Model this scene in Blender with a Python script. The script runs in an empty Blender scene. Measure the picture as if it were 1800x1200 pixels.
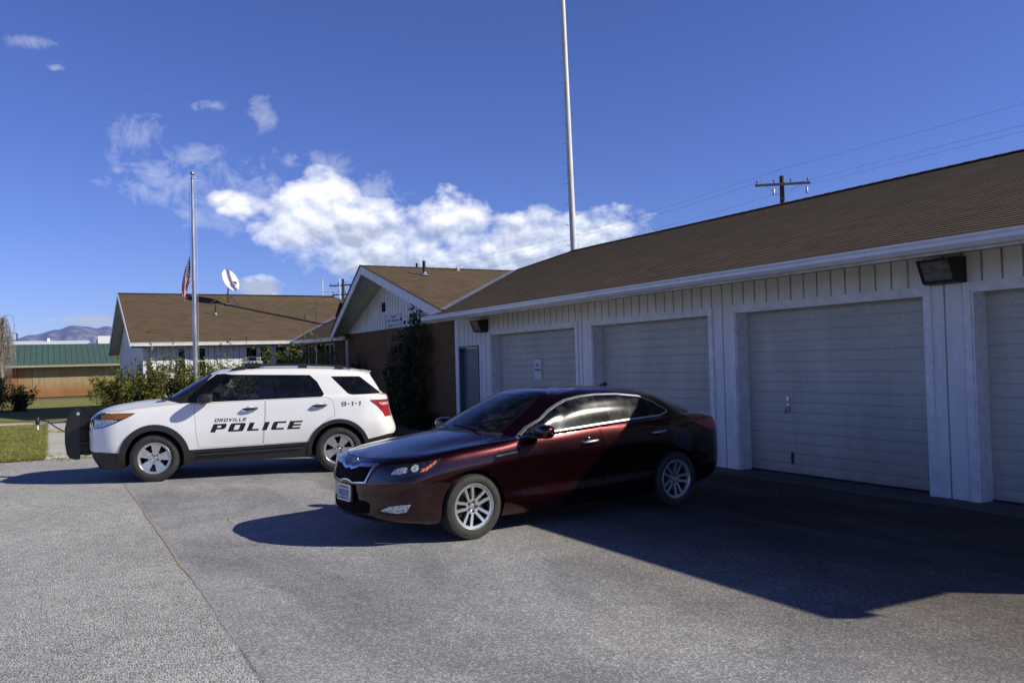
import bpy, bmesh, math, random
import numpy as np
from mathutils import Vector, Matrix, noise

scene = bpy.context.scene
COL = scene.collection
R = math.radians
PI = math.pi

# ------------------------------------------------------------------ tagging
def tag(o, label=None, cat=None, group=None, kind=None):
    if label: o['label'] = label
    if cat: o['category'] = cat
    if group: o['group'] = group
    if kind: o['kind'] = kind
    return o

def empty(name, loc=(0, 0, 0), rz=0, label=None, cat=None, group=None, parent=None):
    o = bpy.data.objects.new(name, None)
    o.empty_display_size = 0.2
    COL.objects.link(o)
    o.location = loc
    o.rotation_euler = (0, 0, rz)
    if parent: o.parent = parent
    return tag(o, label, cat, group)

def copy_tree(o, parent=None):
    c = o.copy()
    COL.objects.link(c)
    if parent: c.parent = parent
    for ch in list(o.children):
        copy_tree(ch, c)
    return c

# ------------------------------------------------------------------ mesh builder
class MB:
    def __init__(self):
        self.v = []; self.f = []; self.mi = []; self.uv = None
        self.m = 0
    def add(self, verts, faces):
        b = len(self.v)
        self.v.extend([tuple(p) for p in verts])
        self.f.extend([tuple(i + b for i in f) for f in faces])
        self.mi.extend([self.m] * len(faces))
        return self
    def box(self, c, s, rot=None, bev=0.0):
        cx, cy, cz = c; x, y, z = s[0] / 2, s[1] / 2, s[2] / 2
        if bev <= 0:
            P = [Vector((a * x, b * y, d * z)) for a in (-1, 1) for b in (-1, 1) for d in (-1, 1)]
            F = [(0, 1, 3, 2), (4, 6, 7, 5), (0, 4, 5, 1), (2, 3, 7, 6), (0, 2, 6, 4), (1, 5, 7, 3)]
        else:
            b = min(bev, x * .9, y * .9, z * .9)
            bm = bmesh.new()
            bmesh.ops.create_cube(bm, size=1)
            for q in bm.verts: q.co = Vector((q.co.x * 2 * x, q.co.y * 2 * y, q.co.z * 2 * z))
            bmesh.ops.bevel(bm, geom=bm.edges[:], offset=b, segments=2, affect='EDGES', profile=.5)
            bm.verts.index_update()
            P = [q.co.copy() for q in bm.verts]
            F = [tuple(q.index for q in f.verts) for f in bm.faces]
            bm.free()
        if rot is not None: P = [rot @ p for p in P]
        return self.add([(p.x + cx, p.y + cy, p.z + cz) for p in P], F)
    def bar(self, a, b, w, h, up=(0, 0, 1)):
        a = Vector(a); b = Vector(b); d = (b - a); L = d.length; d = d / L
        up = Vector(up)
        s = d.cross(up)
        if s.length < 1e-4: s = d.cross(Vector((1, 0, 0)))
        s.normalize(); u = s.cross(d).normalized()
        P = []
        for q in (a, b):
            for i, j in ((-1, -1), (1, -1), (1, 1), (-1, 1)):
                P.append(q + s * (i * w / 2) + u * (j * h / 2))
        return self.add(P, [(0, 1, 2, 3), (7, 6, 5, 4), (0, 4, 5, 1), (1, 5, 6, 2), (2, 6, 7, 3), (3, 7, 4, 0)])
    def tube(self, pts, rad, n=10, cap=True):
        pts = [Vector(p) for p in pts]
        rads = rad if isinstance(rad, (list, tuple)) else [rad] * len(pts)
        rings = []; prev = None
        for i, p in enumerate(pts):
            if i == 0: d = pts[1] - pts[0]
            elif i == len(pts) - 1: d = pts[-1] - pts[-2]
            else: d = (pts[i + 1] - pts[i - 1])
            d.normalize()
            if prev is None:
                s = d.cross(Vector((0, 0, 1)))
                if s.length < 1e-3: s = d.cross(Vector((1, 0, 0)))
            else:
                s = prev - d * prev.dot(d)
            s.normalize(); prev = s
            u = d.cross(s)
            rings.append([p + (s * math.cos(2 * PI * k / n) + u * math.sin(2 * PI * k / n)) * rads[i] for k in range(n)])
        P = [q for r in rings for q in r]
        F = []
        for i in range(len(pts) - 1):
            for k in range(n):
                k2 = (k + 1) % n
                F.append((i * n + k, i * n + k2, (i + 1) * n + k2, (i + 1) * n + k))
        if cap:
            F.append(tuple(range(n))[::-1])
            F.append(tuple((len(pts) - 1) * n + k for k in range(n)))
        return self.add(P, F)
    def lathe(self, prof, n=32, origin=(0, 0, 0), M=None, a0=0, a1=2 * PI):
        # prof: (r, z) list, revolved about local z
        full = abs(a1 - a0 - 2 * PI) < 1e-6
        cnt = n if full else n + 1
        P = []
        for r, z in prof:
            for k in range(cnt):
                a = a0 + (a1 - a0) * k / n
                p = Vector((r * math.cos(a), r * math.sin(a), z))
                if M is not None: p = M @ p
                P.append((p.x + origin[0], p.y + origin[1], p.z + origin[2]))
        F = []
        for i in range(len(prof) - 1):
            for k in range(n):
                k2 = (k + 1) % cnt
                F.append((i * cnt + k, i * cnt + k2, (i + 1) * cnt + k2, (i + 1) * cnt + k))
        return self.add(P, F)
    def poly(self, pts): return self.add(pts, [tuple(range(len(pts)))])
    def prism(self, pts2, axis, a, b):
        # extrude a 2D polygon along an axis: axis 'x': pts are (y,z); 'y': (x,z); 'z': (x,y)
        def mk(p, t):
            return {'x': (t, p[0], p[1]), 'y': (p[0], t, p[1]), 'z': (p[0], p[1], t)}[axis]
        n = len(pts2)
        P = [mk(p, a) for p in pts2] + [mk(p, b) for p in pts2]
        F = [tuple(range(n)), tuple(range(2 * n - 1, n - 1, -1))]
        for i in range(n):
            j = (i + 1) % n
            F.append((i, i + n, j + n, j))
        return self.add(P, F)
    def build(self, name, mats, parent=None, smooth=False, angle=None, loc=None, fixn=True):
        me = bpy.data.meshes.new(name)
        me.from_pydata(self.v, [], self.f)
        if not isinstance(mats, (list, tuple)): mats = [mats]
        for m in mats: me.materials.append(m)
        if len(mats) > 1: me.polygons.foreach_set('material_index', self.mi)
        if fixn:
            bm = bmesh.new(); bm.from_mesh(me)
            bmesh.ops.recalc_face_normals(bm, faces=bm.faces)
            bm.to_mesh(me); bm.free()
        if smooth:
            me.polygons.foreach_set('use_smooth', [True] * len(me.polygons))
            if angle: me.set_sharp_from_angle(angle=R(angle))
        me.update()
        o = bpy.data.objects.new(name, me)
        COL.objects.link(o)
        if parent: o.parent = parent
        if loc: o.location = loc
        return o

# ------------------------------------------------------------------ materials
class NT:
    def __init__(self, name):
        self.mat = bpy.data.materials.new(name)
        self.mat.use_nodes = True
        self.t = self.mat.node_tree
        self.n = self.t.nodes
        self.bsdf = self.n['Principled BSDF']
        self.out = self.n['Material Output']
    def node(self, typ, **kw):
        nd = self.n.new(typ)
        for k, v in kw.items():
            if k in ('ins',):
                for kk, vv in v.items():
                    self.set(nd, kk, vv)
            else: setattr(nd, k, v)
        return nd
    def set(self, nd, sock, v):
        s = nd.inputs[sock]
        if isinstance(v, bpy.types.NodeSocket): self.t.links.new(v, s)
        else:
            if hasattr(s.default_value, '__len__') and not hasattr(v, '__len__'): v = (v, v, v, 1)[:len(s.default_value)]
            elif hasattr(v, '__len__') and len(s.default_value) == 4 and len(v) == 3: v = (*v, 1)
            s.default_value = v
    def link(self, a, b): self.t.links.new(a, b)
    def math(self, op, a, b=None, c=None, clamp=False):
        nd = self.n.new('ShaderNodeMath'); nd.operation = op; nd.use_clamp = clamp
        for i, v in enumerate((a, b, c)):
            if v is not None: self.set(nd, i, v)
        return nd.outputs[0]
    def vmath(self, op, a, b=None, scale=None):
        nd = self.n.new('ShaderNodeVectorMath'); nd.operation = op
        for i, v in enumerate((a, b)):
            if v is not None: self.set(nd, i, v)
        if scale is not None: self.set(nd, 'Scale', scale)
        return nd.outputs['Value'] if op in ('DOT_PRODUCT', 'LENGTH', 'DISTANCE') else nd.outputs[0]
    def mix(self, f, a, b, blend='MIX'):
        nd = self.n.new('ShaderNodeMix'); nd.data_type = 'RGBA'; nd.blend_type = blend
        self.set(nd, 0, f); self.set(nd, 6, a); self.set(nd, 7, b)
        return nd.outputs[2]
    def ramp(self, f, stops, interp='LINEAR'):
        nd = self.n.new('ShaderNodeValToRGB'); cr = nd.color_ramp; cr.interpolation = interp
        while len(cr.elements) < len(stops): cr.elements.new(.5)
        for e, (p, c) in zip(cr.elements, stops):
            e.position = p
            e.color = (c, c, c, 1) if not hasattr(c, '__len__') else (*c[:3], 1)
        self.set(nd, 0, f)
        return nd.outputs[0]
    def noise(self, vec, scale, detail=4, rough=.55, out=0, dist=0):
        nd = self.n.new('ShaderNodeTexNoise')
        if vec is not None: self.set(nd, 'Vector', vec)
        self.set(nd, 'Scale', scale); self.set(nd, 'Detail', detail); self.set(nd, 'Roughness', rough)
        self.set(nd, 'Distortion', dist)
        return nd.outputs[out]
    def voronoi(self, vec, scale, out='Distance', feature='F1'):
        nd = self.n.new('ShaderNodeTexVoronoi'); nd.feature = feature
        if vec is not None: self.set(nd, 'Vector', vec)
        self.set(nd, 'Scale', scale)
        return nd.outputs[out]
    def obj(self):
        return self.n.new('ShaderNodeTexCoord').outputs['Object']
    def uv(self):
        return self.n.new('ShaderNodeTexCoord').outputs['UV']
    def pos(self):
        return self.n.new('ShaderNodeNewGeometry').outputs['Position']
    def sep(self, v):
        nd = self.n.new('ShaderNodeSeparateXYZ'); self.set(nd, 0, v); return nd.outputs
    def comb(self, x, y, z):
        nd = self.n.new('ShaderNodeCombineXYZ')
        for i, v in enumerate((x, y, z)): self.set(nd, i, v)
        return nd.outputs[0]
    def mapping(self, v, scale=(1, 1, 1), loc=(0, 0, 0), rot=(0, 0, 0)):
        nd = self.n.new('ShaderNodeMapping'); self.set(nd, 'Vector', v)
        nd.inputs['Scale'].default_value = scale; nd.inputs['Location'].default_value = loc; nd.inputs['Rotation'].default_value = rot
        return nd.outputs[0]
    def bump(self, h, strength=.5, dist=.01, normal=None):
        nd = self.n.new('ShaderNodeBump'); self.set(nd, 'Height', h)
        self.set(nd, 'Strength', strength); self.set(nd, 'Distance', dist)
        if normal is not None: self.set(nd, 'Normal', normal)
        self.link(nd.outputs[0], self.bsdf.inputs['Normal'])
        return nd.outputs[0]
    def p(self, **kw):
        names = dict(color='Base Color', rough='Roughness', metal='Metallic', coat='Coat Weight', coatr='Coat Roughness',
                     spec='Specular IOR Level', alpha='Alpha', trans='Transmission Weight', ior='IOR', sheen='Sheen Weight',
                     emit='Emission Color', emits='Emission Strength')
        for k, v in kw.items(): self.set(self.bsdf, names[k], v)
        return self

def simple(name, color, rough=.5, metal=0, var=.12, scale=6.0, coat=0, coatr=.05, bump=0, bscale=60, bdist=.002, spec=.5):
    m = NT(name)
    v = m.obj()
    n = m.noise(v, scale, 5, .6)
    dark = tuple(c * (1 - var * 1.6) for c in color); lite = tuple(min(1, c * (1 + var)) for c in color)
    m.p(color=m.ramp(n, [(.3, dark), (.7, lite)]), rough=rough, metal=metal, coat=coat, coatr=coatr, spec=spec)
    if bump: m.bump(m.noise(v, bscale, 3, .6), bump, bdist)
    return m.mat
# ================================================================== vehicle bodies
def catmull_u(rows, per):
    # rows: (R, C, 3); returns (R, U, 3): smooth interpolation along the loops, mirrored at both ends
    Rn, Cn, _ = rows.shape
    d = np.linalg.norm(np.diff(rows[2:5], axis=1), axis=2).mean(0)
    t = np.concatenate([[0], np.cumsum(d)])
    g0 = rows[:, 1:2] * np.array([1, -1, 1]); g1 = rows[:, -2:-1] * np.array([1, -1, 1])
    ext = np.concatenate([g0, rows, g1], axis=1)
    te = np.concatenate([[-t[1]], t, [t[-1] + (t[-1] - t[-2])]])
    sl = np.diff(ext, axis=1) / np.diff(te)[None, :, None]
    h = np.diff(te)
    tan = (sl[:, :-1] * h[1:][None, :, None] + sl[:, 1:] * h[:-1][None, :, None]) / (h[:-1] + h[1:])[None, :, None]
    out = []
    for c in range(Cn - 1):
        H = t[c + 1] - t[c]
        k = max(3, int(round(H / per)))
        last = (c == Cn - 2)
        for s in np.linspace(0, 1, k + 1)[:None if last else -1]:
            a = 2 * s**3 - 3 * s**2 + 1; b = s**3 - 2 * s**2 + s; e = -2 * s**3 + 3 * s**2; f = s**3 - s**2
            out.append(a * rows[:, c] + b * H * tan[:, c] + e * rows[:, c + 1] + f * H * tan[:, c + 1])
    return np.stack(out, axis=1)

def pchip_v(rows, per, sharp):
    Rn = rows.shape[0]
    d = np.linalg.norm(np.diff(rows, axis=0), axis=2).mean(1)
    d = np.maximum(d, .01)
    t = np.concatenate([[0], np.cumsum(d)])
    h = np.diff(t)
    sl = np.diff(rows, axis=0) / h[:, None, None]
    tan_l = np.zeros_like(rows); tan_r = np.zeros_like(rows)
    for r in range(Rn):
        if r == 0: tan_l[r] = tan_r[r] = sl[0]
        elif r == Rn - 1: tan_l[r] = tan_r[r] = sl[-1]
        elif r in sharp: tan_l[r] = sl[r - 1]; tan_r[r] = sl[r]
        else:
            a, b = sl[r - 1], sl[r]
            w1 = 2 * h[r] + h[r - 1]; w2 = h[r] + 2 * h[r - 1]
            with np.errstate(divide='ignore', invalid='ignore'):
                m = np.where(a * b > 0, (w1 + w2) / (w1 / np.where(a == 0, 1e-9, a) + w2 / np.where(b == 0, 1e-9, b)), 0)
            # blend toward the plain average: rounder than pure monotone interpolation
            av = (a * h[r] + b * h[r - 1]) / (h[r] + h[r - 1])
            m = .35 * m + .65 * av
            tan_l[r] = tan_r[r] = m
    # natural ends next to sharp rows
    out = []
    for r in range(Rn - 1):
        k = max(2, int(round(h[r] / per)))
        last = r == Rn - 2
        for s in np.linspace(0, 1, k + 1)[:None if last else -1]:
            a = 2 * s**3 - 3 * s**2 + 1; b = s**3 - 2 * s**2 + s; e = -2 * s**3 + 3 * s**2; f = s**3 - s**2
            out.append(a * rows[r] + b * h[r] * tan_r[r] + e * rows[r + 1] + f * h[r] * tan_l[r + 1])
    return np.stack(out, axis=0)

SIDE = ((1, 0, 0), (0, 0, 1), (0, -1, 0))
FRONT = ((0, -1, 0), (0, 0, 1), (-1, 0, 0))
REAR = ((0, -1, 0), (0, 0, 1), (1, 0, 0))
TOP = ((1, 0, 0), (0, -1, 0), (0, 0, 1))
def HORIZ(vx, vy):
    L = math.hypot(vx, vy); vx /= L; vy /= L
    return ((-vy, vx, 0), (0, 0, 1), (vx, vy, 0))

def inside(h, k, poly):
    c = False; n = len(poly); j = n - 1
    for i in range(n):
        xi, yi = poly[i]; xj, yj = poly[j]
        if (yi > k) != (yj > k) and h < (xj - xi) * (k - yi) / (yj - yi) + xi: c = not c
        j = i
    return c

def inset(poly, d):
    n = len(poly)
    A = sum(poly[i][0] * poly[(i + 1) % n][1] - poly[(i + 1) % n][0] * poly[i][1] for i in range(n))
    s = 1 if A > 0 else -1
    out = []
    for i in range(n):
        p0 = Vector(poly[i - 1]); p1 = Vector(poly[i]); p2 = Vector(poly[(i + 1) % n])
        e1 = (p1 - p0).normalized(); e2 = (p2 - p1).normalized()
        n1 = Vector((-e1.y, e1.x)) * s; n2 = Vector((-e2.y, e2.x)) * s
        b = n1 + n2
        L = b.length
        if L < 1e-4: out.append(tuple(p1 + n1 * d)); continue
        b /= L
        k = d / max(.35, b.dot(n1))
        out.append(tuple(p1 + b * k))
    return out

def rounded(poly, r, n=4):
    out = []; m = len(poly)
    for i in range(m):
        p0 = Vector(poly[i - 1]); p1 = Vector(poly[i]); p2 = Vector(poly[(i + 1) % m])
        a = (p0 - p1); b = (p2 - p1)
        rr = min(r, a.length * .45, b.length * .45)
        a.normalize(); b.normalize()
        q0 = p1 + a * rr; q2 = p1 + b * rr
        for k in range(n + 1):
            t = k / n
            q = q0 * (1 - t)**2 + p1 * 2 * t * (1 - t) + q2 * t * t
            out.append((q.x, q.y))
    return out

def arc(cx, cz, r, a0, a1, n=24):
    return [(cx + r * math.cos(R(a0 + (a1 - a0) * i / n)), cz + r * math.sin(R(a0 + (a1 - a0) * i / n))) for i in range(n + 1)]

class Body:
    def __init__(self, net, sharp, per=.03):
        rows = np.array(net, float)
        g = catmull_u(rows, per)
        g = pchip_v(g, per, sharp)
        g[:, :, 1] = np.maximum(g[:, :, 1], 0)
        V, U, _ = g.shape
        bm = bmesh.new()
        vs = [[bm.verts.new((g[i, j, 0], -g[i, j, 1], g[i, j, 2])) for j in range(U)] for i in range(V)]
        for i in range(V - 1):
            for j in range(U - 1):
                q = [vs[i][j], vs[i][j + 1], vs[i + 1][j + 1], vs[i + 1][j]]
                bm.faces.new(q)
        bmesh.ops.remove_doubles(bm, verts=bm.verts, dist=2e-4)
        # face orientation: a mid-side face must look to -y
        bm.normal_update()
        s = 0
        for f in bm.faces:
            c = f.calc_center_median()
            if 1.0 < c.x < 1.8 and .4 < c.z < .9: s += f.normal.y
        if s > 0: bmesh.ops.reverse_faces(bm, faces=bm.faces[:])
        bm.normal_update()
        self.bm = bm
        self.lay = bm.faces.layers.int.new('part')
        self.base = bm.faces.layers.int.new('base')
        self.ids = {'body': 0}
        self.grid = g
    def pid(self, n):
        if n not in self.ids: self.ids[n] = len(self.ids)
        return self.ids[n]
    def mark(self, name, poly, view=SIDE, thr=.12, decal=False, only=None, cond=None):
        bm = self.bm
        H, K, D = (Vector(q) for q in view)
        hs = [p[0] for p in poly]; ks = [p[1] for p in poly]
        h0, h1, k0, k1 = min(hs), max(hs), min(ks), max(ks)
        def bb(f):
            a = [v.co.dot(H) for v in f.verts]; b = [v.co.dot(K) for v in f.verts]
            return min(a), max(a), min(b), max(b)
        cand = {}
        for f in bm.faces:
            if thr is not None and f.normal.dot(D) < thr: continue
            if cond and not cond(f.calc_center_median()): continue
            b = bb(f)
            if b[0] > h1 or b[1] < h0 or b[2] > k1 or b[3] < k0: continue
            cand[f] = b
        n = len(poly)
        for i in range(n):
            p, q = poly[i], poly[(i + 1) % n]
            dh, dk = q[0] - p[0], q[1] - p[1]
            if abs(dh) + abs(dk) < 1e-6: continue
            e = 1e-4
            s0, s1 = min(p[0], q[0]) - e, max(p[0], q[0]) + e
            t0, t1 = min(p[1], q[1]) - e, max(p[1], q[1]) + e
            fs = [f for f, b in cand.items() if not (b[0] > s1 or b[1] < s0 or b[2] > t1 or b[3] < t0)]
            if not fs: continue
            no = (H * dk - K * dh).normalized()
            co = H * p[0] + K * p[1]
            geom = set(fs)
            for f in fs:
                geom.update(f.edges); geom.update(f.verts)
            res = bmesh.ops.bisect_plane(bm, geom=list(geom), dist=1e-5, plane_co=co, plane_no=no)
            for f in fs: cand.pop(f, None)
            for g in res['geom']:
                if isinstance(g, bmesh.types.BMFace) and g.is_valid:
                    cand[g] = bb(g)
        pid = self.pid(name)
        cnt = 0
        for f in list(cand):
            if not f.is_valid: continue
            c = f.calc_center_median()
            if inside(c.dot(H), c.dot(K), poly):
                if only is not None and f[self.lay] not in [self.ids.get(o, -1) for o in only]: continue
                if not decal: f[self.base] = pid
                f[self.lay] = pid; cnt += 1
        return cnt
    def panel(self, name, poly=None, view=SIDE, gap=.007, **kw):
        self.mark('gap', poly, view, **kw)
        self.mark(name, inset(poly, gap), view, **kw)
    def finish(self):
        self.bm.normal_update()
        # smooth normals with sharp-ish handling left to the dense grid
        self.nrm = {v: v.normal.copy() for v in self.bm.verts}
        # mirror plane: no lateral component
        for v in self.bm.verts:
            if abs(v.co.y) < 1e-4:
                n = self.nrm[v]; n.y = 0
                if n.length > 1e-6: n.normalize()
    def part(self, ids, name, mat, parent, off=0.0, sides='both', skirt=0.0, use_base=False):
        """ids: region names. sides: 'both' one mesh, 'each' two objects, 'left' only."""
        want = {self.ids[i] for i in ids if i in self.ids}
        outs = []
        def collect(side):
            lay = self.base if (use_base or side > 0) else self.lay
            fs = [f for f in self.bm.faces if f[lay] in want and f.is_valid]
            return fs
        def geo(fs, side):
            idx = {}; P = []; N = []; F = []
            for f in fs:
                loop = []
                for v in f.verts:
                    if v not in idx:
                        idx[v] = len(P)
                        n = self.nrm[v]
                        c = v.co + n * off
                        if abs(v.co.y) < 1e-4: c.y = 0
                        P.append((c.x, c.y * (1 if side < 0 else -1), c.z))
                        N.append((n.x, n.y * (1 if side < 0 else -1), n.z))
                    loop.append(idx[v])
                if side > 0: loop = loop[::-1]
                F.append(tuple(loop))
            if skirt:
                S = set(fs)
                for f in fs:
                    vs = f.verts[:]
                    for i in range(len(vs)):
                        a, b = vs[i], vs[(i + 1) % len(vs)]
                        e = self.bm.edges.get((a, b))
                        if e is None: continue
                        if sum(1 for g in e.link_faces if g in S) == 1 and not (abs(a.co.y) < 1e-4 and abs(b.co.y) < 1e-4):
                            q = []
                            for v in (a, b):
                                c = v.co + self.nrm[v] * (off - skirt)
                                P.append((c.x, c.y * (1 if side < 0 else -1), c.z)); N.append(None); q.append(len(P) - 1)
                            lp = (idx[b], idx[a], q[0], q[1])
                            F.append(lp if side < 0 else lp[::-1])
            return P, N, F
        def mk(nm, P, N, F):
            if not F: return None
            me = bpy.data.meshes.new(nm)
            me.from_pydata(P, [], F)
            me.materials.append(mat)
            me.polygons.foreach_set('use_smooth', [True] * len(me.polygons))
            me.update()
            if all(n is not None for n in N):
                me.normals_split_custom_set_from_vertices(N)
            else:
                me.set_sharp_from_angle(angle=R(40))
            o = bpy.data.objects.new(nm, me); COL.objects.link(o); o.parent = parent
            return o
        gl = geo(collect(-1), -1); gr = geo(collect(1), 1)
        if sides == 'both':
            k = len(gl[0])
            o = mk(name, gl[0] + gr[0], gl[1] + gr[1], gl[2] + [tuple(i + k for i in f) for f in gr[2]])
            if o: outs.append(o)
        else:
            o = mk(name, *gl)
            if o: outs.append(o)
            if sides == 'each':
                o = mk(name, *gr)
                if o: outs.append(o)
        return outs

def make_wheel(parent, loc, Rt, Rr, width, opened, mats, side, name='wheel', spin=0, dish=.02, lugs=5, lugr=.055):
    """wheel about the y axis; outer face to -y when side<0. opened(x,z)->True where the rim is open."""
    mt, mr, md = mats
    M = Matrix(((1, 0, 0), (0, 0, -1), (0, 1, 0))).to_3x3()   # local z -> -y (outer)
    if side > 0: M = Matrix(((1, 0, 0), (0, 0, 1), (0, 1, 0))).to_3x3()
    # barrel and brake disc : the wheel mesh itself
    b = MB()
    hw = width / 2
    b.lathe([(Rr * .97, -hw + .01), (Rr * .88, -hw + .03), (Rr * .86, hw - .05), (Rr * .9, hw - .03)], 48, M=M)
    b.lathe([(0, hw - .085), (.155, hw - .085), (.155, hw - .105), (0.0, hw - .105)], 40, M=M)
    b.lathe([(0, hw - .06), (.06, hw - .06), (.07, hw - .1)], 24, M=M)
    wo = b.build(name, md, parent, smooth=True, angle=35)
    wo.location = loc
    wo.rotation_euler = (0, spin, 0)
    # tyre
    t = MB()
    rs = Rt - Rr
    prof = [(Rr * .96, hw * .80), (Rr + .004, hw * .90), (Rr + rs * .12, hw * .97), (Rr + rs * .3, hw * 1.03), (Rr + rs * .52, hw * 1.04), (Rr + rs * .55, hw * 1.03),
            (Rr + rs * .74, hw * 1.0), (Rr + rs * .86, hw * .94), (Rr + rs * .94, hw * .86), (Rt - .004, hw * .76), (Rt, hw * .6), (Rt, hw * .42), (Rt - .007, hw * .40), (Rt - .007, hw * .34), (Rt, hw * .32), (Rt + .001, hw * .06),
            (Rt - .007, hw * .05)]
    prof = prof + [(r, -z) for r, z in prof[::-1]]
    t.lathe(prof, 72, M=M)
    # tread blocks on the shoulder
    for k in range(72):
        a = 2 * PI * k / 72
        c = Vector((math.cos(a) * (Rt - .012), math.sin(a) * (Rt - .012), hw * .80))
        d = Vector((-math.sin(a), math.cos(a), 0)); u = Vector((math.cos(a), math.sin(a), .35)).normalized(); s = d.cross(u)
        P = []
        for i in (-1, 1):
            for j in (-1, 1):
                for q in (-1, 1):
                    P.append(M @ (c + d * (i * .009) + u * (j * .008) + s * (q * .018)))
        t.add(P, [(0, 1, 3, 2), (4, 6, 7, 5), (0, 4, 5, 1), (2, 3, 7, 6), (0, 2, 6, 4), (1, 5, 7, 3)])
    to = t.build('tyre', mt, wo, smooth=True, angle=38)
    # rim face
    m = MB()
    NA, NR = 300, 26
    r0, r1 = .022, Rr * .955
    rr = [r0 + (r1 - r0) * i / NR for i in range(NR + 1)]
    def zf(r, a):
        return hw * .93 - .012 - dish * (1 - (r / r1)**2) - (0.014 if r < .04 else 0) + .004 * math.sin(min(1, r / r1) * PI)
    openc = [[opened(math.cos(2 * PI * (k + .5) / NA) * (rr[i] + rr[i + 1]) / 2, math.sin(2 * PI * (k + .5) / NA) * (rr[i] + rr[i + 1]) / 2) for k in range(NA)] for i in range(NR)]
    idx = {}
    P = []; F = []
    def vid(i, k, dep):
        k %= NA
        key = (i, k, dep)
        if key not in idx:
            a = 2 * PI * k / NA
            sc = 1.0
            p = Vector((rr[i] * math.cos(a), rr[i] * math.sin(a), zf(rr[i], a) - (.03 if dep else 0)))
            idx[key] = len(P); P.append(M @ p)
        return idx[key]
    for i in range(NR):
        for k in range(NA):
            if openc[i][k]: continue
            F.append((vid(i, k, 0), vid(i, k + 1, 0), vid(i + 1, k + 1, 0), vid(i + 1, k, 0)))
            for (ii, kk, e) in ((i, k - 1, ((i, k), (i + 1, k))), (i, k + 1, ((i + 1, k + 1), (i, k + 1))), (i - 1, k, ((i, k + 1), (i, k))), (i + 1, k, ((i + 1, k), (i + 1, k + 1)))):
                if 0 <= ii < NR and openc[ii][kk % NA]:
                    (a1, b1), (a2, b2) = e
                    F.append((vid(a1, b1, 0), vid(a2, b2, 0), vid(a2, b2, 1), vid(a1, b1, 1)))
    m.add(P, F)
    m.lathe([(r1, zf(r1, 0)), (Rr * .975, hw * .93 - .004), (Rr * .985, hw * .945), (Rr * 1.0, hw * .945), (Rr * 1.012, hw * .92), (Rr * 1.0, hw * .86)], 72, M=M)
    # centre cap and lug nuts
    zc = zf(.03, 0)
    m.lathe([(0, zc + .010), (.020, zc + .009), (.027, zc + .004), (.029, zc - .01)], 24, M=M)
    ro = m.build('rim', mr, wo, smooth=True, angle=30)
    lg = MB()
    for k in range(lugs):
        a = 2 * PI * k / lugs + PI / 2 + PI / lugs
        c = Vector((math.cos(a) * lugr, math.sin(a) * lugr, zf(lugr, 0) - .004))
        Mz = M
        lg.lathe([(.0125, 0), (.0125, .012), (.008, .016), (0, .016)], 6, origin=tuple(M @ c), M=M)
        lg.lathe([(.016, .0012), (.0127, .0012)], 14, origin=tuple(M @ c), M=M)
    lg.build('wheel_nut', MAT['dark_metal'], wo, smooth=False)
    return wo

# block capitals as polygons on a unit grid (advance width, outer loops, hole loops)
def glyphs(t=.40, s=.20):
    # t = width of upright strokes, s = height of level strokes (cap height = 1)
    G = {}
    def box(x0, y0, x1, y1): return [(x0, y0), (x1, y0), (x1, y1), (x0, y1)]
    G['P'] = (1.55, [[(0, 0), (t, 0), (t, .34), (1.3, .34), (1.5, .48), (1.5, .88), (1.38, 1), (0, 1)]], [[(t, .34 + s), (1.5 - t, .34 + s), (1.5 - t, 1 - s), (t, 1 - s)]])
    G['O'] = (1.75, [[(.14, 0), (1.56, 0), (1.7, .12), (1.7, .88), (1.56, 1), (.14, 1), (0, .88), (0, .12)]], [box(t * 1.05, s, 1.7 - t * 1.05, 1 - s)])
    G['L'] = (1.35, [[(0, 0), (1.3, 0), (1.3, s), (t, s), (t, 1), (0, 1)]], [])
    G['I'] = (t + .1, [box(0, 0, t, 1)], [])
    G['C'] = (1.5, [[(.14, 0), (1.45, 0), (1.45, s), (t, s), (t, 1 - s), (1.45, 1 - s), (1.45, 1), (.14, 1), (0, .88), (0, .12)]], [])
    G['E'] = (1.5, [[(0, 0), (1.45, 0), (1.45, s), (t, s), (t, .5 - s / 2), (1.4, .5 - s / 2), (1.4, .5 + s / 2), (t, .5 + s / 2), (t, 1 - s), (1.45, 1 - s), (1.45, 1), (0, 1)]], [])
    G['R'] = (1.6, [[(0, 0), (t, 0), (t, .34), (.8, .34), (1.1, 0), (1.55, 0), (1.2, .36), (1.5, .48), (1.5, .88), (1.38, 1), (0, 1)]], [[(t, .34 + s), (1.5 - t, .34 + s), (1.5 - t, 1 - s), (t, 1 - s)]])
    G['V'] = (1.6, [[(.55, 0), (.95, 0), (1.55, 1), (1.12, 1), (.77, .36), (.42, 1), (0, 1)]], [])
    G['9'] = (1.4, [[(.1, 0), (1.2, 0), (1.35, .12), (1.35, .88), (1.2, 1), (.14, 1), (0, .88), (0, .5), (.14, .38), (1.35 - t, .38), (1.35 - t, s), (.1, s)]], [box(t, .38 + s * .9, 1.35 - t, 1 - s)])
    G['1'] = (.75, [[(.3, 0), (.3 + t, 0), (.3 + t, 1), (.3, 1), (0, .82), (0, .66), (.3, .78)]], [])
    G['-'] = (.75, [box(.05, .42, .65, .62)], [])
    G[' '] = (.5, [], [])
    return G

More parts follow.
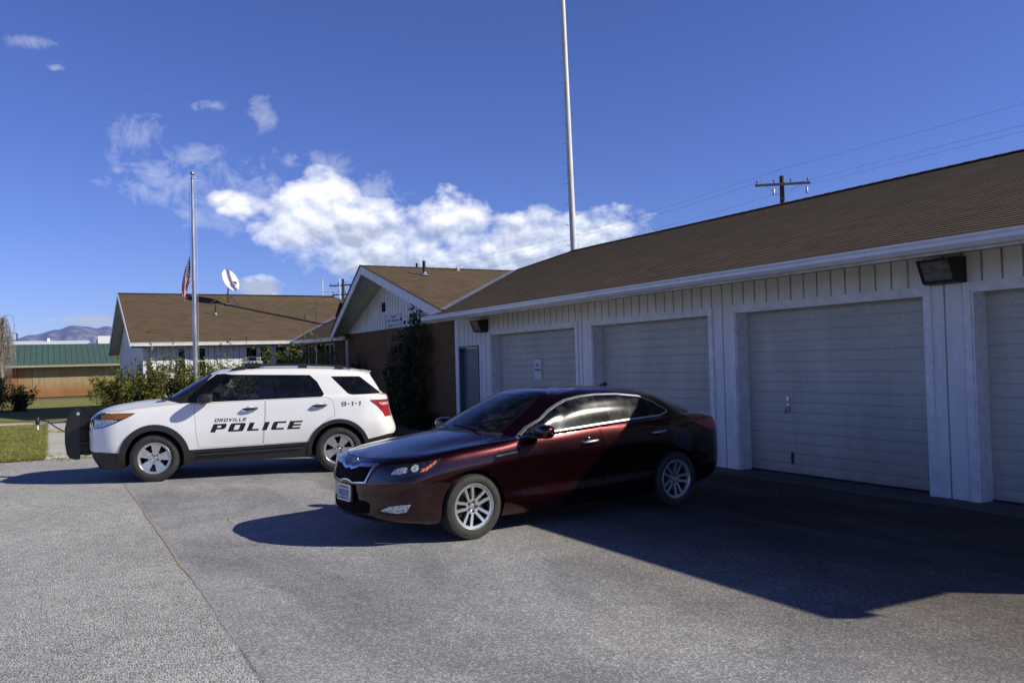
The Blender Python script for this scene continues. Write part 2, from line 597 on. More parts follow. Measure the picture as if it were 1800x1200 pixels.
def write_on(body, name, text, x0, z0, width, height, shear, G, gap=.28, only=None):
    adv = [G[c][0] for c in text]
    total = sum(adv) + gap * (len(text) - 1)
    sx = (width - shear * height) / total
    cx = 0
    for c, a in zip(text, adv):
        def mp(p): return (x0 + (cx + p[0]) * sx + p[1] * height * shear, z0 + p[1] * height)
        for lp in G[c][1]: body.mark(name, [mp(p) for p in lp], SIDE, decal=True)
        for lp in G[c][2]:
            # counters go back to the panel underneath
            poly = [mp(p) for p in lp]
            body.mark('__hole', poly, SIDE, decal=True)
        cx += a + gap
    hid = body.ids.get('__hole')
    if hid is not None:
        for f in body.bm.faces:
            if f[body.lay] == hid: f[body.lay] = f[body.base]

def text_mesh(name, body, size, mat, parent, M, align='CENTER', bold=0.0, sx=1.0, extrude=0.0):
    cu = bpy.data.curves.new(name, 'FONT')
    cu.body = body; cu.size = size; cu.align_x = align; cu.align_y = 'CENTER'; cu.offset = bold; cu.resolution_u = 3; cu.extrude = extrude
    ob = bpy.data.objects.new(name, cu); COL.objects.link(ob)
    dg = bpy.context.evaluated_depsgraph_get(); dg.update()
    me = bpy.data.meshes.new_from_object(ob.evaluated_get(dg))
    bpy.data.objects.remove(ob); bpy.data.curves.remove(cu)
    me.name = name
    me.transform(Matrix.Diagonal((sx, 1, 1, 1)))
    me.transform(M)
    me.materials.clear(); me.materials.append(mat)
    o = bpy.data.objects.new(name, me); COL.objects.link(o)
    if parent: o.parent = parent
    return o
# ================================================================== shared materials
MAT = {}
def paint(name, color, metal, rough, coat, dust=(.30, .26, .22), dustamt=.10, back=(.02, .02, .02)):
    m = NT(name)
    v = m.obj()
    n1 = m.noise(v, 2.2, 5, .6); n2 = m.noise(v, 40, 4, .7)
    z = m.sep(v)[2]
    low = m.math('MULTIPLY', m.math('SUBTRACT', .75, z, clamp=True), 1.3, clamp=True)
    d = m.math('MULTIPLY', m.math('ADD', m.math('MULTIPLY', n1, .7), m.math('MULTIPLY', n2, .5)), m.math('ADD', .35, low))
    d = m.math('MULTIPLY', d, dustamt, clamp=True)
    c = m.mix(d, color, dust)
    bf = m.n.new('ShaderNodeNewGeometry').outputs['Backfacing']
    m.p(color=m.mix(bf, c, back), rough=m.math('ADD', rough, m.math('MULTIPLY', n1, .06)), metal=m.math('MULTIPLY', metal, m.math('SUBTRACT', 1, bf)),
        coat=m.math('MULTIPLY', coat, m.math('SUBTRACT', 1, bf)), coatr=m.math('ADD', .02, m.math('MULTIPLY', d, .5)))
    m.bump(m.noise(v, 1.6, 2, .5), .03, .02)
    return m.mat
def glass(name, tint, transp, rough=.01, smudge=.02, haze=.4):
    # tinted pane: see-through dark colour under a clear reflecting skin
    m = NT(name)
    t = m.node('ShaderNodeBsdfTransparent'); m.set(t, 0, tint)
    g = m.node('ShaderNodeBsdfGlossy'); m.set(g, 'Color', (1, 1, 1)); m.set(g, 'Roughness', rough)
    d = m.node('ShaderNodeBsdfDiffuse')
    sm = m.noise(m.obj(), 9, 5, .65)
    m.set(d, 'Color', (.55, .56, .55))
    f = m.node('ShaderNodeFresnel'); m.set(f, 'IOR', 1.52)
    a = m.node('ShaderNodeMixShader'); b = m.node('ShaderNodeMixShader'); k = m.node('ShaderNodeMixShader')
    blk = m.node('ShaderNodeBsdfDiffuse'); m.set(blk, 'Color', (.006, .007, .008))
    m.set(k, 0, transp); m.link(blk.outputs[0], k.inputs[1]); m.link(t.outputs[0], k.inputs[2])
    m.set(b, 0, m.math('MULTIPLY', m.ramp(sm, [(.45, 0), (.8, 1)]), smudge)); m.link(k.outputs[0], b.inputs[1]); m.link(d.outputs[0], b.inputs[2])
    g2 = m.node('ShaderNodeBsdfGlossy'); m.set(g2, 'Color', (1, 1, 1)); m.set(g2, 'Roughness', .17)
    gg = m.node('ShaderNodeMixShader'); m.set(gg, 0, m.math('MULTIPLY_ADD', sm, haze * .45, haze * .25)); m.link(g.outputs[0], gg.inputs[1]); m.link(g2.outputs[0], gg.inputs[2])
    m.set(a, 0, f.outputs[0]); m.link(b.outputs[0], a.inputs[1]); m.link(gg.outputs[0], a.inputs[2])
    m.link(a.outputs[0], m.out.inputs[0])
    return m.mat

MAT['white_paint_car'] = paint('white_paint_car', (.90, .90, .89), 0, .30, .8, dustamt=.02)
MAT['maroon_paint'] = paint("maroon_paint", (.033, .0028, .0040), .85, .22, 1.0, dust=(.09, .065, .05), dustamt=.03)
MAT['black_plastic'] = simple('black_plastic', (.025, .025, .027), .5, bump=.15, bscale=300, bdist=.0006)
MAT['black_gloss'] = simple('black_gloss', (.008, .008, .009), .12, coat=.6)
MAT['lens_trim'] = simple('lens_trim', (.75, .76, .78), .2, metal=1.0)
MAT['gap_grey'] = simple('gap_grey', (.10, .10, .10), .8)
MAT['gap'] = simple('gap', (.004, .004, .004), .8)
MAT['rubber'] = simple('rubber', (.018, .018, .018), .7)
m = NT('tyre_rubber'); v = m.obj(); n = m.noise(v, 12, 6, .7)
m.p(color=m.ramp(n, [(.3, (.02, .02, .02)), (.75, (.055, .052, .048))]), rough=.82); m.bump(m.noise(v, 180, 3), .2, .001); MAT['tyre'] = m.mat
MAT['alloy'] = simple('alloy', (.62, .63, .64), .33, metal=.75, coat=.4, var=.10, scale=18)
MAT['dark_metal'] = simple('dark_metal', (.06, .058, .055), .5, metal=.7)
MAT['brake'] = simple('brake', (.035, .033, .03), .65, metal=.3, var=.4)
MAT['chrome'] = simple('chrome', (.60, .61, .63), .50, metal=1.0, var=.03)
MAT['satin_chrome'] = simple('satin_chrome', (.62, .63, .65), .22, metal=1.0, var=.05)
MAT['glass_front'] = glass('glass_front', (.72, .78, .75), .55, smudge=.10, haze=.8)
MAT['glass_tint'] = glass('glass_tint', (.30, .33, .33), .25)
MAT['glass_shield'] = glass('glass_shield', (.62, .70, .68), .55, smudge=.05)
MAT['interior'] = simple('interior', (.028, .028, .030), .8, var=.3)
MAT['seat_cloth'] = simple('seat_cloth', (.05, .05, .052), .9, var=.3, scale=20)
MAT['amber'] = simple('amber', (.75, .17, .012), .25, coat=.8, var=.15, scale=30)
m = NT('amber_dim'); m.p(color=(.28, .11, .03), rough=.2, coat=.9); MAT['amber_dim'] = m.mat
m = NT('red_lens'); v = m.obj(); m.p(color=m.ramp(m.noise(v, 22, 3), [(.3, (.28, .008, .01)), (.7, (.52, .02, .02))]), rough=.16, coat=1.0); MAT['red_lens'] = m.mat
m = NT('lamp_reflector'); v = m.obj(); m.p(color=m.ramp(m.noise(v, 48, 4, .7), [(.35, (.10, .11, .14)), (.62, (.92, .94, .98))]), rough=.22, metal=.35, coat=1.0); MAT['lamp_reflector'] = m.mat
m = NT('lamp_dark'); v = m.obj(); m.p(color=m.ramp(m.noise(v, 26, 4), [(.3, (.006, .006, .008)), (.8, (.03, .032, .038))]), rough=.08, coat=1.0); MAT['lamp_dark'] = m.mat
MAT['grille_mesh'] = simple('grille_mesh', (.003, .003, .003), .7, spec=.08)
MAT['decal'] = simple('decal', (.014, .013, .010), .45, var=.3, scale=25)
MAT['decal_blue'] = simple('decal_blue', (.02, .022, .05), .45)
MAT['push_bar'] = simple('push_bar', (.016, .016, .016), .42, coat=.25, bump=.1, bscale=250, bdist=.0005)
MAT['plate_white'] = simple('plate_white', (.62, .66, .74), .45, var=.10, scale=30)
MAT['plate_blue'] = simple('plate_blue', (.03, .05, .16), .5)
MAT['plate_red'] = simple('plate_red', (.35, .04, .06), .5)
MAT['clear_lens'] = simple('clear_lens', (.50, .53, .56), .12, coat=1.0, var=.35, scale=35)
# ================================================================== ground
def plane_mesh(name, pts, mat, label=None, cat=None, kind='structure', nx=1, ny=1):
    g = MB(); g.poly(pts)
    o = g.build(name, mat)
    return tag(o, label, cat, kind=kind)

def asphalt_fine():
    m = NT('asphalt'); v = m.obj()
    chips = m.voronoi(v, 95, 'Color'); g = m.sep(chips)[0]
    n = m.noise(v, 260, 3, .7); big = m.noise(v, .55, 5, .6); mid = m.noise(v, 3.0, 5, .65)
    st = m.noise(m.mapping(v, (.30, .8, 1), rot=(0, 0, .35)), .55, 6, .66, dist=.8)
    base = m.ramp(g, [(.05, (.19, .192, .202)), (.45, (.345, .347, .36)), (.8, (.48, .48, .485)), (.97, (.80, .79, .76))])
    base = m.mix(m.math('MULTIPLY', n, .5), base, (.31, .312, .322))
    c = m.mix(1.0, base, m.ramp(big, [(.3, (.82, .83, .88)), (.7, (1.15, 1.12, 1.08))]), 'MULTIPLY')
    c = m.mix(1.0, c, m.ramp(mid, [(.3, .9), (.7, 1.08)]), 'MULTIPLY')
    c = m.mix(1.0, c, m.ramp(st, [(.36, 1.06), (.50, .96), (.62, .70), (.76, .52)]), 'MULTIPLY')
    # garage shade painted into the asphalt: darker toward the doors, patchy
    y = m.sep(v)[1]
    door_shade = m.math('MULTIPLY', m.ramp(m.math('MULTIPLY_ADD', y, .2, 1.0), [(.12, 0), (.45, 1)]), m.ramp(m.noise(m.mapping(v, (.25, 1, 1)), 1.4, 6, .65), [(.40, .15), (.62, 1)]))
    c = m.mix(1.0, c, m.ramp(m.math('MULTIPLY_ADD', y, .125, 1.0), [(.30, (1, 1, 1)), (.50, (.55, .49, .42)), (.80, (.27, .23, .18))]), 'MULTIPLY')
    c = m.mix(m.math('MULTIPLY', door_shade, .7), c, (.026, .023, .02))
    dr = m.voronoi(m.vmath('ADD', v, m.vmath('SCALE', m.noise(v, 7, 4, .7, out=1), scale=.10)), 1.35, 'Distance')
    dm = m.ramp(m.noise(v, .8, 4, .6), [(.48, 0), (.58, 1)])
    c = m.mix(m.math('MULTIPLY', m.math('MULTIPLY', m.ramp(dr, [(.03, .75), (.085, 0)]), dm), .7), c, (.05, .047, .042))
    dr2 = m.voronoi(v, 11, 'Distance'); c = m.mix(m.math('MULTIPLY', m.ramp(dr2, [(.03, 1), (.09, 0)]), m.ramp(m.noise(v, 3.1, 3), [(.52, 0), (.62, .8)])), c, (.045, .043, .04))
    # fine cracks
    cr = m.voronoi(m.vmath('ADD', v, m.vmath('SCALE', m.noise(v, 1.3, 5, .6, out=1), scale=.9)), .33, 'Distance', 'DISTANCE_TO_EDGE')
    crk = m.math('MULTIPLY', m.ramp(cr, [(.0, 1), (.006, 0)]), m.ramp(m.noise(v, .6, 3), [(.48, 0), (.56, .8)]))
    c = m.mix(m.math('MULTIPLY', crk, .30), c, (.05, .05, .05))
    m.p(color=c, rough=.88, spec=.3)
    m.bump(m.math('ADD', m.math('MULTIPLY', g, .6), m.math('SUBTRACT', n, m.math('MULTIPLY', crk, .5))), .55, .006)
    return m.mat
def asphalt_coarse():
    m = NT('chip_seal'); v = m.obj()
    d = m.voronoi(v, 88, 'Distance'); chips = m.sep(m.voronoi(v, 88, 'Color')); g = chips[0]
    n = m.noise(v, 300, 3, .7); big = m.noise(v, .5, 5, .6); mid = m.noise(v, 5.0, 5, .7)
    base = m.ramp(g, [(.05, (.24, .24, .243)), (.35, (.50, .50, .498)), (.75, (.66, .65, .62)), (.97, (.88, .86, .80))])
    base = m.mix(m.ramp(d, [(.0, 0), (.45, .0), (.85, .9)]), base, (.10, .10, .106))
    base = m.mix(m.math('MULTIPLY', n, .35), base, (.52, .515, .50))
    c = m.mix(1.0, base, m.ramp(big, [(.3, .86), (.7, 1.12)]), 'MULTIPLY')
    c = m.mix(1.0, c, m.ramp(mid, [(.3, .80), (.7, 1.12)]), 'MULTIPLY')
    m.p(color=c, rough=.9, spec=.3)
    m.bump(m.math('ADD', m.math('SUBTRACT', 1, d), m.math('MULTIPLY', g, .7)), .75, .009)
    return m.mat
def lawn_mat():
    m = NT('grass_ground'); v = m.obj()
    n = m.noise(v, .45, 6, .65); f = m.noise(v, 26, 4, .75); q = m.noise(m.mapping(v, (1, .4, 1)), 1.6, 5, .7)
    c = m.ramp(f, [(.25, (.12, .145, .032)), (.55, (.26, .27, .07)), (.8, (.44, .40, .16))])
    c = m.mix(m.ramp(n, [(.40, 0), (.62, .9)]), c, (.30, .26, .11))
    c = m.mix(m.ramp(q, [(.55, 0), (.75, .45)]), c, (.17, .25, .05))
    m.p(color=c, rough=.95, spec=.15); m.bump(f, .8, .05)
    return m.mat
def dry_ground():
    m = NT('dry_ground'); v = m.obj()
    n = m.noise(v, .12, 6, .65); f = m.noise(v, 3, 5, .7)
    c = m.ramp(n, [(.3, (.09, .11, .04)), (.55, (.20, .18, .10)), (.75, (.30, .26, .18))])
    m.p(color=m.mix(m.math('MULTIPLY', f, .5), c, (.14, .14, .07)), rough=.95, spec=.1)
    return m.mat
def concrete(name, col=(.42, .40, .37), joints=None):
    m = NT(name); v = m.obj()
    n = m.noise(v, 1.5, 6, .65); f = m.noise(v, 60, 4, .7)
    c = m.ramp(n, [(.3, tuple(q * .8 for q in col)), (.7, tuple(q * 1.1 for q in col))])
    c = m.mix(m.math('MULTIPLY', f, .35), c, tuple(q * .6 for q in col))
    if joints:
        ax, step, w = joints
        s = m.math('FRACT', m.math('DIVIDE', m.sep(v)[ax], step))
        c = m.mix(m.math('LESS_THAN', s, w / step), c, (.10, .10, .09))
    m.p(color=c, rough=.9, spec=.25); m.bump(f, .25, .003)
    return m.mat

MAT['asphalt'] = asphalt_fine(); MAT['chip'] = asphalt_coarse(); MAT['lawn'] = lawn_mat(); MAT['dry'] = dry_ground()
MAT['concrete'] = concrete('concrete'); MAT['walk'] = concrete('walk', (.60, .57, .51), (0, 1.5, .02))
MAT['apron'] = concrete('apron', (.13, .125, .12))

def wobble(a, b, n, amp, seed, axis=1):
    rnd = random.Random(seed); P = []
    for i in range(n + 1):
        t = i / n
        p = [a[0] + (b[0] - a[0]) * t, a[1] + (b[1] - a[1]) * t, a[2] + (b[2] - a[2]) * t]
        if 0 < i < n: p[axis] += amp * noise.noise(Vector((t * n * .33, seed, 0))) + rnd.uniform(-.25, .25) * amp
        P.append(tuple(p))
    return P

plane_mesh('ground', [(-9000, -9000, -.12), (9000, -9000, -.12), (9000, 9000, -.12), (-9000, 9000, -.12)], MAT['dry'], 'dry grassy valley floor stretching to the mountains', 'ground')
# the newer parking lot in front of the garage, its ragged edge toward the old street
seam = wobble((40, -8.15, 0), (-20.3, -8.15, 0), 240, .016, 3)
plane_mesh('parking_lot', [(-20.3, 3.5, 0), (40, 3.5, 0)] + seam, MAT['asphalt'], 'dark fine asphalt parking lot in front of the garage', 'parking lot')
plane_mesh('road', [(-20.6, -40, -.0015), (40, -40, -.0015), (40, -8.0, -.0015), (-20.4, -8.0, -.0015)], MAT['chip'], 'coarse pale chip sealed street with exposed stones', 'road')
# tan dirt line and dark crack along the seam
def seam_strip(name, mat, z, off, w0, w1, seed, label, kind_):
    g = MB(); P = []
    rnd = random.Random(seed)
    for i, p in enumerate(seam):
        far = min(1, max(0, (-6.5 - p[0]) / 3)) if kind_ == 'dirt' else min(1, max(.0, (p[0] + 7.5) / 3))
        w = (w0 + (w1 - w0) * max(0, noise.noise(Vector((i * .21, seed, 1))) + .35 + rnd.uniform(-.3, .3))) * far + .0004
        P.append(((p[0], p[1] + off - w / 2, z), (p[0], p[1] + off + w / 2, z)))
    for a, b in zip(P[:-1], P[1:]): g.poly([a[0], b[0], b[1], a[1]])
    tag(g.build(name, mat), label, 'road', kind='structure')
m = NT('seam_dirt'); v = m.obj(); m.p(color=m.ramp(m.noise(v, 40, 5, .75), [(.35, (.28, .265, .235)), (.6, (.42, .35, .24)), (.8, (.50, .41, .27))]), rough=.95)
seam_strip('road_edge', m.mat, .002, -.004, .010, .050, 5, 'tan grit lying along the joint of the two pavements', 'dirt')
m = NT('seam_crack'); m.p(color=(.05, .048, .045), rough=.95)
seam_strip('road_crack', m.mat, .004, -.010, .002, .007, 9, 'dark crack running along the joint of the two pavements', 'crack')
# concrete threshold in front of the doors
g = MB(); g.box((-10.9, -.12, .012), (18.6, .55, .03), bev=.01)
tag(g.build('door_apron', MAT['apron']), 'dirty concrete strip along the foot of the garage doors', 'pavement', kind='structure')
# ================================================================== the police station
def siding(name, axis, step=.235, base=(.84, .845, .86)):
    m = NT(name); v = m.obj(); s = m.sep(v); c = s[axis]; z = s[2]
    fr = m.math('FRACT', m.math('DIVIDE', c, step))
    gr = m.math('LESS_THAN', m.math('ABSOLUTE', m.math('SUBTRACT', fr, .5)), .045)
    n = m.noise(m.mapping(v, (1, 1, .35)), 3.0, 6, .65); f = m.noise(v, 45, 4, .7); gs = m.noise(v, 7, 5, .75)
    col = m.mix(m.ramp(n, [(.40, 0), (.75, .42)]), base, (.50, .49, .42))
    # grime gathers in the grooves, near the eave and at the foot of the wall
    edge = m.math('MULTIPLY', m.math('SUBTRACT', 1, m.math('MULTIPLY', m.math('ABSOLUTE', m.math('SUBTRACT', fr, .5)), 9, clamp=True)), 1)
    hi = m.ramp(m.math('MULTIPLY', z, .3333), [(.0, .9), (.06, .25), (.70, .12), (.87, .75), (1, 1)])
    col = m.mix(m.math('MULTIPLY', m.math('MULTIPLY', edge, hi), m.ramp(gs, [(.38, 0), (.62, .85)])), col, (.055, .045, .03))
    col = m.mix(m.math('MULTIPLY', m.ramp(m.noise(v, 22, 4, .75), [(.66, 0), (.76, 1)]), m.math('MULTIPLY', hi, .55)), col, (.16, .12, .07))
    col = m.mix(m.math('MULTIPLY', gr, .62), col, (.08, .075, .065))
    m.p(color=col, rough=.62, spec=.35)
    m.bump(m.math('SUBTRACT', m.math('MULTIPLY', f, .15), gr), .7, .008)
    return m.mat
def brick_mat():
    m = NT('brick'); v = m.obj(); s = m.sep(v)
    vv = m.comb(m.math('ADD', s[0], s[1]), s[2], 0)
    b = m.node('ShaderNodeTexBrick'); m.set(b, 'Vector', vv); m.set(b, 'Scale', 1.0)
    m.set(b, 'Brick Width', .215); m.set(b, 'Row Height', .0762); m.set(b, 'Mortar Size', .006); m.set(b, 'Mortar Smooth', .25); m.set(b, 'Bias', -.1)
    m.set(b, 'Color1', (.19, .098, .040)); m.set(b, 'Color2', (.12, .066, .031)); m.set(b, 'Mortar', (.15, .12, .075))
    n = m.noise(v, 9, 5, .7)
    c = m.mix(m.math('MULTIPLY', m.ramp(n, [(.4, 0), (.7, 1)]), .4), b.outputs[0], (.17, .095, .055))
    m.p(color=c, rough=.85, spec=.3)
    m.bump(m.math('SUBTRACT', m.math('MULTIPLY', n, .25), b.outputs['Fac']), .8, .008)
    return m.mat
def shingle_mat(name, tone=1.0):
    # uv: u along the eave, v up the slope, in metres
    m = NT(name); v = m.uv(); s = m.sep(v)
    b = m.node('ShaderNodeTexBrick'); m.set(b, 'Vector', v); m.set(b, 'Scale', 1.0); b.offset = .37; b.offset_frequency = 2
    m.set(b, 'Brick Width', .31); m.set(b, 'Row Height', .127); m.set(b, 'Mortar Size', .004); m.set(b, 'Mortar Smooth', .1); m.set(b, 'Bias', 0)
    k = lambda c: tuple(q * tone for q in c)
    m.set(b, 'Color1', k((.215, .155, .098))); m.set(b, 'Color2', k((.140, .100, .060))); m.set(b, 'Mortar', k((.07, .052, .036)))
    n = m.noise(v, 1.1, 6, .7); g = m.noise(v, 220, 3, .8); n2 = m.noise(m.mapping(v, (.3, 2.5, 1)), 2.0, 5, .7)
    c = m.mix(m.ramp(n, [(.42, 0), (.72, .55)]), b.outputs[0], k((.21, .165, .105)))
    c = m.mix(m.ramp(n2, [(.5, 0), (.75, .5)]), c, k((.085, .063, .046)))
    c = m.mix(m.math('MULTIPLY', g, .45), c, k((.12, .09, .06)))
    m.p(color=c, rough=.92, spec=.2)
    m.bump(m.math('ADD', m.math('MULTIPLY', g, .4), m.math('SUBTRACT', 1, b.outputs['Fac'])), .6, .006)
    return m.mat
MAT['siding_x'] = siding('siding_x', 0); MAT['siding_y'] = siding('siding_y', 1)
MAT['brick'] = brick_mat(); MAT['shingle'] = shingle_mat('shingle', .74); MAT['shingle_light'] = shingle_mat('shingle_light', .82)
MAT['white_trim'] = simple('white_trim', (.82, .82, .84), .5, var=.10, scale=9, bump=.08, bscale=40)
MAT['gutter'] = simple('gutter', (.74, .745, .76), .35, var=.06, scale=5, coat=.2)
MAT['soffit'] = simple('soffit', (.62, .60, .54), .7, var=.18, scale=5)
def door_mat():
    m = NT('garage_door_paint'); v = m.obj(); n = m.noise(m.mapping(v, (1, 1, .4)), 1.6, 6, .65); f = m.noise(v, 30, 5, .75)
    z = m.sep(v)[2]
    c = m.ramp(n, [(.3, (.43, .43, .385)), (.7, (.57, .565, .50))])
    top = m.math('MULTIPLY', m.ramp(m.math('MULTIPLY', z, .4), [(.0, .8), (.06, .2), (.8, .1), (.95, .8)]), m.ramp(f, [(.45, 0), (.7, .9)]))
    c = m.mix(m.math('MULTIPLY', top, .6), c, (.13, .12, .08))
    run = m.noise(m.mapping(v, (4, 1, .22)), 1.3, 6, .7); spl = m.math('MULTIPLY', m.ramp(z, [(.0, 1), (.55, 0)]), m.ramp(m.noise(v, 5, 6, .75), [(.35, .1), (.65, 1)]))
    c = m.mix(m.math('MULTIPLY', m.ramp(run, [(.50, 0), (.75, 1)]), .22), c, (.24, .23, .17)); c = m.mix(m.math('MULTIPLY', spl, .5), c, (.17, .155, .12))
    m.p(color=c, rough=.5, spec=.4); return m.mat
MAT['garage_door'] = door_mat()
MAT['steel_door'] = simple('steel_door', (.125, .165, .185), .45, var=.12, scale=3)
MAT['lead'] = simple('lead', (.42, .43, .46), .45, metal=.6, var=.2)
MAT['pipe_black'] = simple('pipe_black', (.02, .02, .02), .6)
MAT['galv'] = simple('galv', (.45, .47, .5), .38, metal=.85, var=.2, scale=12)
MAT['dark_pane'] = glass('dark_pane', (.2, .22, .24), .10)
MAT['room_dark'] = simple('room_dark', (.02, .02, .022), .9)

ST = empty('police_station', (-20, 0, 0), 0, 'long low white police station with brown shingle roofs, garage doors and brick front', 'building')
ST_OFF = Vector((20, 0, 0))
def st(g, name, mat, **kw):
    o = g.build(name, mat, ST, **kw)
    for vtx in o.data.vertices: vtx.co += ST_OFF
    return o
def st2(g, name, mat, parent, **kw):
    o = g.build(name, mat, parent, **kw)
    for vtx in o.data.vertices: vtx.co += ST_OFF
    return o

def roof_plane(name, poly, u_dir, mat, exposure=.127, thick=.0055):
    """shingled slope: overlapping courses, each butt edge raised over the one below."""
    P = [Vector(p) for p in poly]
    u = Vector(u_dir).normalized()
    n = Vector((0, 0, 0))
    for i in range(len(P)): n += P[i].cross(P[(i + 1) % len(P)])
    n.normalize()
    if n.z < 0: n = -n
    u = (u - n * u.dot(n)).normalized(); w = n.cross(u)
    if w.z < 0: w = -w
    o0 = P[0]
    Q = [((p - o0).dot(u), (p - o0).dot(w), (p - o0).dot(n)) for p in P]
    v0 = min(q[1] for q in Q); v1 = max(q[1] for q in Q)
    def span(v):
        xs = []
        for i in range(len(Q)):
            a, b = Q[i], Q[(i + 1) % len(Q)]
            if abs(a[1] - b[1]) < 1e-9:
                if abs(a[1] - v) < 1e-6: xs += [(a[0], a[2]), (b[0], b[2])]
                continue
            t = (v - a[1]) / (b[1] - a[1])
            if -1e-9 <= t <= 1 + 1e-9: xs.append((a[0] + (b[0] - a[0]) * t, a[2] + (b[2] - a[2]) * t))
        if not xs: return None
        return min(xs), max(xs)
    cnt = int((v1 - v0) / exposure)
    vs = [v0 + exposure * i for i in range(cnt + 1)] + [v1]
    for q in Q:                                   # keep the corners of the outline
        if all(abs(q[1] - v) > 1e-4 for v in vs): vs.append(q[1])
    vs.sort()
    verts = []; faces = []; uvs = []
    def pt(s, v, lift): return o0 + u * s[0] + w * v + n * (s[1] + lift)
    course0 = None
    for a, b in zip(vs[:-1], vs[1:]):
        if b - a < 1e-5: continue
        sa, sb = span(a + 1e-7), span(b - 1e-7)
        if not sa or not sb: continue
        fa = ((a - v0) / exposure) % 1.0; fa = 0 if fa > .999 else fa
        fb = ((b - v0) / exposure) % 1.0; fb = 1 if fb < .001 else fb
        la = thick * (1 - fa); lb = thick * (1 - fb)
        k = len(verts)
        L = sa[1][0] - sa[0][0]
        verts += [pt(sa[0], a, la), pt(sa[1], a, la), pt(sb[1], b, lb), pt(sb[0], b, lb)]
        faces.append((k, k + 1, k + 2, k + 3)); uvs += [(sa[0][0], a - v0), (sa[1][0], a - v0), (sb[1][0], b - v0), (sb[0][0], b - v0)]
        if fa == 0:
            k = len(verts)
            verts += [pt(sa[0], a, 0 if a > v0 + 1e-3 else -.03), pt(sa[1], a, 0 if a > v0 + 1e-3 else -.03), pt(sa[1], a, la), pt(sa[0], a, la)]
            faces.append((k, k + 1, k + 2, k + 3)); uvs += [(sa[0][0], a - v0 + .002), (sa[1][0], a - v0 + .002), (sa[1][0], a - v0 + .003), (sa[0][0], a - v0 + .003)]
    me = bpy.data.meshes.new(name); me.from_pydata([tuple(q + ST_OFF) for q in verts], [], faces)
    ul = me.uv_layers.new(name='uv')
    for p in me.polygons:
        for li in p.loop_indices: ul.data[li].uv = uvs[me.loops[li].vertex_index]
    me.materials.append(mat); me.update()
    bm = bmesh.new(); bm.from_mesh(me)
    for f in bm.faces:
        if f.normal.dot(n) < -.2: f.normal_flip()
    bm.to_mesh(me); bm.free()
    o = bpy.data.objects.new(name, me); COL.objects.link(o); o.parent = ST
    return o

# ---------------------------------------------------------------- garage wing
XE = -1.13
DOORS = [(-18.18, -14.46), (-13.88, -10.55), (-9.96, -6.74), (-6.15, -2.93)]
MAN = (-19.98, -18.84)
HZ = 2.41
g = MB()
def wbox(x0, x1, z0, z1, y0=0.0, y1=.16): g.box(((x0 + x1) / 2, (y0 + y1) / 2, (z0 + z1) / 2), (x1 - x0, y1 - y0, z1 - z0))
edges = [-20.2, MAN[0], MAN[1]] + [e for d in DOORS for e in d] + [XE]
for a, b in ((-20.2, MAN[0]), (MAN[1], DOORS[0][0]), (DOORS[0][1], DOORS[1][0]), (DOORS[1][1], DOORS[2][0]), (DOORS[2][1], DOORS[3][0]), (DOORS[3][1], XE)):
    wbox(a, b, -.05, HZ)
wbox(MAN[0], MAN[1], 2.17, HZ)
wbox(-20.2, XE, HZ, 2.86)
garage_wall = st(g, 'wall', MAT['siding_x'])
g = MB(); g.box((XE - .08, 5.6, 1.41), (.16, 10.88, 2.9)); g.prism([(0.0, 2.86), (11.0, 2.86), (4.6, 4.78), (0.0, 3.20)], 'x', XE - .16, XE)
g.box((-10.7, 11.1, 1.41), (18.9, .16, 2.9))
st(g, 'wall', MAT['siding_y'])
# dark room behind the doors
g = MB(); g.box((-11, 5.6, 2.82), (18, 10.6, .03)); st(g, 'ceiling', MAT['room_dark'])
# trim boards round each opening
for (a, b) in DOORS:
    g = MB()
    g.box((a - .045, -.014, HZ / 2 + .035), (.09, .03, HZ + .11)); g.box((b + .045, -.014, HZ / 2 + .035), (.09, .03, HZ + .11)); g.box(((a + b) / 2, -.014, HZ + .045), (b - a, .03, .09))
    st(g, 'door_trim', MAT['white_trim'])
    g = MB()
    g.box((a + .012, .125, HZ / 2), (.024, .27, HZ)); g.box((b - .012, .125, HZ / 2), (.024, .27, HZ)); g.box(((a + b) / 2, .125, HZ - .012), (b - a - .048, .27, .024))
    st(g, 'door_jamb', MAT['white_trim'])
    # sectional ribbed door
    g = MB(); zs = []; z = .015
    rib = .1465
    prof = []
    k = 0
    while z < HZ - .03:
        sec = (k % 4 == 0)
        d = .012 if sec else .007
        prof += [(.215 + d, z), (.215 + d, z + (.012 if sec else .008)), (.215, z + .020), (.213, z + rib * .5), (.215, z + rib - .008)]
        z += rib; k += 1
    prof = [p for p in prof if p[1] < HZ - .025] + [(.215, HZ - .024)]
    n = len(prof); x0, x1 = a + .024, b - .024
    V = [(x0, y, zz) for y, zz in prof] + [(x1, y, zz) for y, zz in prof]
    g.add(V, [(i, i + n, i + n + 1, i + 1) for i in range(n - 1)])
    gd = st(g, 'garage_door', MAT['garage_door'])
    g = MB(); g.box(((a + b) / 2, .214, .02), (b - a - .05, .03, .05)); st2(g, 'door_seal', MAT['rubber'], gd)
    if a == DOORS[2][0]:
        hx = a + .80
        g = MB(); g.lathe([(.035, 0), (.035, .012), (0, .014)], 16, origin=(hx, .212, 1.10), M=Matrix.Rotation(R(90), 3, 'X')); g.tube([(hx, .20, .99), (hx, .16, .985), (hx, .155, .93), (hx - .01, .17, .90)], .012, 8); g.box((hx, .206, .98), (.05, .014, .12), bev=.006)
        st2(g, 'handle', MAT['galv'], gd, smooth=True, angle=40)
        g = MB(); g.box((hx + .05, .205, .26), (.04, .02, .17), bev=.008); st2(g, 'lift_handle', MAT['dark_metal'], gd)
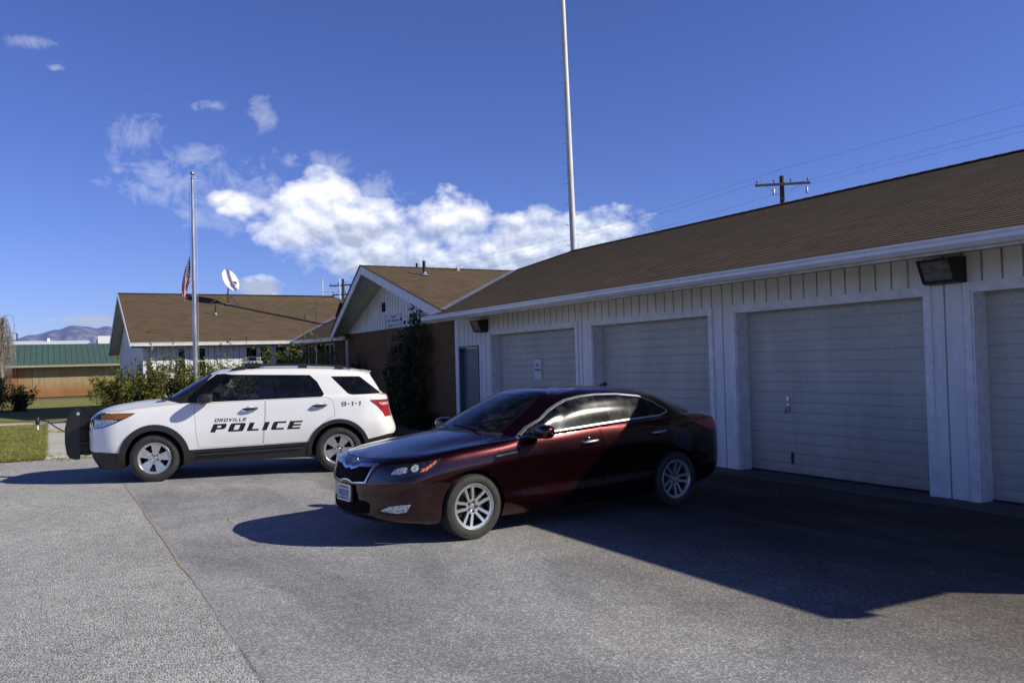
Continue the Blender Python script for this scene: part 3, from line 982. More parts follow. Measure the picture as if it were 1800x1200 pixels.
# man door
g = MB(); a, b = MAN
g.box((a + .03, .045, 1.085), (.06, .14, 2.17)); g.box((b - .03, .045, 1.085), (.06, .14, 2.17)); g.box(((a + b) / 2, .045, 2.14), (b - a - .12, .14, .06))
st(g, 'door_frame', MAT['steel_door'])
g = MB(); g.box(((a + b) / 2, .12, 1.06), (b - a - .13, .045, 2.09)); md = st(g, 'door', MAT['steel_door'])
g = MB(); g.lathe([(.03, 0), (.03, .01), (.012, .02), (.012, .05), (.03, .06), (.03, .085), (0, .09)], 16, origin=(b - .14, .095, 1.0), M=Matrix.Rotation(R(90), 3, 'X')); st2(g, 'door_knob', MAT['galv'], md, smooth=True)
g = MB(); g.box((a - .10, -.008, 1.4), (.20, .02, 2.8)); st(g, 'corner_board', MAT['white_trim'])
# eave: soffit, fascia, gutter
g = MB(); g.box((-10.365, -.49, 2.848), (18.51, .96, .02)); st(g, 'soffit', MAT['soffit'])
g = MB(); g.box((-10.365, -.985, 2.80), (18.52, .03, .13)); st(g, 'fascia', MAT['soffit'])
g = MB()
gp = [(-1.002, 2.885), (-1.002, 2.765), (-1.075, 2.765), (-1.115, 2.81), (-1.115, 2.845), (-1.128, 2.865), (-1.128, 2.888), (-1.120, 2.888), (-1.120, 2.868), (-1.107, 2.845), (-1.107, 2.812), (-1.072, 2.773), (-1.010, 2.773), (-1.010, 2.885)]
g.prism(gp, 'x', -19.72, -1.1); st(g, 'gutter', MAT['gutter'])
g = MB(); g.prism([(-1.002, 2.885), (-1.002, 2.765), (-1.075, 2.765), (-1.115, 2.81), (-1.115, 2.845), (-1.128, 2.865), (-1.128, 2.885)], 'x', -19.735, -19.722); st(g, 'gutter_cap', MAT['gutter'])
# roof
roof_plane('roof', [(-1.1, -1.06, 2.888), (-19.62, -1.06, 2.888), (-19.38, -.68, 3.022), (-24.5, 4.10, 4.66), (-23.3, 5.78, 5.26), (-1.1, 4.545, 4.837)], (1, 0, 0), MAT['shingle'])
g = MB(); g.poly([(-1.0, 4.54, 4.832), (-23.3, 5.78, 5.258), (-28, 11.5, 2.9), (-1.0, 11.5, 2.9)]); g.poly([(-23.3, 5.78, 5.256), (-24.5, 4.10, 4.656), (-30, 4.6, 3.0), (-28, 11.5, 2.898)])
st(g, 'roof', MAT['shingle'])
g = MB()
for i in range(76):
    t0 = i / 76; t1 = (i + 1.12) / 76
    A = Vector((-1.0, 4.54, 4.845)).lerp(Vector((-23.3, 5.78, 5.27)), t0); Bq = Vector((-1.0, 4.54, 4.845)).lerp(Vector((-23.3, 5.78, 5.27)), t1)
    for sgn, dz in ((-1, -.045), (1, -.06)):
        g.add([A + Vector((0, 0, .012)), Bq + Vector((0, 0, .022)), Bq + Vector((0, sgn * .14, dz + .022)), A + Vector((0, sgn * .14, dz + .012))], [(0, 1, 2, 3)])
A = Vector((-24.5, 4.10, 4.665)); Bq = Vector((-23.3, 5.78, 5.275))
g.bar(A, Bq, .2, .02)
st(g, 'ridge_cap', MAT['shingle'])
# valley flashing
def strip(name, a, b, w, mat, lift=.02, nrm=(0, 0, 1)):
    a = Vector(a); b = Vector(b); d = (b - a).normalized(); n = Vector(nrm).normalized()
    s = d.cross(n).normalized() * w / 2
    g = MB(); a = a + n * lift; b = b + n * lift
    g.poly([a - s, a + s, b + s, b - s]); return st(g, name, mat)
strip('valley_flashing', (-19.42, -.70, 3.03), (-24.5, 4.10, 4.665), .20, MAT['lead'], .03, (.18, -.2, 1))

# ---------------------------------------------------------------- brick gable wing
AP = Vector((-24.5, -1.0, 4.69)); VE = Vector((-24.5, 4.10, 4.665)); VS = Vector((-19.40, -.66, 3.025)); LL = Vector((-29.4, -.5, 2.875))
roof_plane('roof', [AP, VS, VE], (0, 1, 0), MAT['shingle_light'])
roof_plane('roof', [LL, AP, Vector((-24.5, 9, 4.66)), Vector((-29.4, 9, 2.86))], (0, 1, 0), MAT['shingle'])
g = MB()
for sgn in (-1, 1):
    for i in range(20):
        a = AP.lerp(VE, i / 20); b = AP.lerp(VE, (i + 1.1) / 20)
        g.add([a + Vector((0, 0, .015)), b + Vector((0, 0, .024)), b + Vector((sgn * .14, 0, -.03)), a + Vector((sgn * .14, 0, -.038))], [(0, 1, 2, 3)])
st(g, 'ridge_cap', MAT['shingle'])
def rake(a, b, h0, h1, t=.035):
    a = Vector(a); b = Vector(b); g = MB()
    d = (b - a); out = Vector((d.y, -d.x, 0)).normalized()
    if out.y > 0: out = -out
    P = [a, b, b - Vector((0, 0, h1)), a - Vector((0, 0, h0))]
    V = [p + out * 0 for p in P] + [p + out * t for p in P]
    g.add(V, [(0, 1, 2, 3), (7, 6, 5, 4), (0, 4, 5, 1), (1, 5, 6, 2), (2, 6, 7, 3), (3, 7, 4, 0)])
    return st(g, 'rake_board', MAT['white_trim'])
rake(AP + Vector((0, 0, .0)), LL, .25, .25); rake(AP, VS + Vector((-.02, 0, 0)), .25, .27)
# drip edge of dark shingle over the rakes
for e in (LL, VS):
    d = (e - AP); out = Vector((d.y, -d.x, 0)).normalized(); out = -out if out.y > 0 else out
    g = MB(); g.bar(AP + out * .03 + Vector((0, 0, .012)), e + out * .03 + Vector((0, 0, .012)), .07, .022); st(g, 'roof_edge', MAT['shingle'])
# sloping soffits of the deep gable overhang
d = Vector((0, 0, -.13))
g = MB(); g.poly([AP + d, LL + d, Vector((-29.4, .02, 2.875)) + d, Vector((-24.5, .02, 4.69)) + d]); g.poly([AP + d + Vector((0, 0, -.002)), Vector((-24.5, .02, 4.688)) + d, Vector((-19.4, .02, 3.05)) + d, VS + d])
st(g, 'soffit', MAT['soffit'])
g = MB(); g.prism([(-28.95, 2.845), (-20.2, 2.845), (-20.2, 3.17), (-24.5, 4.555), (-28.95, 2.92)], 'y', -.03, .12); st(g, 'wall', MAT['siding_x'])
g = MB(); g.box((-24.465, .08, 1.40), (8.53, .16, 2.88)); g.box((-28.65, 2.2, 1.40), (.16, 4.07, 2.88)); st(g, 'wall', MAT['brick'])
# louvred gable vent
g = MB(); g.box((-25.36, -.045, 3.53), (.27, .03, .27))
gv = st(g, 'gable_vent', MAT['room_dark'])
g = MB()
for i in range(5): g.box((-25.36, -.062, 3.43 + i * .05), (.24, .012, .022), rot=Matrix.Rotation(R(35), 3, 'X'))
st2(g, 'louvre', MAT['dark_metal'], gv)
# vents on this roof
def vent_pipe(x, y, z, h, r, mat='pipe_black', flash=True):
    g = MB(); g.tube([(x, y, z - .1), (x, y, z + h)], r, 12); vp = st(g, 'roof_vent', MAT[mat], smooth=True, angle=40)
    g = MB(); g.lathe([(r * 3.2, -.015), (r * 2.2, .03), (r * 1.25, .07), (r * 1.25, .09)], 16, origin=(x, y, z)); st2(g, 'vent_flashing', MAT['lead'], vp, smooth=True)
vent_pipe(-23.40, .52, 4.33, .42, .048)
vent_pipe(-24.9, .9, 4.52, .34, .035)
vent_pipe(-24.3, 2.0, 4.60, .10, .03)

# ---------------------------------------------------------------- connector and left wing
WXW = -35.45
def roof_z(x): return 2.84 + (-35.0 - x) * .36
RX, RZ = -41.55, 5.20
roof_plane('roof', [(-34.98, -6.47, 2.83), (-34.98, -.37, 2.845), (-38.0, 2.2, 3.92), (-40.95, 3.35, 4.86), (RX, 3.25, RZ - .02), (RX, -6.42, RZ)], (0, 1, 0), MAT['shingle_light'])
g = MB(); g.poly([(RX, -6.42, RZ), (RX, 3.25, RZ - .02), (-48.2, 6, 2.80), (-48.2, -6.45, 2.80)]); g.poly([(RX, 3.25, RZ - .025), (-40.95, 3.35, 4.855), (-40, 9, 2.9), (-48.2, 6, 2.79)]); st(g, 'roof', MAT['shingle'])
roof_plane('roof', [(-34.98, -.37, 2.83), (-28.75, -.22, 2.765), (-28.75, 4.4, 4.3), (-38.6, 4.4, 4.3), (-38.0, 2.2, 3.90)], (1, 0, 0), MAT['shingle'])
strip('valley_flashing', (-35.0, -.40, 2.85), (-38.0, 2.2, 3.93), .22, MAT['lead'], .03, (.2, -.2, 1))
g = MB(); g.bar((RX, -6.44, RZ + .012), (RX, 3.25, RZ), .2, .025); st(g, 'ridge_cap', MAT['shingle'])
# gable end of the left wing
g = MB(); g.prism([(-35.45, -.05), (-35.45, 2.66), (RX, 4.98), (-47.5, 2.66), (-47.5, -.05)], 'y', -6.0, -5.85); st(g, 'wall', MAT['siding_x'])
g = MB()
g.box((WXW - .08, -2.80, 1.35), (.16, 6.08, 2.8)); st(g, 'wall', MAT['siding_y'])
g = MB()
for (a, b) in (((-34.98, -6.47, 2.83), (RX, -6.42, RZ)), ((RX, -6.42, RZ), (-48.2, -6.45, 2.80))):
    a = Vector(a); b = Vector(b); z = Vector((0, 0, .22)); y = Vector((0, -.03, 0)); q = Vector((0, 0, -.004))
    V = [a + q, b + q, b - z, a - z]; V = V + [p + y for p in V]
    g.add(V, [(0, 1, 2, 3), (7, 6, 5, 4), (0, 4, 5, 1), (1, 5, 6, 2), (2, 6, 7, 3), (3, 7, 4, 0)])
st(g, 'rake_board', MAT['white_trim'])
g = MB(); z = .2
g.poly([(-34.98, -6.45, 2.83 - z), (RX, -6.40, RZ - z), (RX, -5.9, RZ - z), (-34.98, -5.9, 2.83 - z)]); g.poly([(RX, -6.40, RZ - z - .002), (-48.2, -6.45, 2.80 - z), (-48.2, -5.9, 2.80 - z), (RX, -5.9, RZ - z - .002)])
st(g, 'soffit', MAT['soffit'])
g = MB(); g.box((-35.2, -3.4, 2.70), (.46, 6.1, .02)); st(g, 'soffit', MAT['soffit'])
def gut(a, b, w=.11, h=.12):
    g = MB(); g.bar(a, b, w, h); g.bar(Vector(a) + Vector((0, 0, h / 2)), Vector(b) + Vector((0, 0, h / 2)), w + .02, .022); return st(g, 'gutter', MAT['gutter'])
gut((-34.93, -6.50, 2.755), (-34.93, -.38, 2.775)); gut((-34.9, -.44, 2.765), (-28.75, -.28, 2.70))
# connector wall
g = MB(); g.box((-32.1, .26, 1.35), (6.7, .16, 2.75)); st(g, 'wall', MAT['brick'])
g = MB(); g.box((-31.9, -.06, 2.66), (6.2, .42, .02)); st(g, 'soffit', MAT['soffit'])
# windows
def window_x(y0, y1, z0, z1, mull=None, x=WXW):
    g = MB(); t = .045
    g.box((x + .015, (y0 + y1) / 2, z1 - t / 2), (.05, y1 - y0, t)); g.box((x + .02, (y0 + y1) / 2, z0 + t / 2), (.07, y1 - y0, t))
    g.box((x + .015, y0 + t / 2, (z0 + z1) / 2), (.05, t, z1 - z0 - 2 * t)); g.box((x + .015, y1 - t / 2, (z0 + z1) / 2), (.05, t, z1 - z0 - 2 * t))
    if mull: g.box((x + .015, (y0 + y1) / 2, mull), (.045, y1 - y0 - 2 * t, t))
    f = st(g, 'window', MAT['white_trim'])
    g = MB(); g.poly([(x + .012, y0 + t, z0 + t), (x + .012, y1 - t, z0 + t), (x + .012, y1 - t, z1 - t), (x + .012, y0 + t, z1 - t)]); st2(g, 'pane', MAT['dark_pane'], f)
for y0, y1, z0, mu in ((-2.24, -1.76, 1.25, 2.22), (-1.69, -1.21, 1.25, 2.22), (-1.08, -.58, 1.05, 2.143), (-.53, -.05, 1.05, 2.143), (-4.79, -4.47, 1.3, 2.2), (-4.08, -3.72, 1.3, 2.1)):
    window_x(y0, y1, z0, 2.64, mu)
def window_y(x0, x1, z0, z1, y=.18):
    g = MB(); t = .05
    g.box(((x0 + x1) / 2, y - .015, z1 - t / 2), (x1 - x0, .05, t)); g.box(((x0 + x1) / 2, y - .02, z0 + t / 2), (x1 - x0, .07, t))
    for xx in (x0 + t / 2, x1 - t / 2, (x0 + x1) / 2): g.box((xx, y - .015, (z0 + z1) / 2), (t, .05, z1 - z0 - 2 * t))
    g.box(((x0 + x1) / 2 - (x1 - x0) / 4, y - .012, z0 + (z1 - z0) * .42), ((x1 - x0) / 2 - t, .04, t))
    f = st(g, 'window', MAT['white_trim'])
    g = MB(); g.poly([(x0 + t, y - .008, z0 + t), (x1 - t, y - .008, z0 + t), (x1 - t, y - .008, z1 - t), (x0 + t, y - .008, z1 - t)]); st2(g, 'pane', MAT['dark_pane'], f)
window_y(-34.9, -33.75, .95, 2.62); window_y(-32.45, -31.3, .95, 2.62)
# windows in the shaded gable end
for x0 in (-37.6, -36.6):
    g = MB(); g.box((x0, -6.015, 1.75), (.5, .04, .95)); f = st(g, 'window', MAT['white_trim']); g = MB(); g.poly([(x0 - .2, -6.038, 1.32), (x0 + .2, -6.038, 1.32), (x0 + .2, -6.038, 2.18), (x0 - .2, -6.038, 2.18)]); st2(g, 'pane', MAT['dark_pane'], f)
# downspouts
g = MB(); g.bar((-34.98, -5.72, 2.74), (-34.98, -5.72, 2.62), .06, .08); g.bar((-34.98, -5.72, 2.64), (-35.38, -5.72, 2.50), .06, .08); g.bar((-35.38, -5.72, 2.50), (-35.38, -5.72, .05), .06, .08); st(g, 'downspout', MAT['gutter'])
g = MB(); g.bar((-28.95, -.1, 2.68), (-28.95, -.1, .05), .06, .08); st(g, 'downspout', MAT['gutter'])
vent_pipe(-38.45, -2.85, roof_z(-38.45) - .0, .42, .03)

# ---------------------------------------------------------------- things fixed to the station
def wallpack(x0, y0, z0, label):
    r = empty('wall_lamp', (x0, y0, z0), 0, label, 'lamp', 'flood lamps on the station walls')
    g = MB(); w = .225
    # housing: slanted face leaning out at the top
    V = [(-w, 0, -.16), (w, 0, -.16), (w, 0, .14), (-w, 0, .14), (-w + .01, -.17, -.15), (w - .01, -.17, -.15), (w - .01, -.28, .12), (-w + .01, -.28, .12)]
    g.add(V, [(0, 1, 2, 3), (0, 4, 5, 1), (1, 5, 6, 2), (2, 6, 7, 3), (3, 7, 4, 0)])
    a, b = Vector((0, -.17, -.15)), Vector((0, -.28, .12)); d = (b - a).normalized(); n = Vector((0, -d.z, d.y)).normalized()
    for t0, t1, xa, xb in ((0, .10, -w + .01, w - .01), (.90, 1, -w + .01, w - .01), (.10, .90, -w + .01, -w + .045), (.10, .90, w - .045, w - .01)):
        p = [a.lerp(b, t0), a.lerp(b, t1)]
        g.poly([(xa, p[0].y, p[0].z), (xb, p[0].y, p[0].z), (xb, p[1].y, p[1].z), (xa, p[1].y, p[1].z)])
    g.build('housing', MAT['dark_bronze'], r)
    g = MB(); p = [a.lerp(b, .09) + n * -.015, a.lerp(b, .91) + n * -.015]
    xs = [-w + .04 + (2 * w - .08) * i / 24 for i in range(25)]
    V = []
    for i, x in enumerate(xs):
        o_ = .006 * (i % 2); V += [(x, p[0].y + n.y * o_, p[0].z + n.z * o_), (x, p[1].y + n.y * o_, p[1].z + n.z * o_)]
    g.add(V, [(2 * i, 2 * i + 2, 2 * i + 3, 2 * i + 1) for i in range(24)])
    g.build('lens', MAT['lamp_glass'], r)
    return r
MAT['dark_bronze'] = simple('dark_bronze', (.020, .017, .014), .5, bump=.1, bscale=120)
m = NT('lamp_glass'); v = m.obj(); m.p(color=m.ramp(m.noise(m.mapping(v, (1, 1, 4)), 6, 4), [(.3, (.10, .105, .10)), (.75, (.34, .35, .33))]), rough=.15, coat=.8); MAT['lamp_glass'] = m.mat
wallpack(-6.42, -.005, 2.66, 'bronze flood lamp above the right end of the widest visible garage door')
wallpack(-18.52, -.005, 2.62, 'small bronze flood lamp above the grey steel door by the brick wall')
wallpack(-33.1, .175, 2.45, 'dark flood lamp on the recessed brick wall between two white windows')

# station name board
sb = empty('station_sign', (-24.59, -.032, 3.075), 0, 'white station name board on the gable siding, half behind the vine', 'sign')
g = MB(); g.box((0, -.012, .0), (1.38, .024, .43)); g.build('board', MAT['plate_white'], sb)
MS = Matrix.Rotation(R(90), 4, 'X')
def stx(txt, x, z, size, mat='decal_blue', sx=1.0): text_mesh('lettering', txt, size, MAT[mat], sb, Matrix.Translation((x, -.0265, z)) @ MS, bold=.0015, sx=sx)
stx('Oroville', .12, .11, .115, 'decal'); stx('Police', -.26, 0, .115, 'decal', .95); stx('Department', .26, 0, .115, 'decal', .95); stx('EMERGENCY', -.15, -.15, .078, 'decal_blue'); stx('DIAL', .30, -.15, .078, 'decal_blue'); stx('911', .54, -.15, .078, 'decal_blue')
for i, (mt, z) in enumerate((('plate_red', .16), ('plate_red', .105), ('decal_blue', .05), ('plate_red', -.01), ('decal_blue', -.085), ('decal_blue', -.165))):
    g = MB(); g.poly([(-.60, -.0262, z - .032), (-.50, -.0262, z), (-.60, -.0262, z + .032)] if i > 2 else [(-.60, -.0262, z - .02), (-.52, -.0262, z - .02), (-.55, -.0262, z + .02), (-.60, -.0262, z + .02)]); g.build('pennant', MAT[mt], sb)
# no parking plate on the first door
np_ = empty('no_parking_sign', (-16.36, .205, 1.565), 0, 'small white no parking plate hanging on the garage door', 'sign')
g = MB(); A = rounded([(-.165, -.22), (.165, -.22), (.165, .22), (-.165, .22)], .03); n = len(A)
g.add([(p[0], 0, p[1]) for p in A] + [(p[0], -.006, p[1]) for p in A], [tuple(range(n)), tuple(range(2 * n - 1, n - 1, -1))] + [(i, (i + 1) % n, n + (i + 1) % n, n + i) for i in range(n)])
g.build('plate', MAT['plate_white'], np_)
text_mesh('lettering', 'NO', .085, MAT['decal'], np_, Matrix.Translation((0, -.0085, .085)) @ MS, bold=.002)
text_mesh('lettering', 'PARKING', .066, MAT['decal'], np_, Matrix.Translation((0, -.0085, -.012)) @ MS, bold=.0018)
# satellite dish on the left roof
sd = empty('satellite_dish', (-40.0, -2.05, roof_z(-40.0)), 0, 'white satellite dish on a pipe mount on the left roof', 'dish')
g = MB(); ax = Vector((.74, .53, .40)).normalized(); q = ax.to_track_quat('Z', 'Y').to_matrix()
c = Vector((.05, .08, 1.06)); prof = [(0, 0)] + [(r, .30 * r * r) for r in (.1, .2, .3, .4, .46, .48)] + [(.49, .066), (.485, .05)] + [(r, .30 * r * r - .018) for r in (.4, .3, .2, .1)] + [(0, -.018)]
g.lathe(prof, 40, origin=tuple(c), M=q @ Matrix.Diagonal((.96, 1.1, 1)))
g.build('reflector', MAT['dish_white'] if 'dish_white' in MAT else MAT['gutter'], sd, smooth=True, angle=50)
g = MB(); g.tube([(0, 0, 0), (0, 0, .55), tuple(c - ax * .05)], .035, 10); g.build('mast', MAT['galv'], sd, smooth=True)
g = MB(); g.tube([(0, 0, .5), (-.1, -.75, .06)], .016, 6); g.build('brace', MAT['galv'], sd); g = MB(); g.tube([(0, 0, .5), (.45, .45, -.14)], .016, 6); g.build('brace', MAT['galv'], sd)
g = MB(); e = c + ax * .42 + Vector((0, 0, -.30)); g.tube([tuple(c - Vector((0, 0, .45)) + ax * .05), tuple(e)], .018, 6); g.tube([tuple(e), tuple(e + (c - e).normalized() * .16)], .04, 8); g.build('feed_arm', MAT['dark_metal'], sd)
g = MB(); g.box((0, 0, .01), (.3, .2, .03)); g.build('foot', MAT['galv'], sd)
# ================================================================== lawn, paths, vegetation, far things
def bumpy(name, x0, x1, y0, y1, nx, ny, z0, amp, mat, seed, label, cat):
    g = MB(); V = []
    for i in range(nx + 1):
        for j in range(ny + 1):
            x = x0 + (x1 - x0) * i / nx; y = y0 + (y1 - y0) * j / ny
            V.append((x, y, z0 + amp * noise.noise(Vector((x * .35, y * .35, seed)))))
    g.add(V, [(i * (ny + 1) + j, (i + 1) * (ny + 1) + j, (i + 1) * (ny + 1) + j + 1, i * (ny + 1) + j + 1) for i in range(nx) for j in range(ny)])
    return tag(g.build(name, mat, smooth=True), label, cat, kind='structure')
bumpy('lawn', -66, -20.15, -40, -9.25, 90, 60, .02, .03, MAT['lawn'], 1, 'green lawn with dry patches left of the police station path', 'lawn')
bumpy('lawn', -66, -34.3, -9.25, -6.0, 60, 8, .02, .03, MAT['lawn'], 1, 'strip of lawn running past the end of the left wing', 'lawn')
bumpy('planting_bed', -35.4, -20.35, -7.75, .2, 30, 16, .015, .02, MAT['dry'], 2, 'bare planting bed in the corner of the station', 'planting bed')
g = MB(); g.box((-27.3, -8.5, .01), (14.0, 1.5, .06), bev=.01); tag(g.build('path', MAT['walk']), 'straight concrete path leading from the street to the cross walk', 'path', kind='structure')
g = MB(); g.box((-35.0, -22.9, .01), (1.25, 28.8, .055), bev=.01); tag(g.build('path', MAT['walk']), 'pale concrete cross walk at the far side of the lawn', 'path', kind='structure')

def foliage_mat(name, c0, c1, c2, trans=.25):
    m = NT(name); v = m.pos(); n = m.noise(v, 2.2, 4, .6); n2 = m.noise(v, 17, 2, .5)
    c = m.ramp(m.math('ADD', m.math('MULTIPLY', n, .55), m.math('MULTIPLY', n2, .45)), [(.35, c0), (.52, c1), (.68, c2)])
    m.p(color=c, rough=.55, spec=.3)
    t = m.node('ShaderNodeBsdfTranslucent'); m.set(t, 'Color', m.mix(1.0, c, (1.4, 1.5, .7), 'MULTIPLY'))
    a = m.node('ShaderNodeMixShader'); m.set(a, 0, trans); m.link(m.bsdf.outputs[0], a.inputs[1]); m.link(t.outputs[0], a.inputs[2]); m.link(a.outputs[0], m.out.inputs[0])
    return m.mat
MAT['rose_leaf'] = foliage_mat('rose_leaf', (.06, .085, .016), (.19, .205, .05), (.42, .37, .12))
MAT['vine_leaf'] = foliage_mat('vine_leaf', (.012, .022, .006), (.030, .048, .012), (.075, .085, .025))
MAT['dark_leaf'] = foliage_mat('dark_leaf', (.014, .024, .010), (.030, .046, .017), (.065, .075, .03), .1)
MAT['conifer'] = foliage_mat('conifer', (.020, .032, .014), (.045, .062, .024), (.09, .10, .04), .1)
MAT['tree_leaf'] = foliage_mat('tree_leaf', (.03, .045, .015), (.07, .085, .028), (.14, .13, .05), .15)
MAT['twig'] = simple('twig', (.09, .065, .04), .85, var=.3, scale=15)
MAT['bark_pale'] = simple('bark_pale', (.30, .26, .21), .85, var=.4, scale=8)
MAT['dead_leaf'] = foliage_mat('dead_leaf', (.16, .11, .03), (.32, .24, .06), (.42, .36, .10), .1)
MAT['bloom'] = simple('bloom', (.75, .70, .62), .6)

def leaf(g, p, d, up, L, W):
    s = d.cross(up)
    if s.length < 1e-3: s = Vector((1, 0, 0))
    s.normalize(); n = s.cross(d).normalized()
    g.add([p, p + d * L * .45 + s * W * .5 + n * L * .08, p + d * L - n * L * .06, p + d * L * .45 - s * W * .5 + n * L * .08], [(0, 1, 2), (0, 2, 3)])

def rnd_dir(r):
    z = r.uniform(-1, 1); a = r.uniform(0, 2 * PI); q = math.sqrt(1 - z * z)
    return Vector((q * math.cos(a), q * math.sin(a), z))

def cane_shrub(name, loc, h, spread, ncane, seed, label, cat, mats=('rose_leaf', 'twig'), lsize=.10, dens=27, group=None, tall=0, squash=1.0, twigs=6):
    r = random.Random(seed); root = empty(name, loc, 0, label, cat, group)
    st_ = MB(); lf = MB()
    for k in range(ncane):
        a = r.uniform(0, 2 * PI); rad = r.uniform(0, .25) * spread
        hh = h * r.uniform(.55, 1.0) * (1.45 if k < tall else 1)
        lean = spread * r.uniform(.25, 1.0) * (.5 if k < tall else 1)
        pts = []
        for i in range(7):
            t = i / 6
            pts.append(Vector((math.cos(a) * (rad + lean * t ** 1.5) + r.uniform(-.05, .05), squash * math.sin(a) * (rad + lean * t ** 1.5) + r.uniform(-.05, .05), hh * (t - .12 * t * t * (0 if k < tall else 1)))))
        st_.tube(pts, [.012 - .009 * i / 6 for i in range(7)], 4, cap=False)
        for i in range(1, 7):
            for q in range(max(1, int(twigs * (.35 if k < tall else 1)))):
                f = r.random(); b = pts[i - 1].lerp(pts[i], f)
                d = (rnd_dir(r) + Vector((0, 0, .35))).normalized(); L = r.uniform(.12, .36) * (spread ** .3)
                e = b + d * L
                st_.tube([b, e], [.004, .002], 3, cap=False)
                for z in range(int(dens * .35)):
                    p = b.lerp(e, r.uniform(.2, 1.05)) + rnd_dir(r) * .05
                    dd = (rnd_dir(r) + d * .5 + Vector((0, 0, -.15))).normalized()
                    s = lsize * r.uniform(.6, 1.25)
                    leaf(lf, p, dd, (Vector((0, 0, 1)) + rnd_dir(r) * .7), s, s * .55)
    st_.build('stem', MAT[mats[1]], root, fixn=False); lf.build('foliage', MAT[mats[0]], root, fixn=False)
    return root

RG = 'rose bushes growing in front of the left wing'
cane_shrub('rose_bush', (-33.2, -6.95, 0), 1.9, .95, 26, 11, 'leafy rose bush at the outer corner of the left wing', 'bush', group=RG, tall=2, twigs=7)
cane_shrub('rose_bush', (-33.0, -6.0, 0), 2.6, 1.05, 28, 12, 'tall rose bush reaching past the white downspout', 'bush', group=RG, tall=2, twigs=6)
cane_shrub('rose_bush', (-33.3, -4.9, 0), 2.45, 1.05, 28, 13, 'dense rose bush just left of the flagpole', 'bush', group=RG, tall=2, twigs=7)
cane_shrub('rose_bush', (-33.2, -3.75, 0), 2.4, 1.0, 26, 14, 'rose bush just right of the flagpole with long canes', 'bush', group=RG, tall=3, twigs=6)
cane_shrub('rose_bush', (-33.4, -2.6, 0), 2.3, .9, 22, 15, 'rose bush with one long cane below the eave above the patrol car hood', 'bush', group=RG, tall=3, twigs=5)
cane_shrub('rose_bush', (-30.6, -2.0, 0), 2.75, .9, 22, 16, 'sparse rose bush with yellowish tips before the dark windows', 'bush', group=RG, tall=3, twigs=5)
cane_shrub('rose_bush', (-29.4, -1.35, 0), 2.85, .9, 24, 17, 'sparse rose bush before the recessed brick wall', 'bush', group=RG, tall=3, twigs=5)
cane_shrub('rose_bush', (-27.6, -1.3, 0), 2.5, .75, 18, 18, 'small rose bush at the corner of the brick gable wall', 'bush', group=RG, tall=2, twigs=4)

# vine on the brick wall
def vine():
    r = random.Random(5); root = empty('climbing_vine', (-22.9, -.05, 0), 0, 'dark leafy vine climbing the brick wall up to the eave', 'vine')
    st_ = MB(); lf = MB()
    for k in range(46):
        x = r.gauss(.05, .22); pts = [Vector((x, -.06, 0))]; n = 13
        tx = r.gauss(-.05, .60); top = r.uniform(1.0, 2.9)
        if k < 7: tx = r.uniform(.0, .75); top = r.uniform(2.9, 3.6)
        out = abs(r.gauss(0, .22))
        for i in range(1, n):
            t = i / (n - 1); w = math.sin(min(1, t * 1.1) * PI) * .45
            pts.append(Vector((x + tx * (t ** .7) + r.uniform(-.09, .09) + w * tx * .6, -.08 - out * math.sin(t * PI) - abs(r.gauss(0, .05)), top * t)))
        st_.tube(pts, [.013 - .010 * i / n for i in range(n)], 4, cap=False)
        for i in range(2, n):
            # leaves sit in loose tufts with bare stem between them
            if r.random() < .35 and i < n - 2: continue
            c = pts[i - 1].lerp(pts[i], r.random()) + Vector((r.gauss(0, .11), -abs(r.gauss(0, .09)), r.gauss(0, .06)))
            for q in range(r.randrange(9, 20)):
                p = c + Vector((r.gauss(0, .10), r.gauss(-.02, .06), r.gauss(0, .085)))
                s = r.uniform(.06, .13)
                leaf(lf, p, (rnd_dir(r) + Vector((0, -.3, -.7))).normalized(), Vector((r.uniform(-.8, .8), -1, r.uniform(-.2, .8))), s, s * .72)
    st_.build('stem', MAT['twig'], root, fixn=False); lf.build('foliage', MAT['vine_leaf'], root, fixn=False)
vine()
cane_shrub('wall_plant', (-27.4, -.28, 0), 2.55, .32, 9, 31, 'thin dark climbing plant on the brick wall beside its left corner', 'plant', mats=('vine_leaf', 'twig'), lsize=.10, dens=18, squash=.3, twigs=4)
cane_shrub('low_plant', (-25.2, -.5, 0), .75, .55, 12, 32, 'low dark plant at the foot of the brick wall under the sign', 'plant', mats=('vine_leaf', 'twig'), lsize=.09, dens=18, twigs=4)
cane_shrub('low_plant', (-21.6, -.45, 0), .55, .5, 10, 33, 'low dark plant at the foot of the vine near the steel door', 'plant', mats=('vine_leaf', 'twig'), lsize=.09, dens=18, twigs=4)

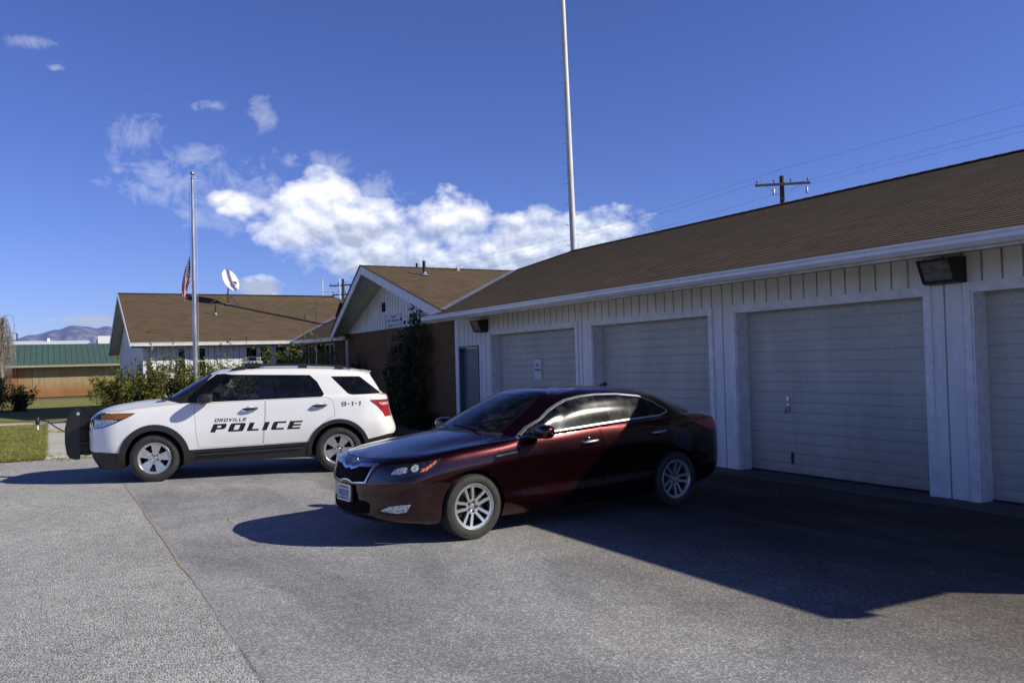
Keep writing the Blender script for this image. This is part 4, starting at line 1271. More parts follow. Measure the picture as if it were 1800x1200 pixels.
# dark shrubs at the far edge of the lawn
def mound(name, loc, rx, ry, h, n, seed, mat, label, cat, ls=.16, group=None, spiky=0):
    r = random.Random(seed); root = empty(name, loc, 0, label, cat, group); lf = MB(); st_ = MB()
    lobes = [(Vector((r.uniform(-.7, .7) * rx, r.uniform(-.7, .7) * ry, h * r.uniform(.3, .62))), r.uniform(.42, .62)) for _ in range(9)]
    for i in range(14):
        c, s = lobes[i % 9]; e = c + Vector((0, 0, h * .35 * r.random()))
        st_.tube([Vector((r.uniform(-.2, .2) * rx, r.uniform(-.2, .2) * ry, -.05)), c * .6, e], [.04, .025, .008], 5, cap=False)
    for i in range(n):
        c, s = lobes[r.randrange(9)]
        d = rnd_dir(r); k = r.random() ** .35
        p = c + Vector((d.x * rx * s * k, d.y * ry * s * k, d.z * h * s * .9 * k))
        if p.z < .02: p.z = r.uniform(.02, .3)
        dd = (d + Vector((0, 0, spiky)) + rnd_dir(r) * .5).normalized(); L = ls * r.uniform(.6, 1.4)
        leaf(lf, p, dd, rnd_dir(r), L, L * (.25 if spiky else .55))
    st_.build('stem', MAT['twig'], root, fixn=False); lf.build('foliage', MAT[mat], root, fixn=False)
    return root
SG = 'dark shrubs at the far edge of the lawn'
mound('juniper', (-49.5, -12.9, 0), 1.5, 1.5, 1.55, 5200, 41, 'conifer', 'broad dark shrub below the weeping tree at the left edge', 'shrub', group=SG, spiky=.5)
mound('juniper', (-48.4, -11.55, 0), .95, .8, 1.85, 4200, 42, 'dark_leaf', 'tallest dark shrub, in the middle of the three on the lawn', 'shrub', group=SG, spiky=.7)
cane_shrub('open_shrub', (-48.0, -10.35, 0), 1.5, .75, 14, 43, 'twiggy open shrub nearest the rusty wall on the right of the three', 'shrub', mats=('conifer', 'twig'), lsize=.12, dens=16, group=SG, twigs=5)

# grass blades on the nearer lawn, along the path and the kerb
def blades():
    r = random.Random(77); g = MB(); m = MB()
    V = []; Fc = []
    def add(x, y, h, z=.02):
        a = r.uniform(0, 2 * PI); w = .005 + .004 * r.random(); b = r.uniform(.2, .9) * h
        k = len(V); c, s = math.cos(a), math.sin(a)
        V.extend([(x - c * w, y - s * w, z), (x + c * w, y + s * w, z), (x + s * b + r.uniform(-.01, .01), y - c * b, z + h)]); Fc.append((k, k + 1, k + 2))
    for i in range(52000):
        x = -20.16 - 13.6 * r.random() ** 1.25; y = -9.27 - 7.0 * r.random() ** 1.0
        if noise.noise(Vector((x * .9, y * .9, 3))) < -.32 and r.random() < .75: continue
        add(x, y, r.uniform(.03, .085))
    for i in range(2600):
        add(-20.13 + r.gauss(0, .035), -9.25 - 7 * r.random(), r.uniform(.03, .09)); 
    for i in range(1800):
        add(-20.3 - 13.5 * r.random(), -9.25 + r.gauss(0, .03), r.uniform(.03, .09))
    g.add(V, Fc)
    mm = foliage_mat('grass_blade', (.13, .15, .035), (.27, .275, .075), (.46, .41, .19), .3)
    tag(g.build('grass', mm, fixn=False), 'short grass with dry tips on the lawn beside the path', 'grass', kind='stuff')
blades()
def litter():
    r = random.Random(9); g = MB()
    for i in range(160):
        x = -20.05 + abs(r.gauss(0, .35)) * -1 + .45 * r.random(); y = -8.75 + r.gauss(0, .42)
        s = r.uniform(.04, .085); p = Vector((x, y, .045 if x < -20.3 else .008 + .02 * r.random()))
        leaf(g, p, Vector((r.uniform(-1, 1), r.uniform(-1, 1), r.uniform(-.1, .5))).normalized(), Vector((0, 0, 1)), s, s * .6)
    for i in range(90):
        x = r.uniform(-19, -6); y = r.uniform(-.5, -.02) if r.random() < .4 else r.uniform(-7.5, -1)
        s = r.uniform(.02, .045); leaf(g, Vector((x, y, .006)), Vector((r.uniform(-1, 1), r.uniform(-1, 1), .2)).normalized(), Vector((0, 0, 1)), s, s * .6)
    tag(g.build('leaf_litter', MAT['dead_leaf'], fixn=False), 'dry yellow leaves lying at the end of the path', 'leaf litter', kind='stuff')
litter()

# hose, stake and yellow cord on the path
t = empty('garden_stake', (-30.76, -9.48, .02), 0, 'short white stake with a black cap standing in the lawn by the path', 'stake')
g = MB(); g.tube([(0, 0, 0), (0, 0, .17)], .028, 10); g.build('stem', MAT['white_trim'], t, smooth=True, angle=40)
g = MB(); g.lathe([(0, .40), (.045, .39), (.06, .36), (.06, .17), (.03, .165)], 14); g.build('cap', MAT['black_plastic'], t, smooth=True, angle=40)
g = MB(); g.tube([(-30.76, -9.45, .36), (-30.4, -9.2, .30), (-29.6, -9.0, .16), (-28.6, -8.8, .07), (-27.4, -8.5, .06), (-26, -8.1, .06)], .018, 6); tag(g.build('hose', MAT['rubber'], smooth=True), 'black garden hose running from the stake across the path', 'hose')
m = NT('yellow_rope'); m.p(color=(.62, .40, .06), rough=.7); MAT['yellow'] = m.mat
g = MB(); g.tube([(-29.0, -9.30, .06), (-29.0, -8.9, .055), (-28.9, -8.3, .055), (-28.6, -7.7, .05)], .014, 6); tag(g.build('yellow_pipe', MAT['yellow'], smooth=True), 'thin yellow pipe lying across the concrete path', 'pipe')

# ------------------------------------------------------------------ flagpole and flag
fp = empty('flagpole', (-32.62, -4.53, 0), 0, 'tall grey metal flagpole with a ball on top', 'flagpole')
m = NT('pole_metal'); v = m.obj(); n = m.noise(m.mapping(v, (6, 6, .8)), 2, 5, .7)
m.p(color=m.ramp(n, [(.3, (.22, .23, .26)), (.5, (.50, .51, .54)), (.7, (.66, .67, .70))]), rough=.38, metal=.65); MAT['pole_metal'] = m.mat
g = MB(); g.tube([(0, 0, 0), (0, 0, 3.0), (0, 0, 6.0), (-.006, 0, 8.62)], [.088, .080, .066, .050], 16); g.build('pole', MAT['pole_metal'], fp, smooth=True, angle=50)
g = MB(); g.lathe([(.05, 8.60), (.062, 8.62), (.05, 8.66), (.02, 8.68), (.02, 8.73)], 16); g.box((0, .055, 8.64), (.05, .1, .05), bev=.01); g.build('truck', MAT['galv'], fp, smooth=True, angle=40)
g = MB(); g.lathe([(.075 * math.sin(PI * i / 12), 8.80 - .075 * math.cos(PI * i / 12)) for i in range(13)], 20); g.build('ball', MAT['galv'], fp, smooth=True)
g = MB(); g.tube([(.10, .10, 8.62), (.12, .11, 5), (.12, .1, 1.2)], .005, 4); g.tube([(-.03, -.10, 8.6), (-.03, -.11, 5.9)], .005, 4); g.build('halyard', MAT['white_trim'], fp)
def flag():
    g = MB(); nu, nv = 44, 26; V = []; UV = []
    o = Vector((-32.63, -4.64, 0))
    side = Vector((-.30, -.95, 0)).normalized(); face = Vector((.95, -.30, 0))
    for i in range(nu + 1):
        u = i / nu
        for j in range(nv + 1):
            v = j / nv                                       # 0 bottom of the hoist, 1 top
            top = 5.86 - .90 * (1 - v)
            # the fly hangs down from the hoist in folds
            x = u * (.34 + .16 * math.sin(u * 3.0)) * (1.0 - .35 * (1 - v)) * (1 - .22 * u)
            dz = -1.36 * (u ** 1.08) * (.62 + .38 * v)
            fold = .055 * math.sin(u * 9 + v * 5.5) * min(1, u * 3) + .03 * math.sin(v * 13 + u * 4) * u
            p = o + side * (x + .018 * math.sin(v * 9) * u) + face * fold + Vector((0, 0, top + dz))
            V.append(tuple(p)); UV.append((u, v))
    g.add(V, [(i * (nv + 1) + j, (i + 1) * (nv + 1) + j, (i + 1) * (nv + 1) + j + 1, i * (nv + 1) + j + 1) for i in range(nu) for j in range(nv)])
    m = NT('flag_cloth'); s = m.sep(m.uv()); u, v = s[0], s[1]
    st_ = m.math('LESS_THAN', m.math('FRACT', m.math('MULTIPLY', v, 6.5)), .5)
    c = m.mix(st_, (.74, .72, .70), (.42, .025, .04))
    cant = m.math('MULTIPLY', m.math('LESS_THAN', u, .4), m.math('GREATER_THAN', v, 6 / 13))
    a = m.math('SUBTRACT', m.math('FRACT', m.math('MULTIPLY', u, 27.5 / 2)), .5); b = m.math('SUBTRACT', m.math('FRACT', m.math('MULTIPLY', v, 9.3)), .5)
    dot = m.math('LESS_THAN', m.math('ADD', m.math('MULTIPLY', a, a), m.math('MULTIPLY', b, b)), .07)
    c = m.mix(cant, c, m.mix(dot, (.022, .03, .11), (.74, .72, .70)))
    m.p(color=c, rough=.8)
    t = m.node('ShaderNodeBsdfTranslucent'); m.set(t, 0, c); k = m.node('ShaderNodeMixShader'); m.set(k, 0, .3)
    m.link(m.bsdf.outputs[0], k.inputs[1]); m.link(t.outputs[0], k.inputs[2]); m.link(k.outputs[0], m.out.inputs[0])
    o = g.build('flag', m.mat, smooth=True, fixn=False)
    ul = o.data.uv_layers.new(name='uv')
    for p in o.data.polygons:
        for li in p.loop_indices: ul.data[li].uv = UV[o.data.loops[li].vertex_index]
    tag(o, 'stars and stripes flag hanging limp at half mast', 'flag')
flag()

# ------------------------------------------------------------------ radio mast, whips, poles and wires
mt = empty('antenna_mast', (-29.8, 9.8, 0), 0, 'very tall white radio mast with step pegs rising behind the garage roof', 'antenna mast')
m = NT('mast_paint'); v = m.obj(); n = m.noise(m.mapping(v, (3, 3, .5)), 2.2, 6, .7)
m.p(color=m.ramp(n, [(.30, (.46, .42, .38)), (.46, (.70, .69, .68)), (.8, (.78, .77, .76))]), rough=.5); MAT['mast_paint'] = m.mat
g = MB(); g.tube([(0, 0, 0), (-.06, 0, 6), (-.39, 0, 17), (-.75, 0, 28.5)], [.150, .132, .100, .085], 20); g.build('mast', MAT['mast_paint'], mt, smooth=True, angle=50)
for i in range(27):
    z = 5.6 + i * .42; xo = -.06 - .33 * max(0, (z - 6)) / 11; sgn = 1 if i % 2 else -1
    d = Vector((.47, .88, 0)) * sgn; r_ = .135 - .035 * (z - 6) / 11
    g = MB(); g.tube([Vector((xo, 0, z)) + d * r_ * .7, Vector((xo, 0, z)) + d * (r_ + .13), Vector((xo, 0, z + .03)) + d * (r_ + .135)], .011, 5); g.build('step_peg', MAT['galv'], mt)
wh = empty('whip_antenna', (-44.2, 3.45, 3.2), 0, 'pair of white whip antennas standing behind the left roof ridge', 'antenna')
g = MB(); g.tube([(0, 0, 1.9), (0, 0, 3.08)], .028, 8); g.build('whip', MAT['white_trim'], wh)
g = MB(); g.tube([(.42, .78, .2), (.42, .78, 3.1)], .028, 8); g.build('whip', MAT['white_trim'], wh)
g = MB(); g.tube([(.42, .78, 2.45), (0, 0, 2.45)], .025, 6); g.build('arm', MAT['white_trim'], wh)
g = MB(); g.tube([(.42, .78, 0), (.42, .78, .3)], .05, 8); g.build('foot', MAT['galv'], wh)
w2 = empty('whip_antenna', (-29.9, 3.2, 3.0), 0, 'single thin white whip antenna behind the brick gable ridge', 'antenna'); g = MB(); g.tube([(0, 0, 0), (0, 0, 2.75)], .022, 6); g.build('whip', MAT['white_trim'], w2)

MAT['old_wood'] = simple('old_wood', (.075, .055, .040), .9, var=.4, scale=6, bump=.3, bscale=30, bdist=.01)
MAT['arm_wood'] = simple('arm_wood', (.30, .235, .16), .85, var=.3, scale=5)
MAT['arm_grey'] = simple('arm_grey', (.20, .175, .15), .85, var=.3, scale=5)
MAT['insulator'] = simple('insulator', (.10, .10, .10), .3)
MAT['wire'] = simple('wire', (.22, .24, .30), .6)
def utility_pole(loc, H, arms, rz, label, armmat):
    r = empty('utility_pole', loc, rz, label, 'utility pole', 'utility poles behind the station')
    g = MB(); g.tube([(0, 0, 0), (0, 0, H)], [.17, .115], 12); g.lathe([(.118, H - .01), (.118, H + .05), (0, H + .05)], 12); g.build('pole', MAT['old_wood'], r, smooth=True, angle=40)
    for z, L, n in arms:
        g = MB(); g.box((.02, -.14, z), (L, .10, .12)); a = g.build('crossarm', MAT[armmat], r)
        for s in (-1, 1): g = MB(); g.bar((s * L * .3, -.14, z - .06), (0, -.13, z - .75), .03, .012); g.build('brace', MAT['galv'], r)
        for x in [(-.46 + .92 * i / (n - 1)) * L for i in range(n)]:
            if abs(x) < .2: continue
            g = MB(); g.lathe([(.012, .06), (.012, .14), (.04, .15), (.05, .18), (.035, .20), (.045, .23), (.03, .26), (0, .27)], 10, origin=(x, -.14, z)); g.build('insulator', MAT['insulator'], a, smooth=True)
    return r
PA = 1.02
p1 = utility_pole((-32.76, 24.51, 0), 10.95, [(10.55, 2.75, 4)], 0.92, 'weathered utility pole with one crossarm above the garage roof', 'arm_grey')
for s, dz in ((-.45, -.55), (1.2, -.55)):
    g = MB(); g.lathe([(.06, 0), (.07, .05), (.055, .12), (.06, .28), (.03, .34), (0, .34)], 10, origin=(s, -.2, 10.55 + dz)); g.build('fuse_cutout', MAT['galv'], p1, smooth=True)
p2 = utility_pole((-72.8, 13.44, 0), 9.25, [(8.75, 2.5, 4), (7.95, 2.0, 4)], 0.75, 'distant utility pole with two crossarms left of the brick gable', 'arm_wood')
g = MB(); g.lathe([(0, 0), (.22, .02), (.24, .1), (.24, .62), (.2, .7), (0, .72)], 14, origin=(.30, -.3, 6.1)); g.build('transformer', MAT['gutter'], p2, smooth=True, angle=40)
def wire(a, b, sag, label, rad=.0055, n=24):
    a = Vector(a); b = Vector(b); P = []
    for i in range(n + 1):
        t = i / n; p = a.lerp(b, t); p.z -= sag * 4 * t * (1 - t); P.append(p)
    g = MB(); g.tube(P, rad, 5); tag(g.build('power_line', MAT['wire']), label, 'power line', 'power lines strung along the utility poles')
wire((-32.76, 24.51, 11.35), (60, 25.2, 11.5), .15, 'uppermost wire rising to the right from the pole top')
wire((-32.3, 25.3, 10.65), (60, 23.6, 10.7), .15, 'middle wire rising to the right from the crossarm')
wire((-32.0, 25.9, 10.55), (60, 24.2, 10.6), .15, 'lowest wire rising to the right from the crossarm end')
wire((-32.76, 24.51, 11.35), (-72.8, 13.44, 9.4), .9, 'uppermost wire running left from the pole top toward the distant pole')
wire((-33.2, 23.6, 10.75), (-73.4, 12.6, 8.95), .9, 'middle wire running left from the crossarm toward the distant pole')
wire((-32.2, 25.5, 10.5), (-72.3, 14.3, 8.9), 1.0, 'lowest wire running left from the crossarm toward the distant pole')

# ------------------------------------------------------------------ far left: shed, white roofs, trees, mountains
sh = empty('metal_shed', (-78, -8, 0), 0, 'long rusty brown shed with a green ribbed metal roof', 'shed')
def rust():
    m = NT('rusty_sheet'); v = m.obj(); s = m.sep(v)
    n = m.noise(m.mapping(v, (1, .55, .22)), 1.1, 6, .7); n2 = m.noise(m.mapping(v, (1, 1, .3)), 3, 6, .7)
    mid = m.ramp(m.math('MULTIPLY_ADD', s[2], .36, 0), [(.12, 0), (.45, 1), (.75, .9), (.92, 0)])
    right = m.ramp(m.math('MULTIPLY_ADD', s[1], .1, .5), [(.16, 0), (.26, 1)])
    k = m.math('MULTIPLY', m.math('MULTIPLY', mid, right), m.ramp(n2, [(.25, .7), (.6, 1)]))
    c = m.mix(k, m.ramp(n, [(.3, (.19, .088, .03)), (.65, (.33, .155, .05))]), m.ramp(n2, [(.3, (.27, .20, .095)), (.7, (.42, .33, .17))]))
    j = m.math('LESS_THAN', m.math('FRACT', m.math('DIVIDE', m.math('ADD', s[1], 40), 1.02)), .035)
    lft = m.math('LESS_THAN', s[1], -1.4)
    c = m.mix(m.math('MULTIPLY', m.math('MULTIPLY', j, lft), .85), c, (.03, .018, .01))
    m.p(color=c, rough=.75); return m.mat
def ribs(name, col, axis, step):
    m = NT(name); v = m.obj(); s = m.sep(v)
    f = m.math('FRACT', m.math('DIVIDE', m.math('ADD', s[axis], 100), step)); d = m.math('ABSOLUTE', m.math('SUBTRACT', f, .5))
    k = m.ramp(d, [(.0, 1), (.10, .0), (.5, 0)]); n = m.noise(v, .6, 4)
    c = m.mix(m.math('MULTIPLY', k, .6), m.ramp(n, [(.3, col), (.7, tuple(q * 1.2 for q in col))]), tuple(q * .3 for q in col))
    m.p(color=c, rough=.5, spec=.4); m.bump(k, .6, .04); return m.mat
g = MB(); g.box((0, 3, 1.3), (.2, 26, 2.7)); g.build('wall', rust(), sh)
g = MB(); g.prism([(.9, 2.44), (-5.2, 4.30), (-5.2, 4.20), (.9, 2.34)], 'y', -4.2, 18); g.build('roof', ribs('green_roof', (.070, .122, .098), 1, .42), sh)
g = MB(); g.box((.93, 6.9, 2.40), (.05, 22.2, .16)); g.build('fascia', simple('shed_fascia', (.34, .33, .24), .7), sh)
m = NT('white_metal_roof'); m.p(color=(.85, .86, .88), rough=.35); MAT['white_roof'] = m.mat
b1 = empty('white_building', (-120, -9, 0), 0, 'long low white roofed building showing just above the green roof', 'building')
g = MB(); g.box((-4, 0, 2.6), (8, 9.2, 5.2)); g.build('wall', MAT['white_trim'], b1); g = MB(); g.prism([(.4, 5.45), (-4, 5.98), (-8.4, 5.45), (-8.4, 5.3), (.4, 5.3)], 'y', -4.7, 4.6); g.build('roof', MAT['white_roof'], b1)
g = MB(); g.box((-3.6, 0, 6.08), (.5, .3, .4)); g.build('roof_vent', MAT['white_roof'], b1)
b2 = empty('white_building', (-115, -2.6, 0), 0, 'white building with a steep roof beside the gable of the left wing', 'building')
g = MB(); g.box((-4, 1, 2.5), (8, 5, 5)); g.build('wall', MAT['white_trim'], b2); g = MB(); g.poly([(.3, -1.2, 5.0), (.3, 4, 5.0), (-4, 4, 6.35), (-4, -1.05, 6.35)]); g.poly([(-4, -1.05, 6.35), (-4, 4, 6.35), (-8.3, 4, 5), (-8.3, -1.2, 5)]); g.build('roof', MAT['white_roof'], b2)
def far_tree(name, loc, h, w, seed, label, n=2600):
    r = random.Random(seed); root = empty(name, loc, 0, label, 'tree', 'trees behind the green roofed shed'); lf = MB(); tr = MB()
    tr.tube([(0, 0, 0), (0, 0, h * .35), (.1, 0, h * .75)], [.28, .2, .06], 8)
    L_ = [(Vector((r.uniform(-.5, .5) * w, r.uniform(-.5, .5) * w, h * r.uniform(.5, .82))), r.uniform(.18, .36) * w) for _ in range(13)]
    for c, s in L_: tr.tube([(0, 0, h * .35), c * .8, c], [.1, .05, .02], 5, cap=False)
    for i in range(n):
        c, s = L_[r.randrange(13)]; d = rnd_dir(r); p = c + d * s * r.random() ** .4
        leaf(lf, p, (d + rnd_dir(r) * .6).normalized(), rnd_dir(r), .5 * r.uniform(.5, 1.2), .32)
    tr.build('trunk', MAT['twig'], root, fixn=False); lf.build('crown', MAT['tree_leaf'], root, fixn=False)
far_tree('tree', (-150, -11.6, 0), 7.6, 3.0, 61, 'dark green tree showing above the middle of the shed roof')
far_tree('tree', (-160, -13.6, 0), 6.9, 1.6, 62, 'small tree tip showing above the left end of the shed roof', 1200)
def weeping():
    r = random.Random(21); root = empty('weeping_tree', (-70, -12.05, 0), 0, 'bare weeping birch with pale trunk at the left edge', 'tree'); root.scale = (.8, .8, .93)
    tr = MB(); br = MB(); H = 6.2
    tr.tube([(0, 0, -.1), (.05, .05, 1.5), (-.03, .0, 3.2), (0, .2, 4.8), (0, .28, H)], [.30, .24, .17, .10, .04], 10)
    tr.tube([(0, 0, 1.2), (.1, -.5, 2.6), (.1, -.7, 5.0)], [.17, .12, .05], 8)
    tr.build('trunk', MAT['bark_pale'], root, smooth=True)
    for k in range(120):
        a = r.uniform(0, 2 * PI); z0 = r.uniform(3.4, H - .1); R_ = r.uniform(.25, 1.0); drop = r.uniform(1.2, 3.2)
        c = Vector((math.cos(a), math.sin(a), 0)); b = Vector((0, .15, z0))
        pts = [b, b + c * R_ * .45 + Vector((0, 0, .35)), b + c * R_ * .85 + Vector((0, 0, .28)), b + c * R_ * 1.02 + Vector((0, 0, -.3)), b + c * R_ * 1.06 + Vector((r.uniform(-.1, .1), r.uniform(-.1, .1), -drop * .6)), b + c * R_ * 1.04 + Vector((r.uniform(-.15, .15), r.uniform(-.15, .15), -drop))]
        br.tube(pts, [.026, .020, .014, .010, .008, .005], 4, cap=False)
        for q in range(3):
            i = r.randrange(2, 4); p = pts[i]; e = p + Vector((r.uniform(-.25, .25), r.uniform(-.25, .25), -r.uniform(.6, 1.8)))
            br.tube([p, p.lerp(e, .5) + Vector((r.uniform(-.05, .05), r.uniform(-.05, .05), 0)), e], [.010, .007, .004], 3, cap=False)
    br.build('branches', MAT['bark_pale'], root, fixn=False)
weeping()
lp = empty('street_lamp', (-130, -12.61, 0), 0, 'thin dark lamp post with a curved arm behind the shed roof', 'street lamp')
g = MB(); g.tube([(0, 0, 0), (0, 0, 7.2)], .09, 8); g.build('pole', MAT['dark_metal'], lp); g = MB(); g.tube([(0, 0, 7.15), (0, -.9, 7.3), (0, -1.7, 7.55)], .05, 6); g.build('arm', MAT['dark_metal'], lp)

def mountains():
    prof = [(-9, 110), (-5, 150), (-2.8, 205), (-1.7, 214), (-.8, 240), (.4, 271), (1.15, 296), (1.9, 288), (2.35, 276), (2.9, 288), (3.5, 268), (4.6, 225), (7, 240), (10, 170), (16, 120), (22, 90)]
    V = []; NX, NY = 240, 46
    def h(t):
        for (a, b), (c, d) in zip(prof[:-1], prof[1:]):
            if a <= t <= c:
                s = (t - a) / (c - a); s = s * s * (3 - 2 * s); return b + (d - b) * s
        return 80
    for i in range(NX + 1):
        t = -9 + 31 * i / NX
        for j in range(NY + 1):
            s = j / NY; y = t * 100; x = -4300 - 1900 * s
            up = math.sin(min(1, s * 1.7) * PI / 2) ** 1.15 if s < .62 else math.cos((s - .62) / .38 * PI / 2) ** .8
            sp = Vector((x * .0019, y * .0019, 2)); q = noise.fractal(sp, 1.0, 2.1, 7); ridge = 1 - abs(noise.noise(Vector((x * .0012, y * .004, 7))))
            gul = abs(noise.noise(Vector((y * .011, x * .0016, 4))))
            z = h(t) * up * (1 + .02 * q) + (q * 26 - gul * 60 * math.sin(PI * min(1, s / .62))) * (1 - abs(2 * min(s / .62, 1) - 1)) * .9
            V.append((x, y, z - 20))
    g = MB(); g.add(V, [(i * (NY + 1) + j, (i + 1) * (NY + 1) + j, (i + 1) * (NY + 1) + j + 1, i * (NY + 1) + j + 1) for i in range(NX) for j in range(NY)])
    m = NT('mountain_haze'); v = m.obj(); n = m.noise(v, .010, 8, .7); n2 = m.noise(m.mapping(v, (1, 1.6, .6)), .022, 7, .75)
    c = m.ramp(n, [(.38, (.13, .13, .15)), (.52, (.30, .28, .26)), (.62, (.58, .52, .45))])
    c = m.mix(m.ramp(n2, [(.45, 0), (.60, .75)]), c, (.10, .115, .14))
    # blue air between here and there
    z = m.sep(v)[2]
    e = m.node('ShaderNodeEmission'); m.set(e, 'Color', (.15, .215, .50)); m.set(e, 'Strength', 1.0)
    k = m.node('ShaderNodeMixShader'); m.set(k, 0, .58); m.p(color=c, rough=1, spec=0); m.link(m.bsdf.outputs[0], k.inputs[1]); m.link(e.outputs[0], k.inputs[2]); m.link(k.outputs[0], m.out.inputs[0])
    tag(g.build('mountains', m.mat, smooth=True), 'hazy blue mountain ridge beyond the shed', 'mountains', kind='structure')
mountains()
